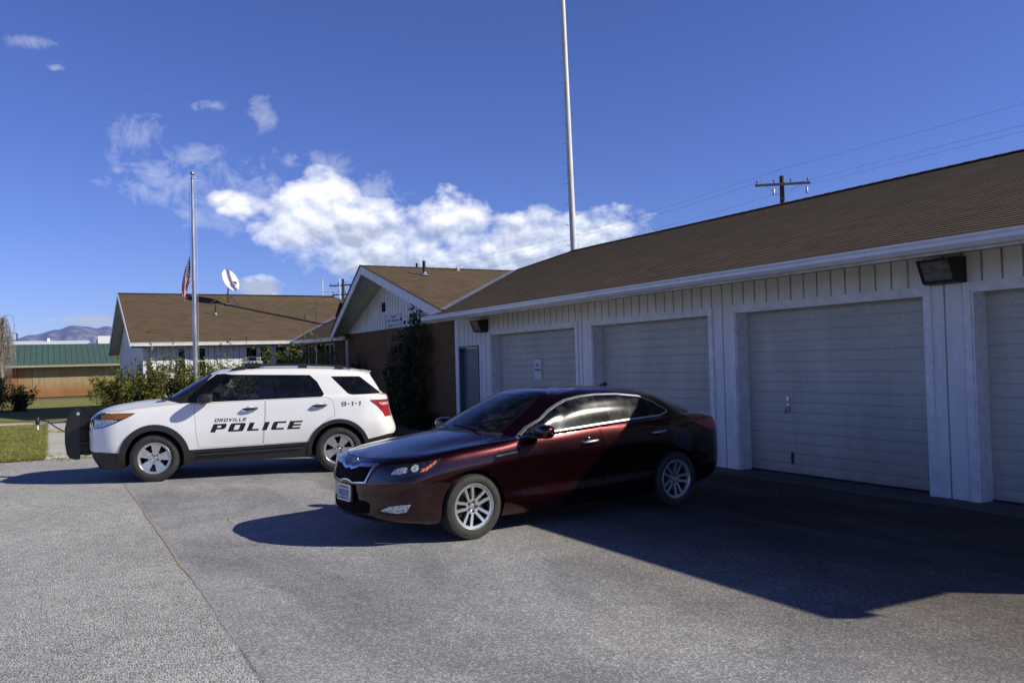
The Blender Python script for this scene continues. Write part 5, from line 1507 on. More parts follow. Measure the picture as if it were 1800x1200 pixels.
# ================================================================== police SUV
def build_suv():
    th = 1.3209
    o = (-15.715, -7.480)
    root = empty('police_suv', (o[0], o[1], 0), th,
                 'white police SUV with black push bumper and roof light bar, nose toward the lawn', 'SUV')
    X = lambda *r: [tuple(p) for p in r]
    net = [
     # row 0 underside edge
     X((-.80,0,.22),(-.78,.42,.22),(-.68,.74,.22),(-.52,.86,.22),(-.42,.90,.24),(0,.92,.26),(.42,.92,.26),(.62,.92,.27),(1.1,.92,.27),(1.7,.92,.27),(2.2,.92,.27),(2.65,.92,.28),(3.0,.9,.30),(3.35,.88,.33),(3.55,.82,.36),(3.66,.66,.38),(3.72,.4,.38),(3.74,0,.38)),
     X((-.91,0,.40),(-.88,.42,.40),(-.77,.78,.40),(-.57,.92,.40),(-.42,.955,.40),(0,.975,.40),(.42,.97,.40),(.62,.955,.40),(1.1,.95,.39),(1.7,.95,.39),(2.2,.955,.40),(2.65,.97,.42),(3.0,.97,.44),(3.35,.95,.46),(3.62,.88,.49),(3.76,.70,.50),(3.83,.4,.51),(3.85,0,.51)),
     X((-.95,0,.53),(-.92,.42,.53),(-.79,.79,.53),(-.60,.945,.53),(-.42,.975,.54),(0,.99,.55),(.42,.985,.54),(.62,.975,.52),(1.1,.965,.51),(1.7,.965,.51),(2.2,.97,.53),(2.65,.985,.56),(3.0,.99,.58),(3.35,.97,.59),(3.66,.90,.60),(3.80,.70,.61),(3.87,.4,.61),(3.89,0,.61)),
     X((-.955,0,.70),(-.925,.42,.70),(-.80,.79,.71),(-.61,.95,.72),(-.42,.985,.73),(0,1.0,.75),(.42,1.0,.73),(.62,.99,.71),(1.1,.985,.70),(1.7,.985,.70),(2.2,.99,.72),(2.65,1.0,.74),(3.0,1.0,.76),(3.35,.98,.75),(3.67,.90,.71),(3.80,.70,.70),(3.86,.4,.69),(3.88,0,.69)),
     X((-.925,0,.93),(-.895,.42,.93),(-.775,.77,.94),(-.59,.93,.95),(-.42,.965,.96),(0,.985,.965),(.42,.985,.955),(.62,.98,.95),(1.1,.975,.955),(1.7,.975,.965),(2.2,.98,.98),(2.65,.98,.99),(3.0,.975,1.0),(3.35,.95,.99),(3.61,.86,.98),(3.71,.68,.97),(3.77,.4,.97),(3.78,0,.97)),
     X((-.86,0,1.075),(-.83,.42,1.08),(-.72,.72,1.09),(-.54,.86,1.105),(-.40,.89,1.13),(0,.915,1.165),(.35,.93,1.19),(.60,.94,1.207),(1.1,.945,1.218),(1.7,.945,1.230),(2.2,.945,1.237),(2.65,.94,1.242),(3.0,.93,1.247),(3.35,.90,1.243),(3.59,.82,1.235),(3.67,.66,1.235),(3.715,.38,1.235),(3.725,0,1.235)),
     X((-.72,0,1.165),(-.69,.41,1.165),(-.60,.67,1.16),(-.42,.80,1.16),(-.29,.845,1.165),(.05,.885,1.185),(.36,.91,1.20),(.60,.933,1.214),(1.1,.938,1.225),(1.7,.938,1.237),(2.2,.938,1.243),(2.65,.933,1.249),(3.0,.92,1.254),(3.35,.887,1.25),(3.57,.81,1.245),(3.64,.65,1.245),(3.69,.37,1.247),(3.70,0,1.248)),
     X((-.40,0,1.245),(-.38,.36,1.245),(-.30,.58,1.235),(-.15,.72,1.215),(-.06,.78,1.21),(.15,.84,1.21),(.38,.89,1.212),(.61,.925,1.222),(1.1,.933,1.232),(1.7,.932,1.243),(2.2,.932,1.248),(2.65,.927,1.254),(3.0,.913,1.259),(3.35,.878,1.256),(3.55,.80,1.253),(3.62,.64,1.253),(3.67,.365,1.255),(3.68,0,1.257)),
     X((.10,0,1.290),(.12,.36,1.285),(.18,.60,1.272),(.26,.73,1.255),(.32,.79,1.243),(.40,.835,1.233),(.46,.865,1.228),(.62,.91,1.232),(1.1,.925,1.24),(1.7,.925,1.25),(2.2,.925,1.255),(2.65,.92,1.261),(3.0,.905,1.265),(3.35,.87,1.263),(3.53,.79,1.262),(3.60,.63,1.262),(3.65,.36,1.264),(3.66,0,1.267)),
     X((.45,0,1.500),(.46,.32,1.492),(.52,.54,1.477),(.58,.66,1.46),(.63,.72,1.45),(.70,.76,1.445),(.76,.785,1.44),(.88,.83,1.44),(1.18,.855,1.45),(1.7,.86,1.46),(2.2,.86,1.46),(2.65,.855,1.45),(2.98,.84,1.44),(3.30,.805,1.43),(3.45,.73,1.43),(3.52,.58,1.43),(3.56,.33,1.43),(3.57,0,1.43)),
     X((.79,0,1.688),(.80,.28,1.683),(.83,.46,1.675),(.87,.57,1.667),(.91,.625,1.665),(.97,.66,1.662),(1.03,.69,1.667),(1.14,.715,1.680),(1.35,.735,1.70),(1.75,.745,1.705),(2.2,.745,1.70),(2.65,.735,1.685),(2.95,.72,1.665),(3.20,.69,1.64),(3.33,.63,1.625),(3.39,.5,1.625),(3.42,.28,1.63),(3.43,0,1.632)),
     X((.84,0,1.71),(.86,.24,1.712),(.90,.39,1.712),(.95,.49,1.712),(1.0,.545,1.713),(1.06,.575,1.716),(1.12,.60,1.722),(1.21,.625,1.73),(1.40,.645,1.742),(1.75,.655,1.745),(2.2,.655,1.738),(2.65,.645,1.72),(2.95,.63,1.70),(3.18,.60,1.672),(3.29,.54,1.655),(3.35,.42,1.65),(3.38,.22,1.65),(3.39,0,1.65)),
     X((.92,0,1.738),(.94,.18,1.74),(.99,.28,1.742),(1.05,.34,1.745),(1.1,.37,1.747),(1.15,.38,1.75),(1.21,.39,1.754),(1.29,.40,1.758),(1.45,.41,1.767),(1.75,.42,1.77),(2.2,.42,1.763),(2.65,.41,1.743),(2.95,.40,1.722),(3.16,.38,1.695),(3.25,.33,1.682),(3.31,.25,1.672),(3.34,.13,1.668),(3.35,0,1.667)),
     X((.95,0,1.745),(1.0,0,1.752),(1.06,0,1.757),(1.12,0,1.76),(1.16,0,1.763),(1.2,0,1.766),(1.26,0,1.769),(1.33,0,1.773),(1.48,0,1.779),(1.75,0,1.782),(2.2,0,1.775),(2.65,0,1.755),(2.95,0,1.734),(3.14,0,1.71),(3.22,0,1.695),(3.27,0,1.686),(3.30,0,1.679),(3.32,0,1.674)),
    ]
    # the nose runs a little further out than the first outline
    for ri in range(9):
        k = (1, 1, 1, 1, 1, 1, .9, .35, 0)[ri]
        for ci, dx in enumerate((-.135, -.13, -.105, -.04, -.01)):
            x, y, z = net[ri][ci]; net[ri][ci] = (x + dx * k, y, z)
    B = Body(net, {8}, .032)
    WX, WZ, WB = 0.0, .372, 2.86
    low = lambda c: True
    # ---- painted panels
    B.panel('front_door', gap=.005, poly=rounded([(.66, .50), (.625, .75), (.61, 1.0), (.61, 1.208), (1.695, 1.228), (1.69, 1.0), (1.645, .515)], .03), cond=lambda c: c.z < 1.24)
    B.panel('rear_door', gap=.005, poly=rounded([(1.655, .515), (1.70, 1.0), (1.705, 1.229), (2.70, 1.243), (2.79, 1.16), (2.81, .93), (2.68, .87), (2.52, .74), (2.43, .53)], .03), cond=lambda c: c.z < 1.25)
    B.panel('hood', [(-.975, -.02), (-.945, .40), (-.80, .70), (-.5, .835), (-.1, .85), (.30, .855), (.40, .82), (.30, .76), (.2, .68), (.12, .45), (.06, -.02)], TOP, gap=.008, thr=.3, cond=lambda c: c.z < 1.31 and c.x < .5)
    # ---- black lower cladding
    B.mark('bumper', [(-1.2, .1), (-1.2, .50), (-.80, .497), (-.54, .478), (-.30, .47), (-.30, .1)], thr=None)
    B.mark('sill', [(.25, .1), (.25, .476), (.609, .48), (1.5, .50), (2.395, .522), (2.6, .53), (2.6, .1)], thr=None)
    B.mark('rear_bumper', [(3.15, .1), (3.15, .50), (3.289, .51), (3.67, .585), (4.2, .60), (4.2, .1)], thr=None)
    # ---- glass
    dlo = rounded([(.36, 1.217), (.62, 1.221), (1.80, 1.2385), (2.60, 1.25), (2.64, 1.29), (2.53, 1.50), (2.415, 1.612), (2.3, 1.618), (1.80, 1.634), (1.16, 1.656), (1.06, 1.672), (.93, 1.668), (.66, 1.475), (.42, 1.27)], .015)
    B.mark('window_frame', dlo, thr=.02, cond=lambda c: c.y < -.55)
    B.mark('front_window', rounded([(.86, 1.236), (1.605, 1.250), (1.605, 1.620), (1.17, 1.634), (1.06, 1.565), (.84, 1.375)], .035), thr=.08)
    B.mark('rear_window', rounded([(1.83, 1.256), (2.395, 1.262), (2.395, 1.598), (1.83, 1.614)], .02), thr=.08)
    B.mark('vent_window', rounded([(2.415, 1.262), (2.585, 1.266), (2.61, 1.30), (2.51, 1.49), (2.415, 1.592)], .02), thr=.08)
    qp = rounded([(2.752, 1.580), (3.235, 1.568), (3.60, 1.268), (3.10, 1.264), (3.03, 1.285)], .03)
    B.mark('quarter_frame', qp, thr=.08)
    B.mark('quarter_window', inset(qp, .014), thr=.08)
    WS = ((0, -1, 0), (.85, 0, .525), (-.525, 0, .85))
    k = lambda x, z: .85 * x + .525 * z
    B.mark('cowl', [(-.03, k(.07, 1.28)), (.36, k(.08, 1.277)), (.60, k(.14, 1.262)), (.745, k(.24, 1.245)), (.85, k(.36, 1.222)), (.90, k(.48, 1.22)), (.78, k(.52, 1.33)), (.60, k(.30, 1.31)), (-.03, k(.19, 1.33))], WS, thr=.05, cond=lambda c: c.x < .7 and c.z > 1.2)
    B.mark('windshield_frame', [(-.03, k(.105, 1.292)), (.36, k(.125, 1.288)), (.60, k(.185, 1.276)), (.735, k(.27, 1.262)), (.80, k(.36, 1.25)), (.79, k(.55, 1.34)), (.70, k(.78, 1.55)), (.60, k(.865, 1.655)), (.46, k(.82, 1.668)), (-.03, k(.78, 1.682))], WS, thr=.2)
    B.mark('windshield', [(-.03, k(.155, 1.325)), (.34, k(.175, 1.32)), (.57, k(.235, 1.305)), (.68, k(.32, 1.295)), (.72, k(.39, 1.31)), (.665, k(.58, 1.45)), (.565, k(.82, 1.625)), (.44, k(.785, 1.64)), (-.03, k(.74, 1.655))], WS, thr=.2)
    B.mark('rear_glass', [(-.03, 1.30), (.60, 1.30), (.56, 1.56), (.5, 1.59), (-.03, 1.595)], REAR, thr=.3)
    # ---- lamps
    HL = HORIZ(2.9, -14.9)
    B.mark('headlight_body', [(.44, 1.075), (.97, 1.13), (.97, .985), (.80, .93), (.66, .895), (.47, .875)], FRONT, thr=.30, cond=lambda c: c.x < -.4)
    B.mark('headlight_body', [(-1.05, 1.07), (-.94, 1.087), (-.60, 1.096), (-.445, 1.094), (-.50, 1.055), (-.634, .993), (-.759, .934), (-.923, .874), (-1.05, .86)], HL, thr=.08)
    B.mark('headlight_lens', [(-1.03, .885), (-.925, .89), (-.77, .948), (-.70, .985), (-.82, 1.0), (-1.03, 1.0)], HL, thr=.08, only=['headlight_body'])
    B.mark('turn_signal', [(-.93, 1.078), (-.60, 1.088), (-.465, 1.085), (-.50, 1.058), (-.634, 1.01), (-.812, 1.0), (-.95, 1.006)], HL, thr=.08, only=['headlight_body'])
    B.mark('grille', [(-.03, 1.055), (.40, 1.058), (.455, .90), (.40, .74), (-.03, .74)], FRONT, thr=.3)
    B.mark('lower_intake', [(-.03, .60), (.45, .60), (.50, .50), (-.03, .50)], FRONT, thr=.3)
    tl = rounded([(3.391, 1.168), (3.56, 1.168), (3.75, 1.166), (3.80, .885), (3.635, .88), (3.60, .955), (3.515, 1.063)], .012)
    B.mark('taillight', tl, thr=None, cond=lambda c: c.y < -.62)
    B.mark('reverse_lens', [(3.52, 1.12), (3.80, 1.12), (3.80, 1.075), (3.585, 1.075)], thr=None, only=['taillight'])
    # ---- arches
    for cx, ro in ((WX, .532), (WB, .505)):
        ring = arc(cx, WZ, ro, -12, 192, 26)
        B.mark('arch_trim%d' % (cx > 1), ring + [(cx - ro, .2), (cx + ro, .2)], thr=.02, cond=lambda c: c.z < 1.0)
        B.mark('void', arc(cx, WZ, .438, -25, 205, 30), thr=-.5, cond=lambda c: c.z < .9 and c.y < -.6)
        B.mark('void', [(cx - .438, .30), (cx + .438, .30), (cx + .438, .1), (cx - .438, .1)], thr=-.8, cond=lambda c: c.z < .5 and c.y < -.6)
    # ---- lettering
    G = glyphs(.54, .21)
    write_on(B, 'lettering', 'POLICE', .842, .742, 1.455, .132, .42, G, gap=.34)
    G2 = glyphs(.42, .21)
    write_on(B, 'lettering_small', 'OROVILLE', .905, .905, .505, .052, .35, G2, gap=.36)
    write_on(B, 'unit_number', '9-1-1', 2.905, 1.082, .34, .07, .22, glyphs(.34, .2), gap=.26)
    B.finish()
    P = lambda ids, name, mat, **kw: B.part(ids, name, MAT[mat], root, **kw)
    body = P(['body'], 'body', 'white_paint_car')[0]
    P(['gap'], 'panel_gap', 'gap_grey', off=-.005)
    hood = P(['hood'], 'hood', 'white_paint_car')
    fd = P(['front_door'], 'door', 'white_paint_car', sides='each')
    rd = P(['rear_door'], 'door', 'white_paint_car', sides='each')
    for o_ in P(['lettering'], 'lettering', 'decal', off=.0015, sides='left'): pass
    P(['lettering_small'], 'lettering', 'decal', off=.0015, sides='left')
    P(['unit_number'], 'lettering', 'decal_blue', off=.0015, sides='left')
    P(['bumper', 'lower_intake'], 'bumper', 'black_plastic', off=.002)
    P(['sill'], 'sill_cladding', 'black_plastic', off=.006, skirt=.014, sides='each')
    P(['rear_bumper'], 'bumper', 'black_plastic', off=.004, skirt=.01)
    P(['arch_trim0'], 'wheel_arch_trim', 'black_plastic', off=.016, skirt=.03, sides='each'); P(['arch_trim1'], 'wheel_arch_trim', 'black_plastic', off=.016, skirt=.03, sides='each')
    P(['window_frame', 'quarter_frame'], 'window_frame', 'black_gloss', off=.001)
    P(['windshield_frame', 'cowl'], 'windshield_frame', 'black_plastic', off=.001)
    P(['front_window'], 'window', 'glass_front', sides='each', off=-.001)
    P(['rear_window'], 'window', 'glass_tint', sides='each', off=-.001)
    P(['vent_window'], 'window', 'glass_tint', sides='each', off=-.001)
    P(['quarter_window'], 'window', 'glass_tint', sides='each', off=-.001)
    P(['windshield'], 'windshield', 'glass_shield', off=-.001)
    P(['rear_glass'], 'rear_window', 'glass_tint', off=-.001)
    hl = P(['headlight_body'], 'headlight', 'lamp_dark', sides='each', off=.002)
    P(['headlight_lens'], 'headlight_reflector', 'lamp_reflector', sides='each', off=.002)
    P(['turn_signal'], 'turn_signal', 'amber_dim', sides='each', off=.003)
    P(['taillight'], 'taillight', 'red_lens', sides='each', off=.012, skirt=.02)
    P(['reverse_lens'], 'reverse_light', 'clear_lens', sides='each', off=.013)
    P(['grille'], 'grille', 'grille_mesh', off=-.004)
    # amber tip of the front signal
    # grille bars
    for z, hw_, xo in ((1.02, .36, -1.035), (.93, .40, -1.075), (.835, .41, -1.092)):
        g = MB()
        pts = [(xo + .06 * (abs(t) ** 2.2), t * hw_, z) for t in [i / 10 for i in range(-10, 11)]]
        for a, b in zip(pts[:-1], pts[1:]): g.bar(a, b, .03, .028)
        g.build('grille_bar', MAT['satin_chrome'], root)
    # crease and step lines of the sill cladding
    for s in (-1, 1):
        g = MB()
        g.bar((.63, s * .985, .445), (2.35, s * .985, .485), .010, .012); g.build('step_rib', MAT['black_plastic'], root); g = MB()
        g.bar((.66, s * .975, .395), (2.28, s * .975, .43), .016, .03)
        g.build('step_rib', MAT['black_plastic'], root)
    # wheel housings and floor
    g = MB()
    for cx in (WX, WB):
        for s in (-1, 1):
            n = 20
            A = [(cx + .44 * math.cos(a), s * .965, WZ + .44 * math.sin(a)) for a in [R(-15 + 210 * i / n) for i in range(n + 1)]]
            Bq = [(p[0], s * .58, p[2]) for p in A]
            g.add(A + Bq, [(i, i + 1, i + 2 + n, i + 1 + n) for i in range(n)])
            g.add(Bq, [tuple(range(n + 1))])
    g.box((1.4, 0, .33), (4.1, 1.2, .08)); g.box((1.43, 0, .36), (1.9, 1.84, .1)); g.box((3.2, 0, .42), (.7, 1.2, .12)); g.box((-.55, 0, .34), (.5, 1.2, .1))
    g.build('underbody', MAT['gap'], root)
    # interior
    g = MB()
    g.box((1.75, 0, .62), (3.2, 1.72, .04)); g.box((.55, 0, 1.06), (.42, 1.66, .26), bev=.06); g.box((3.1, 0, .9), (.08, 1.5, .7))
    inter = g.build('interior', MAT['interior'], root)
    for s in (-.4, .4):
        g = MB()
        g.box((1.45, s, .80), (.52, .5, .18), bev=.05); g.box((1.74, s, 1.13), (.16, .5, .62), rot=Matrix.Rotation(R(14), 3, 'Y'), bev=.06); g.box((1.85, s, 1.50), (.11, .28, .2), bev=.04)
        g.build('seat', MAT['seat_cloth'], inter)
    g = MB()
    g.box((2.5, 0, .85), (.5, 1.4, .2), bev=.05); g.box((2.80, 0, 1.15), (.16, 1.4, .55), bev=.06)
    for s in (-.42, .42): g.box((2.86, s, 1.47), (.1, .26, .16), bev=.04)
    g.build('seat', MAT['seat_cloth'], inter)
    g = MB()
    g.lathe([(.18 + .016 * math.cos(a), .016 * math.sin(a)) for a in [2 * PI * i / 8 for i in range(9)]], 28, origin=(.98, -.4, 1.14), M=Matrix.Rotation(R(-62), 3, 'Y'))
    g.bar((.80, -.4, 1.08), (.97, -.4, 1.14), .05, .05)
    g.build('steering_wheel', MAT['black_plastic'], inter, smooth=True)
    g = MB(); g.lathe([(.09, 0), (.1, .03), (0, .04)], 4, origin=(.62, 0, 1.5), M=Matrix.Rotation(R(90), 3, 'Y'))
    g.build('rear_view_mirror', MAT['black_plastic'], inter)
    # mirrors
    for s in (-1, 1):
        g = MB()
        bmx = bmesh.new()
        bmesh.ops.create_uvsphere(bmx, u_segments=20, v_segments=12, radius=1)
        for q in bmx.verts:
            q.co = Vector((math.copysign(abs(q.co.x)**.7, q.co.x) * .13 + .03 * q.co.z, math.copysign(abs(q.co.y)**.6, q.co.y) * .13, math.copysign(abs(q.co.z)**.62, q.co.z) * .076))
            if q.co.x > .09: q.co.x = .09
        bmx.verts.index_update()
        g.add([(q.co.x + .80, q.co.y + s * 1.10, q.co.z + 1.292) for q in bmx.verts], [tuple(q.index for q in f.verts) for f in bmx.faces]); bmx.free()
        g.tube([(.70, s * .90, 1.225), (.73, s * .98, 1.232), (.76, s * 1.06, 1.245)], [.04, .035, .045], 10)
        g.build('mirror', MAT['black_plastic'], root, smooth=True, angle=50)
    # handles
    for hx, hz in ((1.463, 1.093), (2.559, 1.104)):
        for s in (-1, 1):
            yb = .977
            g = MB()
            g.tube([(hx - .115, s * yb, hz - .004), (hx - .095, s * (yb + .028), hz - .002), (hx - .02, s * (yb + .040), hz + .001), (hx + .06, s * (yb + .036), hz + .005), (hx + .10, s * (yb + .02), hz + .007), (hx + .115, s * yb, hz + .008)], [.012, .019, .021, .020, .018, .012], 10)
            h = g.build('handle', MAT['black_plastic'], (fd if hx < 2 else rd)[0 if s < 0 else 1], smooth=True)
            g = MB()
            M_ = Matrix.Rotation(R(90 * (-s) * -1), 3, 'X')
            g.lathe([(.052, 0), (.05, .004), (.03, .006), (0, .006)], 24, origin=(hx, s * yb, hz), M=Matrix.Rotation(R(-90 * s), 3, 'X'))
            g.build('handle_cup', MAT['white_paint_car'], (fd if hx < 2 else rd)[0 if s < 0 else 1], smooth=True)
    # roof rails
    for s in (-1, 1):
        g = MB()
        pts = [(1.16, s * .655, 1.728), (1.26, s * .66, 1.765), (1.42, s * .665, 1.788), (1.8, s * .67, 1.795), (2.3, s * .67, 1.785), (2.75, s * .662, 1.763), (2.98, s * .65, 1.738), (3.10, s * .64, 1.705)]
        for a, b in zip(pts[:-1], pts[1:]): g.bar(a, b, .045, .032)
        for x_, z_ in ((1.30, 1.752), (2.30, 1.755), (2.9, 1.728)): g.box((x_, s * .665, z_ - .006), (.15, .042, .04))
        g.build('roof_rail', MAT['black_plastic'], root)
    # light bar
    g = MB(); g.m = 0
    g.box((1.50, 0, 1.845), (.31, 1.30, .052), bev=.02)
    lb = g.build('light_bar', MAT['clear_lens'], root, smooth=True, angle=40)
    g = MB(); g.box((1.50, 0, 1.812), (.33, 1.26, .018), bev=.006)
    for s in (-.52, .52): g.box((1.50, s, 1.785), (.12, .05, .05)); 
    g.bar((1.50, -.62, 1.80), (1.50, -.70, 1.70), .06, .008)
    g.build('light_bar_base', MAT['black_plastic'], lb)
    for s in (-.5, -.3, -.1, .1, .3, .5):
        for x_ in (1.345, 1.655):
            g = MB(); g.box((x_, s, 1.845), (.006, .13, .03)); g.build('light_module', MAT['lamp_dark'], lb)
    for x_ in (1.44, 1.50, 1.56):
        g = MB(); g.box((x_, -.651, 1.845), (.03, .006, .026)); g.build('light_module', MAT['lamp_dark'], lb)
    # spoiler
    g = MB()
    for s0, s1 in ((-1, 1),):
        pr = [(3.20, 1.655), (3.36, 1.648), (3.475, 1.622), (3.455, 1.606), (3.33, 1.60)]
        n = 14; P_ = []
        for i in range(n + 1):
            t = -1 + 2 * i / n
            y = .665 * t; cx_ = -.07 * abs(t) ** 3; cz_ = .03 * (1 - abs(t) ** 2.5)
            P_ += [(a + cx_, y, b + cz_) for a, b in pr]
        F_ = []
        for i in range(n):
            for j in range(5):
                j2 = (j + 1) % 5
                F_.append((i * 5 + j, i * 5 + j2, (i + 1) * 5 + j2, (i + 1) * 5 + j))
        F_ += [tuple(range(5)), tuple(range(n * 5, n * 5 + 5))[::-1]]
        g.add(P_, F_)
    g.build('spoiler', MAT['white_paint_car'], root, smooth=True, angle=40)
    # whip antenna
    g = MB(); g.tube([(2.54, 0, 1.755), (2.54, 0, 1.80), (2.545, 0, 2.2), (2.56, 0, 2.95)], [.016, .012, .006, .004], 6)
    g.build('antenna', MAT['dark_metal'], root)
    # wipers
    g = MB()
    g.tube([(.14, -.62, 1.30), (.20, -.30, 1.335), (.21, -.02, 1.345)], .009, 6); g.tube([(.10, .1, 1.31), (.20, .35, 1.335), (.24, .62, 1.32)], .009, 6)
    g.box((.12, -.66, 1.292), (.09, .14, .03))
    g.build('wiper', MAT['black_plastic'], root)
    # emblem on the grille
    g = MB(); g.lathe([(0, .004), (.05, .003), (.058, 0)], 24, origin=(-1.115, 0, .93), M=Matrix.Rotation(R(-90), 3, 'Y') @ Matrix.Diagonal((.42, 1, 1)))
    g.build('emblem', MAT['decal_blue'], root, smooth=True)
    # push bumper
    g = MB(); g.tube([(-1.25, -.37, .82), (-1.25, .37, .82)], .026, 10)
    pb = g.build('push_bumper', MAT['push_bar'], root, smooth=True, angle=40)
    pb.location.x = -.115
    prof = [(-1.08, 1.06), (-1.075, 1.13), (-1.10, 1.165), (-1.15, 1.175), (-1.215, 1.13), (-1.27, 1.03), (-1.31, .85), (-1.31, .62), (-1.285, .45), (-1.24, .38), (-1.17, .355), (-1.10, .36), (-1.08, .46), (-1.11, .70)]
    for s in (-1, 1):
        y = s * .36; g = MB()
        g.prism(prof, 'y', y - .006, y + .006)
        # outer flange following the front edge
        fl = prof[3:10]
        for a, b in zip(fl[:-1], fl[1:]): g.bar((a[0], y - s * .03, a[1]), (b[0], y - s * .03, b[1]), .085, .010)
        g.build('upright', MAT['push_bar'], pb)
    for z, x_ in ((1.06, -1.215), (.56, -1.25)):
        g = MB(); g.tube([(x_, -.37, z), (x_, .37, z)], .026, 10); g.build('cross_tube', MAT['push_bar'], pb, smooth=True, angle=40)
    for s in (-1, 1):
        g = MB(); g.lathe([(0, .012), (.022, .011), (.027, .004), (.027, -.01)], 18, origin=(-1.12, s * .37, 1.09), M=Matrix.Rotation(R(-90 * s), 3, 'X'))
        g.build('marker_light', MAT['clear_lens'], pb, smooth=True, angle=40)
        g = MB(); g.tube([(-.95, s * .36, .62), (-1.1, s * .36, .63)], .03, 8); g.build('bracket', MAT['push_bar'], pb); g = MB(); g.tube([(-.93, s * .36, .45), (-1.1, s * .36, .45)], .025, 8)
        g.build('bracket', MAT['push_bar'], pb)
    # wheels
    sp = [R(90 + 72 * i) for i in range(5)]
    def opn(x, z):
        r = math.hypot(x, z)
        if r < .092 or r > .212: return False
        a = math.atan2(z, x)
        d = min(abs((a - s + PI) % (2 * PI) - PI) for s in sp)
        hwid = R(25.5) + (r - .088) / .117 * R(-5.0)
        if r < .106: hwid = R(28)
        return d > hwid
    for i, cx in enumerate((WX, WB)):
        for s in (-1, 1):
            make_wheel(root, (cx, s * .855, .373), .373, .247, .245, opn, (MAT['tyre'], MAT['alloy'], MAT['brake']), s, spin=R(8 if i == 0 else 31), dish=.022, lugs=5, lugr=.062)
    return root
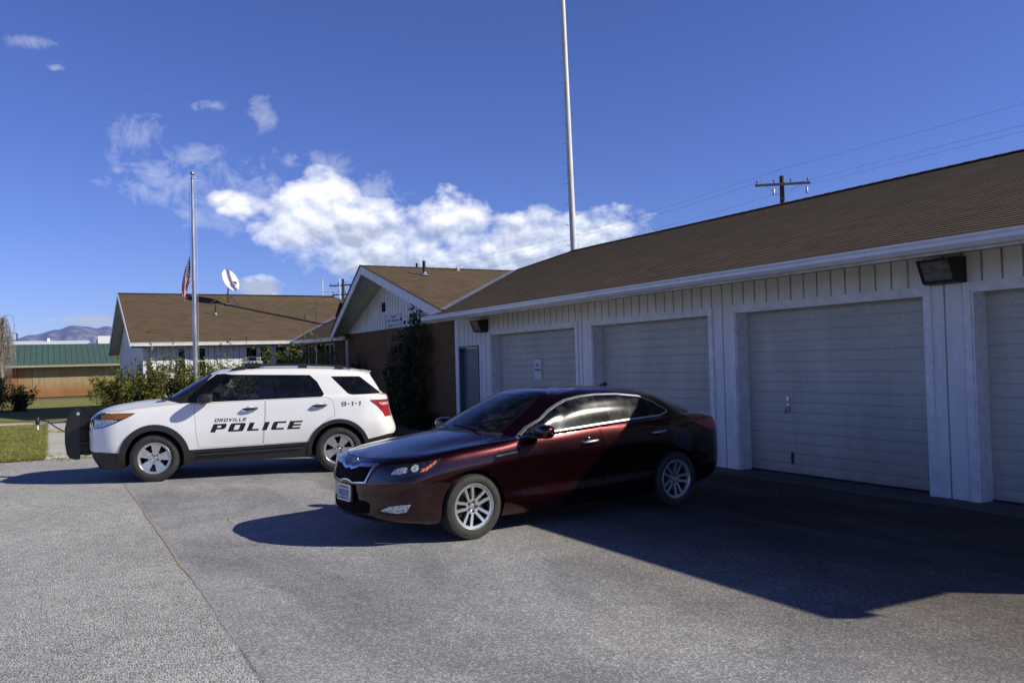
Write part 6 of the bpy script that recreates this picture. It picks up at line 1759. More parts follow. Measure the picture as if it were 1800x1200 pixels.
# ================================================================== maroon sedan
def build_sedan():
    th = 1.6842
    root = empty('sedan', (-8.656, -5.593, 0), th,
                 'dark maroon four door sedan parked half in the shadow before the garage doors', 'car')
    X = lambda *r: [tuple(p) for p in r]
    net = [
     X((-.80,0,.19),(-.78,.35,.19),(-.68,.60,.19),(-.52,.75,.19),(-.38,.80,.19),(0,.82,.19),(.40,.82,.18),(.56,.82,.18),(1.1,.82,.18),(1.68,.82,.18),(2.15,.82,.18),(2.5,.82,.19),(2.8,.82,.21),(3.25,.79,.24),(3.52,.72,.27),(3.68,.56,.28),(3.76,.3,.28),(3.79,0,.28)),
     X((-.93,0,.245),(-.90,.35,.245),(-.80,.62,.245),(-.62,.79,.25),(-.40,.85,.26),(0,.865,.26),(.40,.868,.255),(.56,.868,.25),(1.1,.865,.25),(1.68,.865,.25),(2.15,.866,.255),(2.5,.868,.265),(2.8,.866,.28),(3.25,.84,.31),(3.56,.77,.33),(3.74,.60,.34),(3.82,.3,.34),(3.85,0,.34)),
     X((-.945,0,.32),(-.915,.35,.32),(-.815,.63,.32),(-.635,.81,.325),(-.40,.87,.335),(0,.89,.335),(.40,.893,.335),(.56,.892,.335),(1.1,.890,.335),(1.68,.890,.345),(2.15,.892,.355),(2.5,.892,.37),(2.8,.89,.39),(3.25,.86,.41),(3.59,.785,.42),(3.77,.60,.43),(3.85,.3,.43),(3.88,0,.43)),
     X((-.945,0,.43),(-.915,.35,.43),(-.815,.635,.435),(-.64,.82,.44),(-.40,.875,.45),(0,.893,.455),(.40,.890,.455),(.56,.884,.45),(1.1,.878,.45),(1.68,.878,.455),(2.15,.884,.465),(2.5,.892,.48),(2.8,.895,.50),(3.25,.865,.51),(3.60,.79,.51),(3.78,.605,.51),(3.86,.3,.51),(3.885,0,.51)),
     X((-.955,0,.55),(-.925,.35,.55),(-.82,.64,.56),(-.655,.835,.575),(-.41,.888,.60),(0,.910,.62),(.40,.908,.63),(.56,.902,.63),(1.1,.896,.635),(1.68,.896,.645),(2.15,.902,.655),(2.5,.908,.665),(2.8,.91,.675),(3.25,.878,.68),(3.60,.795,.67),(3.78,.61,.66),(3.855,.3,.66),(3.88,0,.66)),
     X((-.935,0,.66),(-.905,.35,.665),(-.80,.64,.68),(-.64,.825,.69),(-.41,.882,.715),(0,.912,.74),(.40,.916,.765),(.56,.914,.775),(1.1,.910,.79),(1.68,.910,.81),(2.15,.914,.825),(2.5,.918,.835),(2.8,.917,.84),(3.25,.880,.84),(3.60,.79,.82),(3.77,.605,.81),(3.845,.3,.81),(3.865,0,.81)),
     X((-.885,0,.755),(-.86,.35,.765),(-.755,.61,.785),(-.60,.785,.80),(-.38,.850,.825),(0,.880,.86),(.40,.888,.89),(.56,.890,.90),(1.1,.890,.915),(1.68,.890,.935),(2.15,.892,.95),(2.5,.89,.955),(2.8,.88,.958),(3.25,.84,.955),(3.59,.765,.935),(3.76,.595,.925),(3.83,.3,.925),(3.85,0,.925)),
     X((-.80,0,.815),(-.775,.34,.822),(-.68,.57,.835),(-.535,.735,.845),(-.335,.805,.868),(.02,.838,.905),(.395,.855,.932),(.56,.868,.942),(1.1,.872,.962),(1.68,.872,.990),(2.15,.870,1.008),(2.5,.864,1.016),(2.8,.85,1.018),(3.25,.80,1.012),(3.58,.735,.995),(3.755,.58,.99),(3.82,.29,.995),(3.84,0,1.0)),
     X((-.56,0,.885),(-.535,.31,.886),(-.45,.52,.886),(-.33,.67,.886),(-.18,.75,.898),(.10,.797,.922),(.41,.835,.942),(.57,.858,.948),(1.1,.865,.972),(1.68,.865,1.003),(2.15,.862,1.022),(2.5,.855,1.03),(2.8,.838,1.034),(3.22,.785,1.03),(3.53,.71,1.025),(3.69,.555,1.03),(3.75,.28,1.04),(3.77,0,1.045)),
     X((-.18,0,.965),(-.16,.27,.963),(-.09,.47,.955),(.03,.61,.943),(.14,.69,.938),(.29,.755,.943),(.45,.805,.952),(.58,.846,.954),(1.1,.857,.98),(1.68,.858,1.012),(2.15,.855,1.032),(2.5,.846,1.041),(2.8,.826,1.047),(3.18,.765,1.05),(3.43,.67,1.058),(3.58,.52,1.066),(3.64,.27,1.076),(3.66,0,1.08)),
     X((.22,0,1.025),(.24,.22,1.022),(.31,.43,1.012),(.42,.57,.998),(.48,.64,.985),(.52,.70,.972),(.555,.765,.964),(.60,.828,.960),(1.1,.845,.988),(1.68,.848,1.02),(2.15,.844,1.042),(2.5,.834,1.052),(2.78,.812,1.058),(3.10,.745,1.066),(3.31,.645,1.078),(3.45,.49,1.09),(3.51,.25,1.10),(3.53,0,1.105)),
     X((.66,0,1.228),(.675,.20,1.226),(.73,.38,1.215),(.80,.50,1.198),(.84,.56,1.188),(.875,.61,1.178),(.905,.66,1.17),(.96,.725,1.165),(1.28,.772,1.19),(1.72,.781,1.213),(2.13,.776,1.218),(2.45,.760,1.205),(2.68,.72,1.19),(2.92,.66,1.188),(3.05,.575,1.196),(3.16,.43,1.21),(3.20,.23,1.218),(3.22,0,1.222)),
     X((1.05,0,1.378),(1.06,.19,1.375),(1.095,.345,1.365),(1.14,.45,1.352),(1.165,.50,1.342),(1.19,.54,1.333),(1.215,.58,1.326),(1.27,.622,1.322),(1.50,.655,1.352),(1.76,.665,1.370),(2.10,.662,1.368),(2.40,.645,1.345),(2.58,.605,1.322),(2.74,.55,1.308),(2.82,.475,1.308),(2.88,.36,1.318),(2.905,.19,1.325),(2.915,0,1.328)),
     X((1.16,0,1.408),(1.165,.16,1.407),(1.19,.29,1.402),(1.225,.38,1.395),(1.25,.425,1.389),(1.27,.46,1.383),(1.295,.49,1.378),(1.345,.53,1.377),(1.54,.55,1.400),(1.78,.555,1.411),(2.09,.552,1.406),(2.37,.54,1.383),(2.52,.52,1.362),(2.65,.475,1.35),(2.72,.41,1.348),(2.77,.31,1.353),(2.79,.165,1.357),(2.80,0,1.359)),
     X((1.26,0,1.425),(1.265,.11,1.424),(1.285,.19,1.422),(1.315,.25,1.42),(1.335,.28,1.418),(1.355,.30,1.416),(1.38,.32,1.414),(1.42,.34,1.414),(1.58,.355,1.428),(1.80,.36,1.437),(2.08,.358,1.432),(2.33,.35,1.412),(2.46,.335,1.396),(2.57,.30,1.384),(2.63,.26,1.379),(2.67,.2,1.377),(2.69,.105,1.377),(2.70,0,1.377)),
     X((1.32,0,1.431),(1.35,0,1.434),(1.38,0,1.437),(1.41,0,1.44),(1.43,0,1.441),(1.45,0,1.442),(1.48,0,1.443),(1.51,0,1.445),(1.63,0,1.449),(1.82,0,1.451),(2.07,0,1.446),(2.29,0,1.432),(2.40,0,1.420),(2.49,0,1.409),(2.54,0,1.402),(2.58,0,1.397),(2.61,0,1.392),(2.63,0,1.389)),
    ]
    B = Body(net, {10}, .03)
    WZ, WB, RT = .322, 2.795, .322
    B.panel('front_door', rounded([(.565, .30), (.545, .50), (.535, .72), (.535, .935), (1.652, .998), (1.668, .80), (1.668, .305)], .02), gap=.006, cond=lambda c: c.z < 1.01)
    B.panel('rear_door', rounded([(1.678, .305), (1.678, .80), (1.662, .999), (2.52, 1.022), (2.66, .95), (2.66, .84), (2.52, .74), (2.42, .60), (2.36, .42), (2.34, .33)], .03), gap=.006, cond=lambda c: c.z < 1.03)
    B.panel('hood', [(-.815, -.02), (-.79, .32), (-.70, .55), (-.55, .70), (-.35, .765), (0, .78), (.28, .76), (.42, .70), (.36, .56), (.26, .42), (.19, .22), (.17, -.02)], TOP, gap=.007, thr=.3, cond=lambda c: c.z < 1.04 and c.x < .6)
    B.mark('trunk_lid', [(3.50, -.02), (3.46, .46), (3.36, .62), (3.60, .66), (3.76, .55), (3.82, .28), (3.83, -.02)], TOP, thr=.3)
    B.mark('bumper', [(-1.2, .1), (-1.2, .60), (-.83, .60), (-.60, .635), (-.36, .66), (-.30, .5), (-.30, .1)], thr=None, cond=lambda c: c.x < -.25)
    B.mark('rear_bumper', [(3.1, .1), (3.1, .60), (3.35, .64), (4.2, .66), (4.2, .1)], thr=None)
    B.mark('sill', [(.30, .1), (.30, .262), (1.2, .268), (2.45, .29), (2.45, .1)], thr=None)
    # glazing
    dl = rounded([(.555, .951), (.73, 1.055), (.918, 1.132), (1.073, 1.219), (1.20, 1.272), (1.326, 1.314), (1.52, 1.345), (1.74, 1.358), (2.05, 1.351), (2.40, 1.313), (2.62, 1.235), (2.80, 1.13), (2.79, 1.10), (2.62, 1.063), (2.05, 1.043), (1.617, 1.019), (1.05, .983)], .015, 2)
    cz = lambda c: c.z > .94
    B.mark('window_trim', dl, thr=.05, cond=cz)
    ins = inset(dl, .017)
    B.mark('pillar', ins, thr=.05, cond=cz)
    def clip(poly, x0, x1, y0=-9):
        def cut(P, f):
            o_ = []
            for i in range(len(P)):
                a, b = P[i - 1], P[i]; fa, fb = f(a), f(b)
                if (fa >= 0) != (fb >= 0):
                    t = fa / (fa - fb); o_.append((a[0] + (b[0] - a[0]) * t, a[1] + (b[1] - a[1]) * t))
                if fb >= 0: o_.append(b)
            return o_
        return cut(cut(poly, lambda p: p[0] - x0), lambda p: x1 - p[0])
    ins2 = inset(dl, .021)
    B.mark('front_window', clip(ins2, .70, 1.715), thr=.05, cond=cz)
    B.mark('sail', clip(ins2, .5, .685), thr=.05, cond=cz)
    B.mark('rear_window', clip(ins2, 1.835, 2.50), thr=.05, cond=cz)
    B.mark('vent_window', clip(ins2, 2.525, 3.0), thr=.05, cond=cz)
    K_ = Vector((.918, 0, .397))
    WS = ((0, -1, 0), tuple(K_), (-.397, 0, .918))
    k = lambda x, z: K_.x * x + K_.z * z
    B.mark('cowl', [(-.03, k(.17, 1.02)), (.22, k(.19, 1.018)), (.42, k(.265, 1.007)), (.57, k(.375, .99)), (.67, k(.46, .972)), (.66, k(.52, 1.0)), (.57, k(.47, 1.025)), (.42, k(.36, 1.03)), (-.03, k(.27, 1.048))], WS, thr=.2, cond=lambda c: c.x < .7)
    B.mark('windshield_frame', [(-.03, k(.235, 1.032)), (.22, k(.255, 1.029)), (.43, k(.325, 1.018)), (.555, k(.42, 1.005)), (.625, k(.505, 1.005)), (.60, k(.70, 1.10)), (.52, k(1.02, 1.275)), (.46, k(1.155, 1.355)), (.35, k(1.105, 1.372)), (-.03, k(1.065, 1.385))], WS, thr=.2)
    B.mark('windshield', [(-.03, k(.275, 1.052)), (.22, k(.295, 1.048)), (.41, k(.365, 1.037)), (.535, k(.465, 1.027)), (.588, k(.54, 1.03)), (.57, k(.71, 1.115)), (.495, k(1.01, 1.28)), (.44, k(1.115, 1.34)), (.34, k(1.075, 1.36)), (-.03, k(1.03, 1.372))], WS, thr=.2)
    RG = ((0, -1, 0), (.93, 0, -.367), (.367, 0, .93)); kr = lambda x, z: .93 * x - .367 * z
    B.mark('rear_glass', [(-.03, kr(2.90, 1.325)), (.36, kr(2.88, 1.315)), (.47, kr(2.86, 1.30)), (.66, kr(3.20, 1.10)), (.62, kr(3.33, 1.085)), (.48, kr(3.42, 1.095)), (-.03, kr(3.48, 1.11))], RG, thr=.2)
    # lamps
    HL = HORIZ(-3.75, -7.5)
    hp = rounded([(-.625, .622), (-.502, .768), (-.43, .776), (-.14, .797), (.09, .829), (.005, .745), (-.106, .706), (-.288, .663), (-.491, .626)], .012)
    B.mark('headlight_body', hp, HL, thr=.1, cond=lambda c: c.x < 0)
    B.mark('headlight_lens', rounded([(-.413, .690), (-.37, .737), (-.30, .757), (-.25, .757), (-.257, .712), (-.323, .692)], .01), HL, thr=.1, only=['headlight_body'])
    B.mark('headlight_lens', rounded([(-.225, .735), (-.205, .772), (-.165, .785), (-.142, .768), (-.15, .727), (-.194, .712)], .015), HL, thr=.1, only=['headlight_body'])
    am = [[(-.131, .711), (-.110, .742), (-.086, .745), (-.098, .714)], [(-.092, .718), (-.078, .746), (-.058, .763), (-.046, .748), (-.066, .722)], [(-.055, .740), (-.046, .768), (-.026, .780), (-.013, .768), (-.03, .748)], [(-.018, .765), (-.008, .787), (.02, .809), (.030, .800), (.008, .775)]]
    for p in am: B.mark('turn_signal', p, HL, thr=.05, only=['headlight_body'])
    fogp = rounded([(-.525, .338), (-.439, .384), (-.323, .402), (-.226, .408), (-.270, .334), (-.368, .322)], .01)
    B.mark('fog_recess', inset(fogp, -.022), HL, thr=.1, only=['bumper'])
    B.mark('fog_lamp', fogp, HL, thr=.1)
    go = [(-.02, .742), (.08, .728), (.14, .745), (.20, .768), (.46, .782), (.37, .592), (.13, .575), (.06, .592), (-.02, .60)]
    gi = [(-.02, .718), (.07, .704), (.14, .718), (.20, .738), (.425, .748), (.357, .606), (.145, .588), (.075, .604), (-.02, .613)]
    B.mark('grille_surround', go, FRONT, thr=.15, cond=lambda c: c.x < -.6)
    B.mark('grille', gi, FRONT, thr=.15, cond=lambda c: c.x < -.6)
    B.mark('lower_intake', rounded([(-.02, .425), (.36, .42), (.43, .39), (.40, .30), (.10, .285), (-.02, .285)], .02), FRONT, thr=.2, only=['bumper'])
    B.mark('side_vent', [(.235, .800), (.285, .835), (.52, .848), (.52, .800), (.31, .783)], thr=.2)
    B.mark('taillight', rounded([(3.08, .985), (3.40, .985), (4, .955), (4, .84), (3.55, .84), (3.38, .87)], .02), thr=None, cond=lambda c: c.y < -.45)
    for cx in (0, WB):
        B.mark('void', arc(cx, WZ, .362, -25, 205, 34), thr=-.5, cond=lambda c: c.z < .8 and c.y < -.5)
        B.mark('void', [(cx - .36, .28), (cx + .36, .28), (cx + .36, .1), (cx - .36, .1)], thr=-.9, cond=lambda c: c.z < .45 and c.y < -.5)
    B.finish()
    P = lambda ids, name, mat, **kw: B.part(ids, name, MAT[mat], root, **kw)
    P(['body'], 'body', 'maroon_paint'); P(['gap'], 'panel_gap', 'gap', off=-.006)
    P(['hood'], 'hood', 'maroon_paint')
    fd = P(['front_door'], 'door', 'maroon_paint', sides='each'); rd = P(['rear_door'], 'door', 'maroon_paint', sides='each')
    P(['trunk_lid'], 'trunk_lid', 'maroon_paint')
    bp = P(['bumper'], 'bumper', 'maroon_paint')[0]; P(['rear_bumper'], 'bumper', 'maroon_paint')
    P(['sill'], 'sill', 'maroon_paint', sides='each')
    P(['window_trim'], 'window_trim', 'chrome', off=.004, skirt=.006, sides='each')
    P(['pillar', 'sail'], 'window_pillar', 'black_gloss', sides='each')
    P(['front_window'], 'window', 'glass_front', sides='each', off=-.001); P(['rear_window'], 'window', 'glass_front', sides='each', off=-.001); P(['vent_window'], 'window', 'glass_tint', sides='each', off=-.001)
    P(['cowl'], 'cowl_panel', 'black_plastic', off=.001); P(['windshield_frame'], 'windshield_frame', 'black_gloss'); P(['windshield'], 'windshield', 'glass_shield', off=-.001)
    P(['rear_glass'], 'rear_window', 'glass_tint')
    P(['headlight_body'], 'headlight', 'lamp_dark', sides='each', off=.002); P(['headlight_lens'], 'headlight_reflector', 'lamp_reflector', sides='each', off=.003); P(['turn_signal'], 'turn_signal', 'amber', sides='each', off=.004)
    P(['fog_recess'], 'fog_lamp_surround', 'black_plastic', sides='each', off=-.006); P(['fog_lamp'], 'fog_lamp', 'lamp_reflector', sides='each', off=.0)
    P(['grille_surround'], 'grille_surround', 'satin_chrome', off=.012, skirt=.03); P(['grille'], 'grille', 'grille_mesh', off=-.008)
    P(['lower_intake'], 'lower_intake', 'grille_mesh', off=-.01)
    P(['side_vent'], 'side_vent', 'black_gloss', sides='each', off=.001)
    P(['taillight'], 'taillight', 'red_lens', sides='each', off=.004)
    for s in (-1, 1):
        g = MB(); g.bar((.325, s * .921, .808), (.515, s * .922, .822), .006, .010); g.bar((.26, s * .916, .80), (.33, s * .921, .806), .006, .015)
        g.build('vent_trim', MAT['satin_chrome'], root)
    # underbody and wheel wells
    g = MB()
    for cx in (0, WB):
        for s in (-1, 1):
            n = 20
            A = [(cx + .364 * math.cos(a), s * .86, WZ + .364 * math.sin(a)) for a in [R(-15 + 210 * i / n) for i in range(n + 1)]]
            Bq = [(p[0], s * .52, p[2]) for p in A]
            g.add(A + Bq, [(i, i + 1, i + 2 + n, i + 1 + n) for i in range(n)]); g.add(Bq, [tuple(range(n + 1))])
    g.box((1.4, 0, .25), (4.1, 1.1, .06)); g.box((1.4, 0, .26), (1.9, 1.64, .08)); g.box((-.6, 0, .24), (.4, 1.2, .06))
    g.build('underbody', MAT['gap'], root)
    g = MB(); g.box((1.75, 0, .42), (2.9, 1.6, .04)); g.box((.62, 0, .88), (.52, 1.46, .16), bev=.05); g.box((2.98, 0, 1.0), (.5, 1.3, .04))
    inter = g.build('interior', MAT['interior'], root)
    for s in (-.37, .37):
        g = MB(); g.box((1.55, s, .55), (.5, .5, .16), bev=.05); g.box((1.86, s, .84), (.14, .5, .56), rot=Matrix.Rotation(R(17), 3, 'Y'), bev=.05); g.box((1.98, s, 1.19), (.10, .26, .17), bev=.04)
        g.build('seat', MAT['seat_cloth'], inter)
    g = MB(); g.box((2.5, 0, .58), (.5, 1.3, .16), bev=.05); g.box((2.82, 0, .86), (.14, 1.3, .5), rot=Matrix.Rotation(R(20), 3, 'Y'), bev=.05)
    g.build('seat', MAT['seat_cloth'], inter)
    g = MB(); g.lathe([(.175 + .015 * math.cos(a), .015 * math.sin(a)) for a in [2 * PI * i / 8 for i in range(9)]], 28, origin=(1.05, -.37, .93), M=Matrix.Rotation(R(-64), 3, 'Y')); g.bar((.86, -.37, .88), (1.05, -.37, .93), .05, .05)
    g.build('steering_wheel', MAT['black_plastic'], inter, smooth=True)
    g = MB(); g.box((.98, 0, 1.27), (.03, .22, .06), bev=.012); g.build('rear_view_mirror', MAT['black_plastic'], inter)
    # door mirrors
    for s in (-1, 1):
        bmx = bmesh.new(); bmesh.ops.create_uvsphere(bmx, u_segments=22, v_segments=14, radius=1)
        for q in bmx.verts:
            q.co = Vector((math.copysign(abs(q.co.x)**.75, q.co.x) * .09, math.copysign(abs(q.co.y)**.7, q.co.y) * .125, math.copysign(abs(q.co.z)**.75, q.co.z) * .073))
            if q.co.x > .055: q.co.x = .055
            q.co.x += -.05 * (q.co.y * s) - .02
        bmx.verts.index_update()
        g = MB(); g.add([(q.co.x + .81, q.co.y + s * 1.02, q.co.z + 1.015) for q in bmx.verts], [tuple(q.index for q in f.verts) for f in bmx.faces]); bmx.free()
        mo = g.build('mirror', MAT['maroon_paint'], root, smooth=True, angle=50)
        g = MB(); g.tube([(.70, s * .855, .962), (.745, s * .91, .965), (.78, s * .965, .968)], [.03, .026, .034], 10)
        g.build('mirror_foot', MAT['black_plastic'], mo, smooth=True)
        g = MB(); g.bar((.745, s * 1.10, .998), (.80, s * 1.145, 1.0), .006, .014); g.bar((.722, s * 1.0, .995), (.745, s * 1.10, .998), .006, .014)
        g.build('mirror_signal', MAT['clear_lens'], mo)
    for hx, hz, y_ in ((1.485, .858, .915), (2.50, .895, .920)):
        for s in (-1, 1):
            d_ = (fd if hx < 2 else rd)[0 if s < 0 else 1]
            g = MB(); g.tube([(hx - .105, s * y_, hz - .006), (hx - .085, s * (y_ + .026), hz - .004), (hx, s * (y_ + .034), hz + .001), (hx + .085, s * (y_ + .026), hz + .007), (hx + .105, s * y_, hz + .009)], [.009, .014, .0155, .014, .009], 10)
            g.build('handle', MAT['chrome'], d_, smooth=True)
            g = MB(); g.lathe([(.05, 0), (.047, .003), (.02, .004), (0, .004)], 24, origin=(hx - .01, s * (y_ - .003), hz), M=Matrix.Rotation(R(-90 * s), 3, 'X'))
            g.build('handle_cup', MAT['black_gloss'], d_, smooth=True)
    # emblem: an oval badge with a blank ring
    g = MB()
    Mh = Matrix.Rotation(R(-57), 3, 'Y')
    g.lathe([(.052, 0), (.052, .006), (.044, .007), (.044, .003)], 32, origin=(-.852, 0, .793), M=Mh @ Matrix.Diagonal((.62, 1.12, 1)))
    em = g.build('emblem', MAT['chrome'], root, smooth=True, angle=40)
    g = MB(); g.lathe([(.045, .003), (0, .004)], 32, origin=(-.852, 0, .793), M=Mh @ Matrix.Diagonal((.62, 1.12, 1))); g.build('emblem_field', MAT['black_gloss'], em)
    Me = Matrix.Translation((-.8555, 0, .7985)) @ Mh.to_4x4() @ Matrix.Rotation(R(-90), 4, 'Z')
    text_mesh('emblem_letters', 'KIA', .046, MAT['chrome'], em, Me, bold=.001, sx=1.15)
    # licence plate
    Mp = Matrix.Translation((-.985, 0, .478)) @ Matrix(((0, 0, -1, 0), (-1, 0, 0, 0), (0, 1, 0, 0), (0, 0, 0, 1))) @ Matrix.Rotation(R(-3), 4, 'X')
    def rect(w, h, z, r=.012):
        return [Mp @ Vector((p[0], p[1], z)) for p in rounded([(-w / 2, -h / 2), (w / 2, -h / 2), (w / 2, h / 2), (-w / 2, h / 2)], r)]
    g = MB(); A = rect(.305, .152, 0); A2 = rect(.305, .152, .004); n = len(A)
    g.add(A + A2, [tuple(range(n))[::-1], tuple(range(n, 2 * n))] + [(i, (i + 1) % n, n + (i + 1) % n, n + i) for i in range(n)])
    pl = g.build('license_plate', MAT['plate_white'], root)
    g = MB(); o1 = rect(.318, .166, .0055, .016); i1 = rect(.292, .140, .0065, .010); k0 = rect(.318, .166, -.012, .016)
    g.add(o1 + i1, [(i, (i + 1) % n, n + (i + 1) % n, n + i) for i in range(n)]); g.add(o1 + k0, [(i, (i + 1) % n, n + (i + 1) % n, n + i) for i in range(n)])
    g.build('plate_frame', MAT['satin_chrome'], pl)
    g = MB(); g.poly([Mp @ Vector(p) for p in ((-.146, -.07, .0046), (.146, -.07, .0046), (.146, -.042, .0046), (.05, -.030, .0046), (.0, -.024, .0046), (-.05, -.034, .0046), (-.146, -.044, .0046))])
    m = NT('plate_mountain'); m.p(color=(.34, .42, .60), rough=.5); g.build('plate_picture', m.mat, pl)
    text_mesh('plate_heading', 'WASHINGTON', .026, MAT['plate_red'], pl, Mp @ Matrix.Translation((0, .053, .0056)), bold=.0006, sx=1.1)
    text_mesh('plate_number', 'AEX5125', .078, MAT['plate_blue'], pl, Mp @ Matrix.Translation((0, -.004, .0056)), bold=.0022, sx=.80)
    text_mesh('plate_footing', 'EVERGREEN STATE', .017, MAT['plate_blue'], pl, Mp @ Matrix.Translation((0, -.056, .0056)), bold=.0004, sx=1.1)
    g = MB(); g.box((-.972, 0, .478), (.016, .34, .17), bev=.006); g.build('plate_bracket', MAT['black_plastic'], pl)
    # shark fin, wipers, nozzles
    g = MB(); g.prism([(2.36, 1.418), (2.52, 1.40), (2.53, 1.455), (2.49, 1.458)], 'y', -.012, .012); g.build('antenna_fin', MAT['maroon_paint'], root)
    g = MB(); g.tube([(.34, -.54, 1.025), (.33, -.25, 1.062), (.30, -.03, 1.07)], .008, 6); g.tube([(.25, .02, 1.05), (.34, .3, 1.062), (.44, .55, 1.04)], .008, 6); g.build('wiper', MAT['black_plastic'], root)
    sp = [R(90 + 72 * i) for i in range(5)]
    def opn(x, z):
        r = math.hypot(x, z)
        if r < .070 or r > .196: return False
        for s_ in sp:
            a = x * math.cos(s_) + z * math.sin(s_); b = abs(-x * math.sin(s_) + z * math.cos(s_))
            if a > 0:
                c = .022 + (a - .05) * .16; hw_ = .0135 + (a - .05) * .012
                if abs(b - c) < hw_: return False
        return r > .075
    for i, cx in enumerate((0, WB)):
        for s in (-1, 1):
            make_wheel(root, (cx, s * .79, RT), RT, .226, .215, opn, (MAT['tyre'], MAT['alloy'], MAT['brake']), s, spin=R(-14 if i == 0 else 20), dish=.028, lugs=5, lugr=.050)
    return root
SUV = build_suv()
SED = build_sedan()
# ================================================================== camera, sun, sky
F_ = Vector((-.88095, .47262, .02375)).normalized()
def setup_camera():
    yw, pt, rl, h, D = 1.0784674, .0237520, -.0267908, 1.73690, 9.1906
    F = Vector((-math.sin(yw) * math.cos(pt), math.cos(yw) * math.cos(pt), math.sin(pt)))
    Rt = Vector((math.cos(yw), math.sin(yw), 0)); U = Rt.cross(F)
    R2 = Rt * math.cos(rl) + U * math.sin(rl); U2 = -Rt * math.sin(rl) + U * math.cos(rl)
    cd = bpy.data.cameras.new('camera'); cam = bpy.data.objects.new('camera', cd); COL.objects.link(cam)
    cd.sensor_width = 36; cd.lens = 36 * 1524.5 / 1800
    cd.clip_start = .05; cd.clip_end = 60000
    M = Matrix(((R2.x, U2.x, -F.x, 0), (R2.y, U2.y, -F.y, -D), (R2.z, U2.z, -F.z, h), (0, 0, 0, 1)))
    cam.matrix_world = M
    scene.camera = cam
    return cam
CAM = setup_camera()

SUN_AZ, SUN_EL = R(40), R(31.75)      # azimuth from +Y toward +X
SD = Vector((math.sin(SUN_AZ) * math.cos(SUN_EL), math.cos(SUN_AZ) * math.cos(SUN_EL), math.sin(SUN_EL)))
sl = bpy.data.lights.new('sun', 'SUN'); so = bpy.data.objects.new('sun', sl); COL.objects.link(so)
sl.energy = 5.0; sl.angle = R(.53); sl.color = (1.0, .935, .79)
so.rotation_euler = SD.to_track_quat('Z', 'Y').to_euler()
so.location = (0, 0, 30)

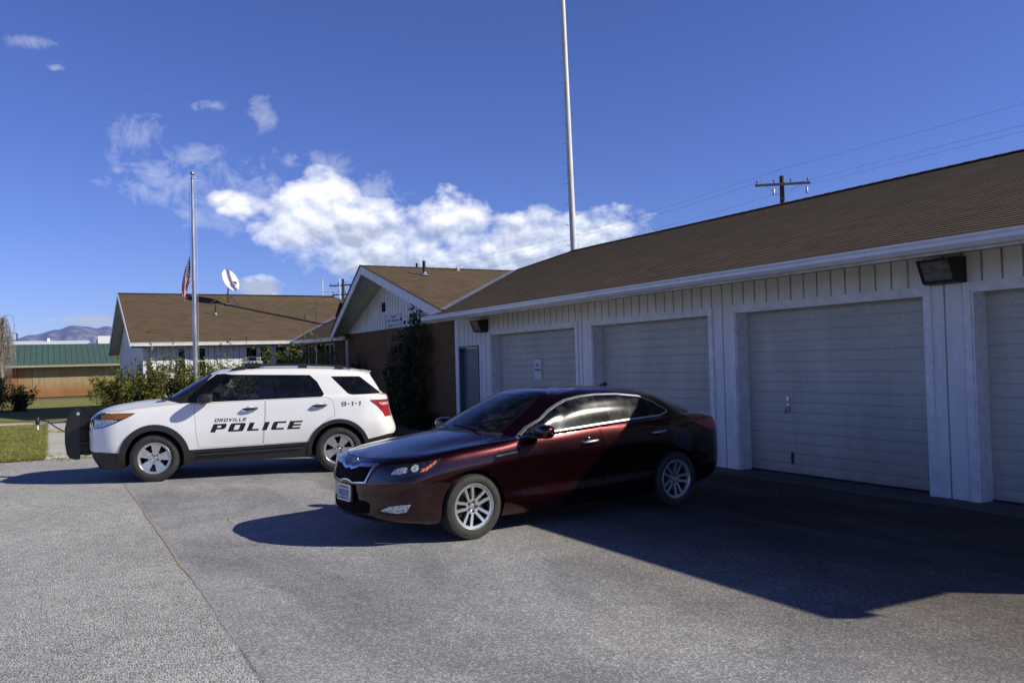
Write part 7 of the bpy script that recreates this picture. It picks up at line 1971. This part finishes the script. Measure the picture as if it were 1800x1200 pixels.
def setup_world():
    w = bpy.data.worlds.new('World'); scene.world = w; w.use_nodes = True
    t = w.node_tree; n = t.nodes
    class W(NT):
        def __init__(self): self.t = t; self.n = n
    k = W()
    bg = n['Background']
    sky = n.new('ShaderNodeTexSky'); sky.sky_type = 'NISHITA'; sky.sun_disc = False
    sky.sun_elevation = SUN_EL; sky.sun_rotation = SUN_AZ
    sky.altitude = 900; sky.air_density = 1.0; sky.dust_density = .25; sky.ozone_density = 3.0
    skyc = k.mix(1.0, sky.outputs[0], (.78, .85, 1.48), 'MULTIPLY')
    v = k.vmath('NORMALIZE', n.new('ShaderNodeTexCoord').outputs['Generated'])
    x, y, z = k.sep(v)
    az = k.math('ARCTAN2', x, y); el = k.math('ARCSINE', z)
    # cloud banks: soft ellipses in azimuth / elevation (degrees), broken up by noise on the dome
    azd = k.math('MULTIPLY', az, 180 / PI); eld = k.math('MULTIPLY', el, 180 / PI)
    def banks(lst, eo=0.0):
        dens = None
        for (a, e, ra, re) in lst:
            da = k.math('DIVIDE', k.math('SUBTRACT', azd, a), ra); de = k.math('DIVIDE', k.math('SUBTRACT', eld, e - eo), re)
            q = k.math('SUBTRACT', 1, k.math('SQRT', k.math('ADD', k.math('MULTIPLY', da, da), k.math('MULTIPLY', de, de))))
            q = k.math('MAXIMUM', q, -2.0)
            dens = q if dens is None else k.math('SMOOTH_MAX', dens, q, .3)
        return k.math('MINIMUM', dens, .75)
    p = k.comb(k.math('MULTIPLY', azd, .22), k.math('MULTIPLY', eld, .30), 3.7)
    def cum(off, det):
        n_ = k.noise(k.vmath('ADD', p, off), .95, det, .60)
        bil = k.math('SUBTRACT', 1, k.voronoi(k.vmath('ADD', k.vmath('ADD', p, off), k.vmath('SCALE', k.noise(p, 2.0, 4, .6, out=1), scale=.35)), 2.3, 'Distance', 'F1'))
        return k.math('ADD', k.math('MULTIPLY', k.math('SUBTRACT', n_, .5), 2.5), k.math('MULTIPLY', k.math('SUBTRACT', bil, .62), .55))
    c0 = cum((0, 0, 0), 7); c1 = cum((.05, .15, 0), 4); c1b = c0
    d = k.math('ADD', k.math('MULTIPLY', banks(CUMULUS), 1.25), c0)
    al_c = k.ramp(k.math('MULTIPLY_ADD', d, .5, .5), [(.48, 0), (.62, .5), (.80, .93), (1, 1)])
    # wisps: thin torn fleece
    pw = k.comb(k.math('MULTIPLY', azd, .34), k.math('MULTIPLY', eld, .40), 9.1)
    nw = k.noise(pw, 1.2, 8, .66, dist=.5)
    dw = k.math('ADD', k.math('MULTIPLY', banks(WISPS), .80), k.math('MULTIPLY', k.math('SUBTRACT', nw, .5), 3.6))
    al_w = k.math('MULTIPLY', k.ramp(k.math('MULTIPLY_ADD', dw, .5, .5), [(.50, 0), (.74, .34), (1.0, .6)]), .46)
    al = k.math('MAXIMUM', al_c, al_w)
    dens = banks(CUMULUS, 0)
    lit = k.math('SUBTRACT', c1, c1b)
    low = k.math('MULTIPLY_ADD', eld, .20, -1.45)          # bases are greyer than tops
    sh = k.math('ADD', k.math('MULTIPLY_ADD', lit, -1.0, .24), k.math('MULTIPLY', low, .50))
    sh = k.math('ADD', sh, k.math('MULTIPLY', k.math('SUBTRACT', 1, al_c), .22))
    shade = k.ramp(sh, [(.05, (.40, .46, .62)), (.40, (.68, .74, .88)), (.72, (1.0, 1.01, 1.04))])
    cl = k.mix(1.0, shade, (CLOUD_GAIN, CLOUD_GAIN, CLOUD_GAIN), 'MULTIPLY')
    fac = k.math('MULTIPLY', al, 1.0, clamp=True)
    # sky above the view dimmed to cut fill light and deepen ground shade
    zen = k.ramp(k.math('DIVIDE', eld, 90), [(.28, (1, 1, 1)), (.42, (.50, .50, .55)), (.62, (.17, .18, .23))])
    skyc = k.mix(1.0, skyc, zen, 'MULTIPLY')
    res = k.mix(fac, skyc, cl)
    k.link(res, bg.inputs[0])
    bg.inputs[1].default_value = SKY_STRENGTH
    w.cycles.sampling_method = 'MANUAL'; w.cycles.sample_map_resolution = 512
SKY_STRENGTH = .086
CLOUD_GAIN = 13.2
# (azimuth deg from +Y toward +X, elevation, half width, half height, weight)
CUMULUS = [(-67.6, 8.3, 2.8, 1.9), (-59.0, 8.1, 2.6, 1.6), (-74.0, 10.8, 2.6, 1.8), (-75.0, 9.2, 3.4, 2.0), (-71.2, 8.3, 4.4, 2.3), (-65.3, 9.0, 3.6, 2.9), (-61.5, 7.9, 4.4, 2.4), (-56.4, 7.9, 4.2, 2.2), (-69.0, 6.7, 6.5, 1.7), (-61, 6.2, 7.0, 2.2), (-79.3, 10.3, 1.9, 1.1), (-78.2, 5.0, 2.0, .9), (-87.8, 3.1, 2.4, .5)]
WISPS = [(-84.9, 14.3, 1.5, 1.6), (-82.0, 13.2, 1.6, .8), (-83.0, 11.8, 4.0, 1.3), (-79.6, 10.8, 3.0, 2.0), (-90.9, 18.8, 1.2, .42), (-77.6, 16.0, .9, 1.0), (-75.9, 13.2, .9, .8), (-73.6, 12.6, 1.8, 1.1), (-80.4, 16.2, 1.2, .4), (-89.4, 17.5, .5, .2), (-71, 11.2, 2.0, 1.2)]
setup_world()
scene.view_settings.view_transform = 'Standard'
scene.view_settings.look = 'None'
scene.view_settings.exposure = 0
scene.view_settings.gamma = 1
scene.render.engine = 'CYCLES'
scene.cycles.use_denoising = True
scene.cycles.max_bounces = 8
scene.cycles.transparent_max_bounces = 12
scene.cycles.caustics_reflective = False; scene.cycles.caustics_refractive = False
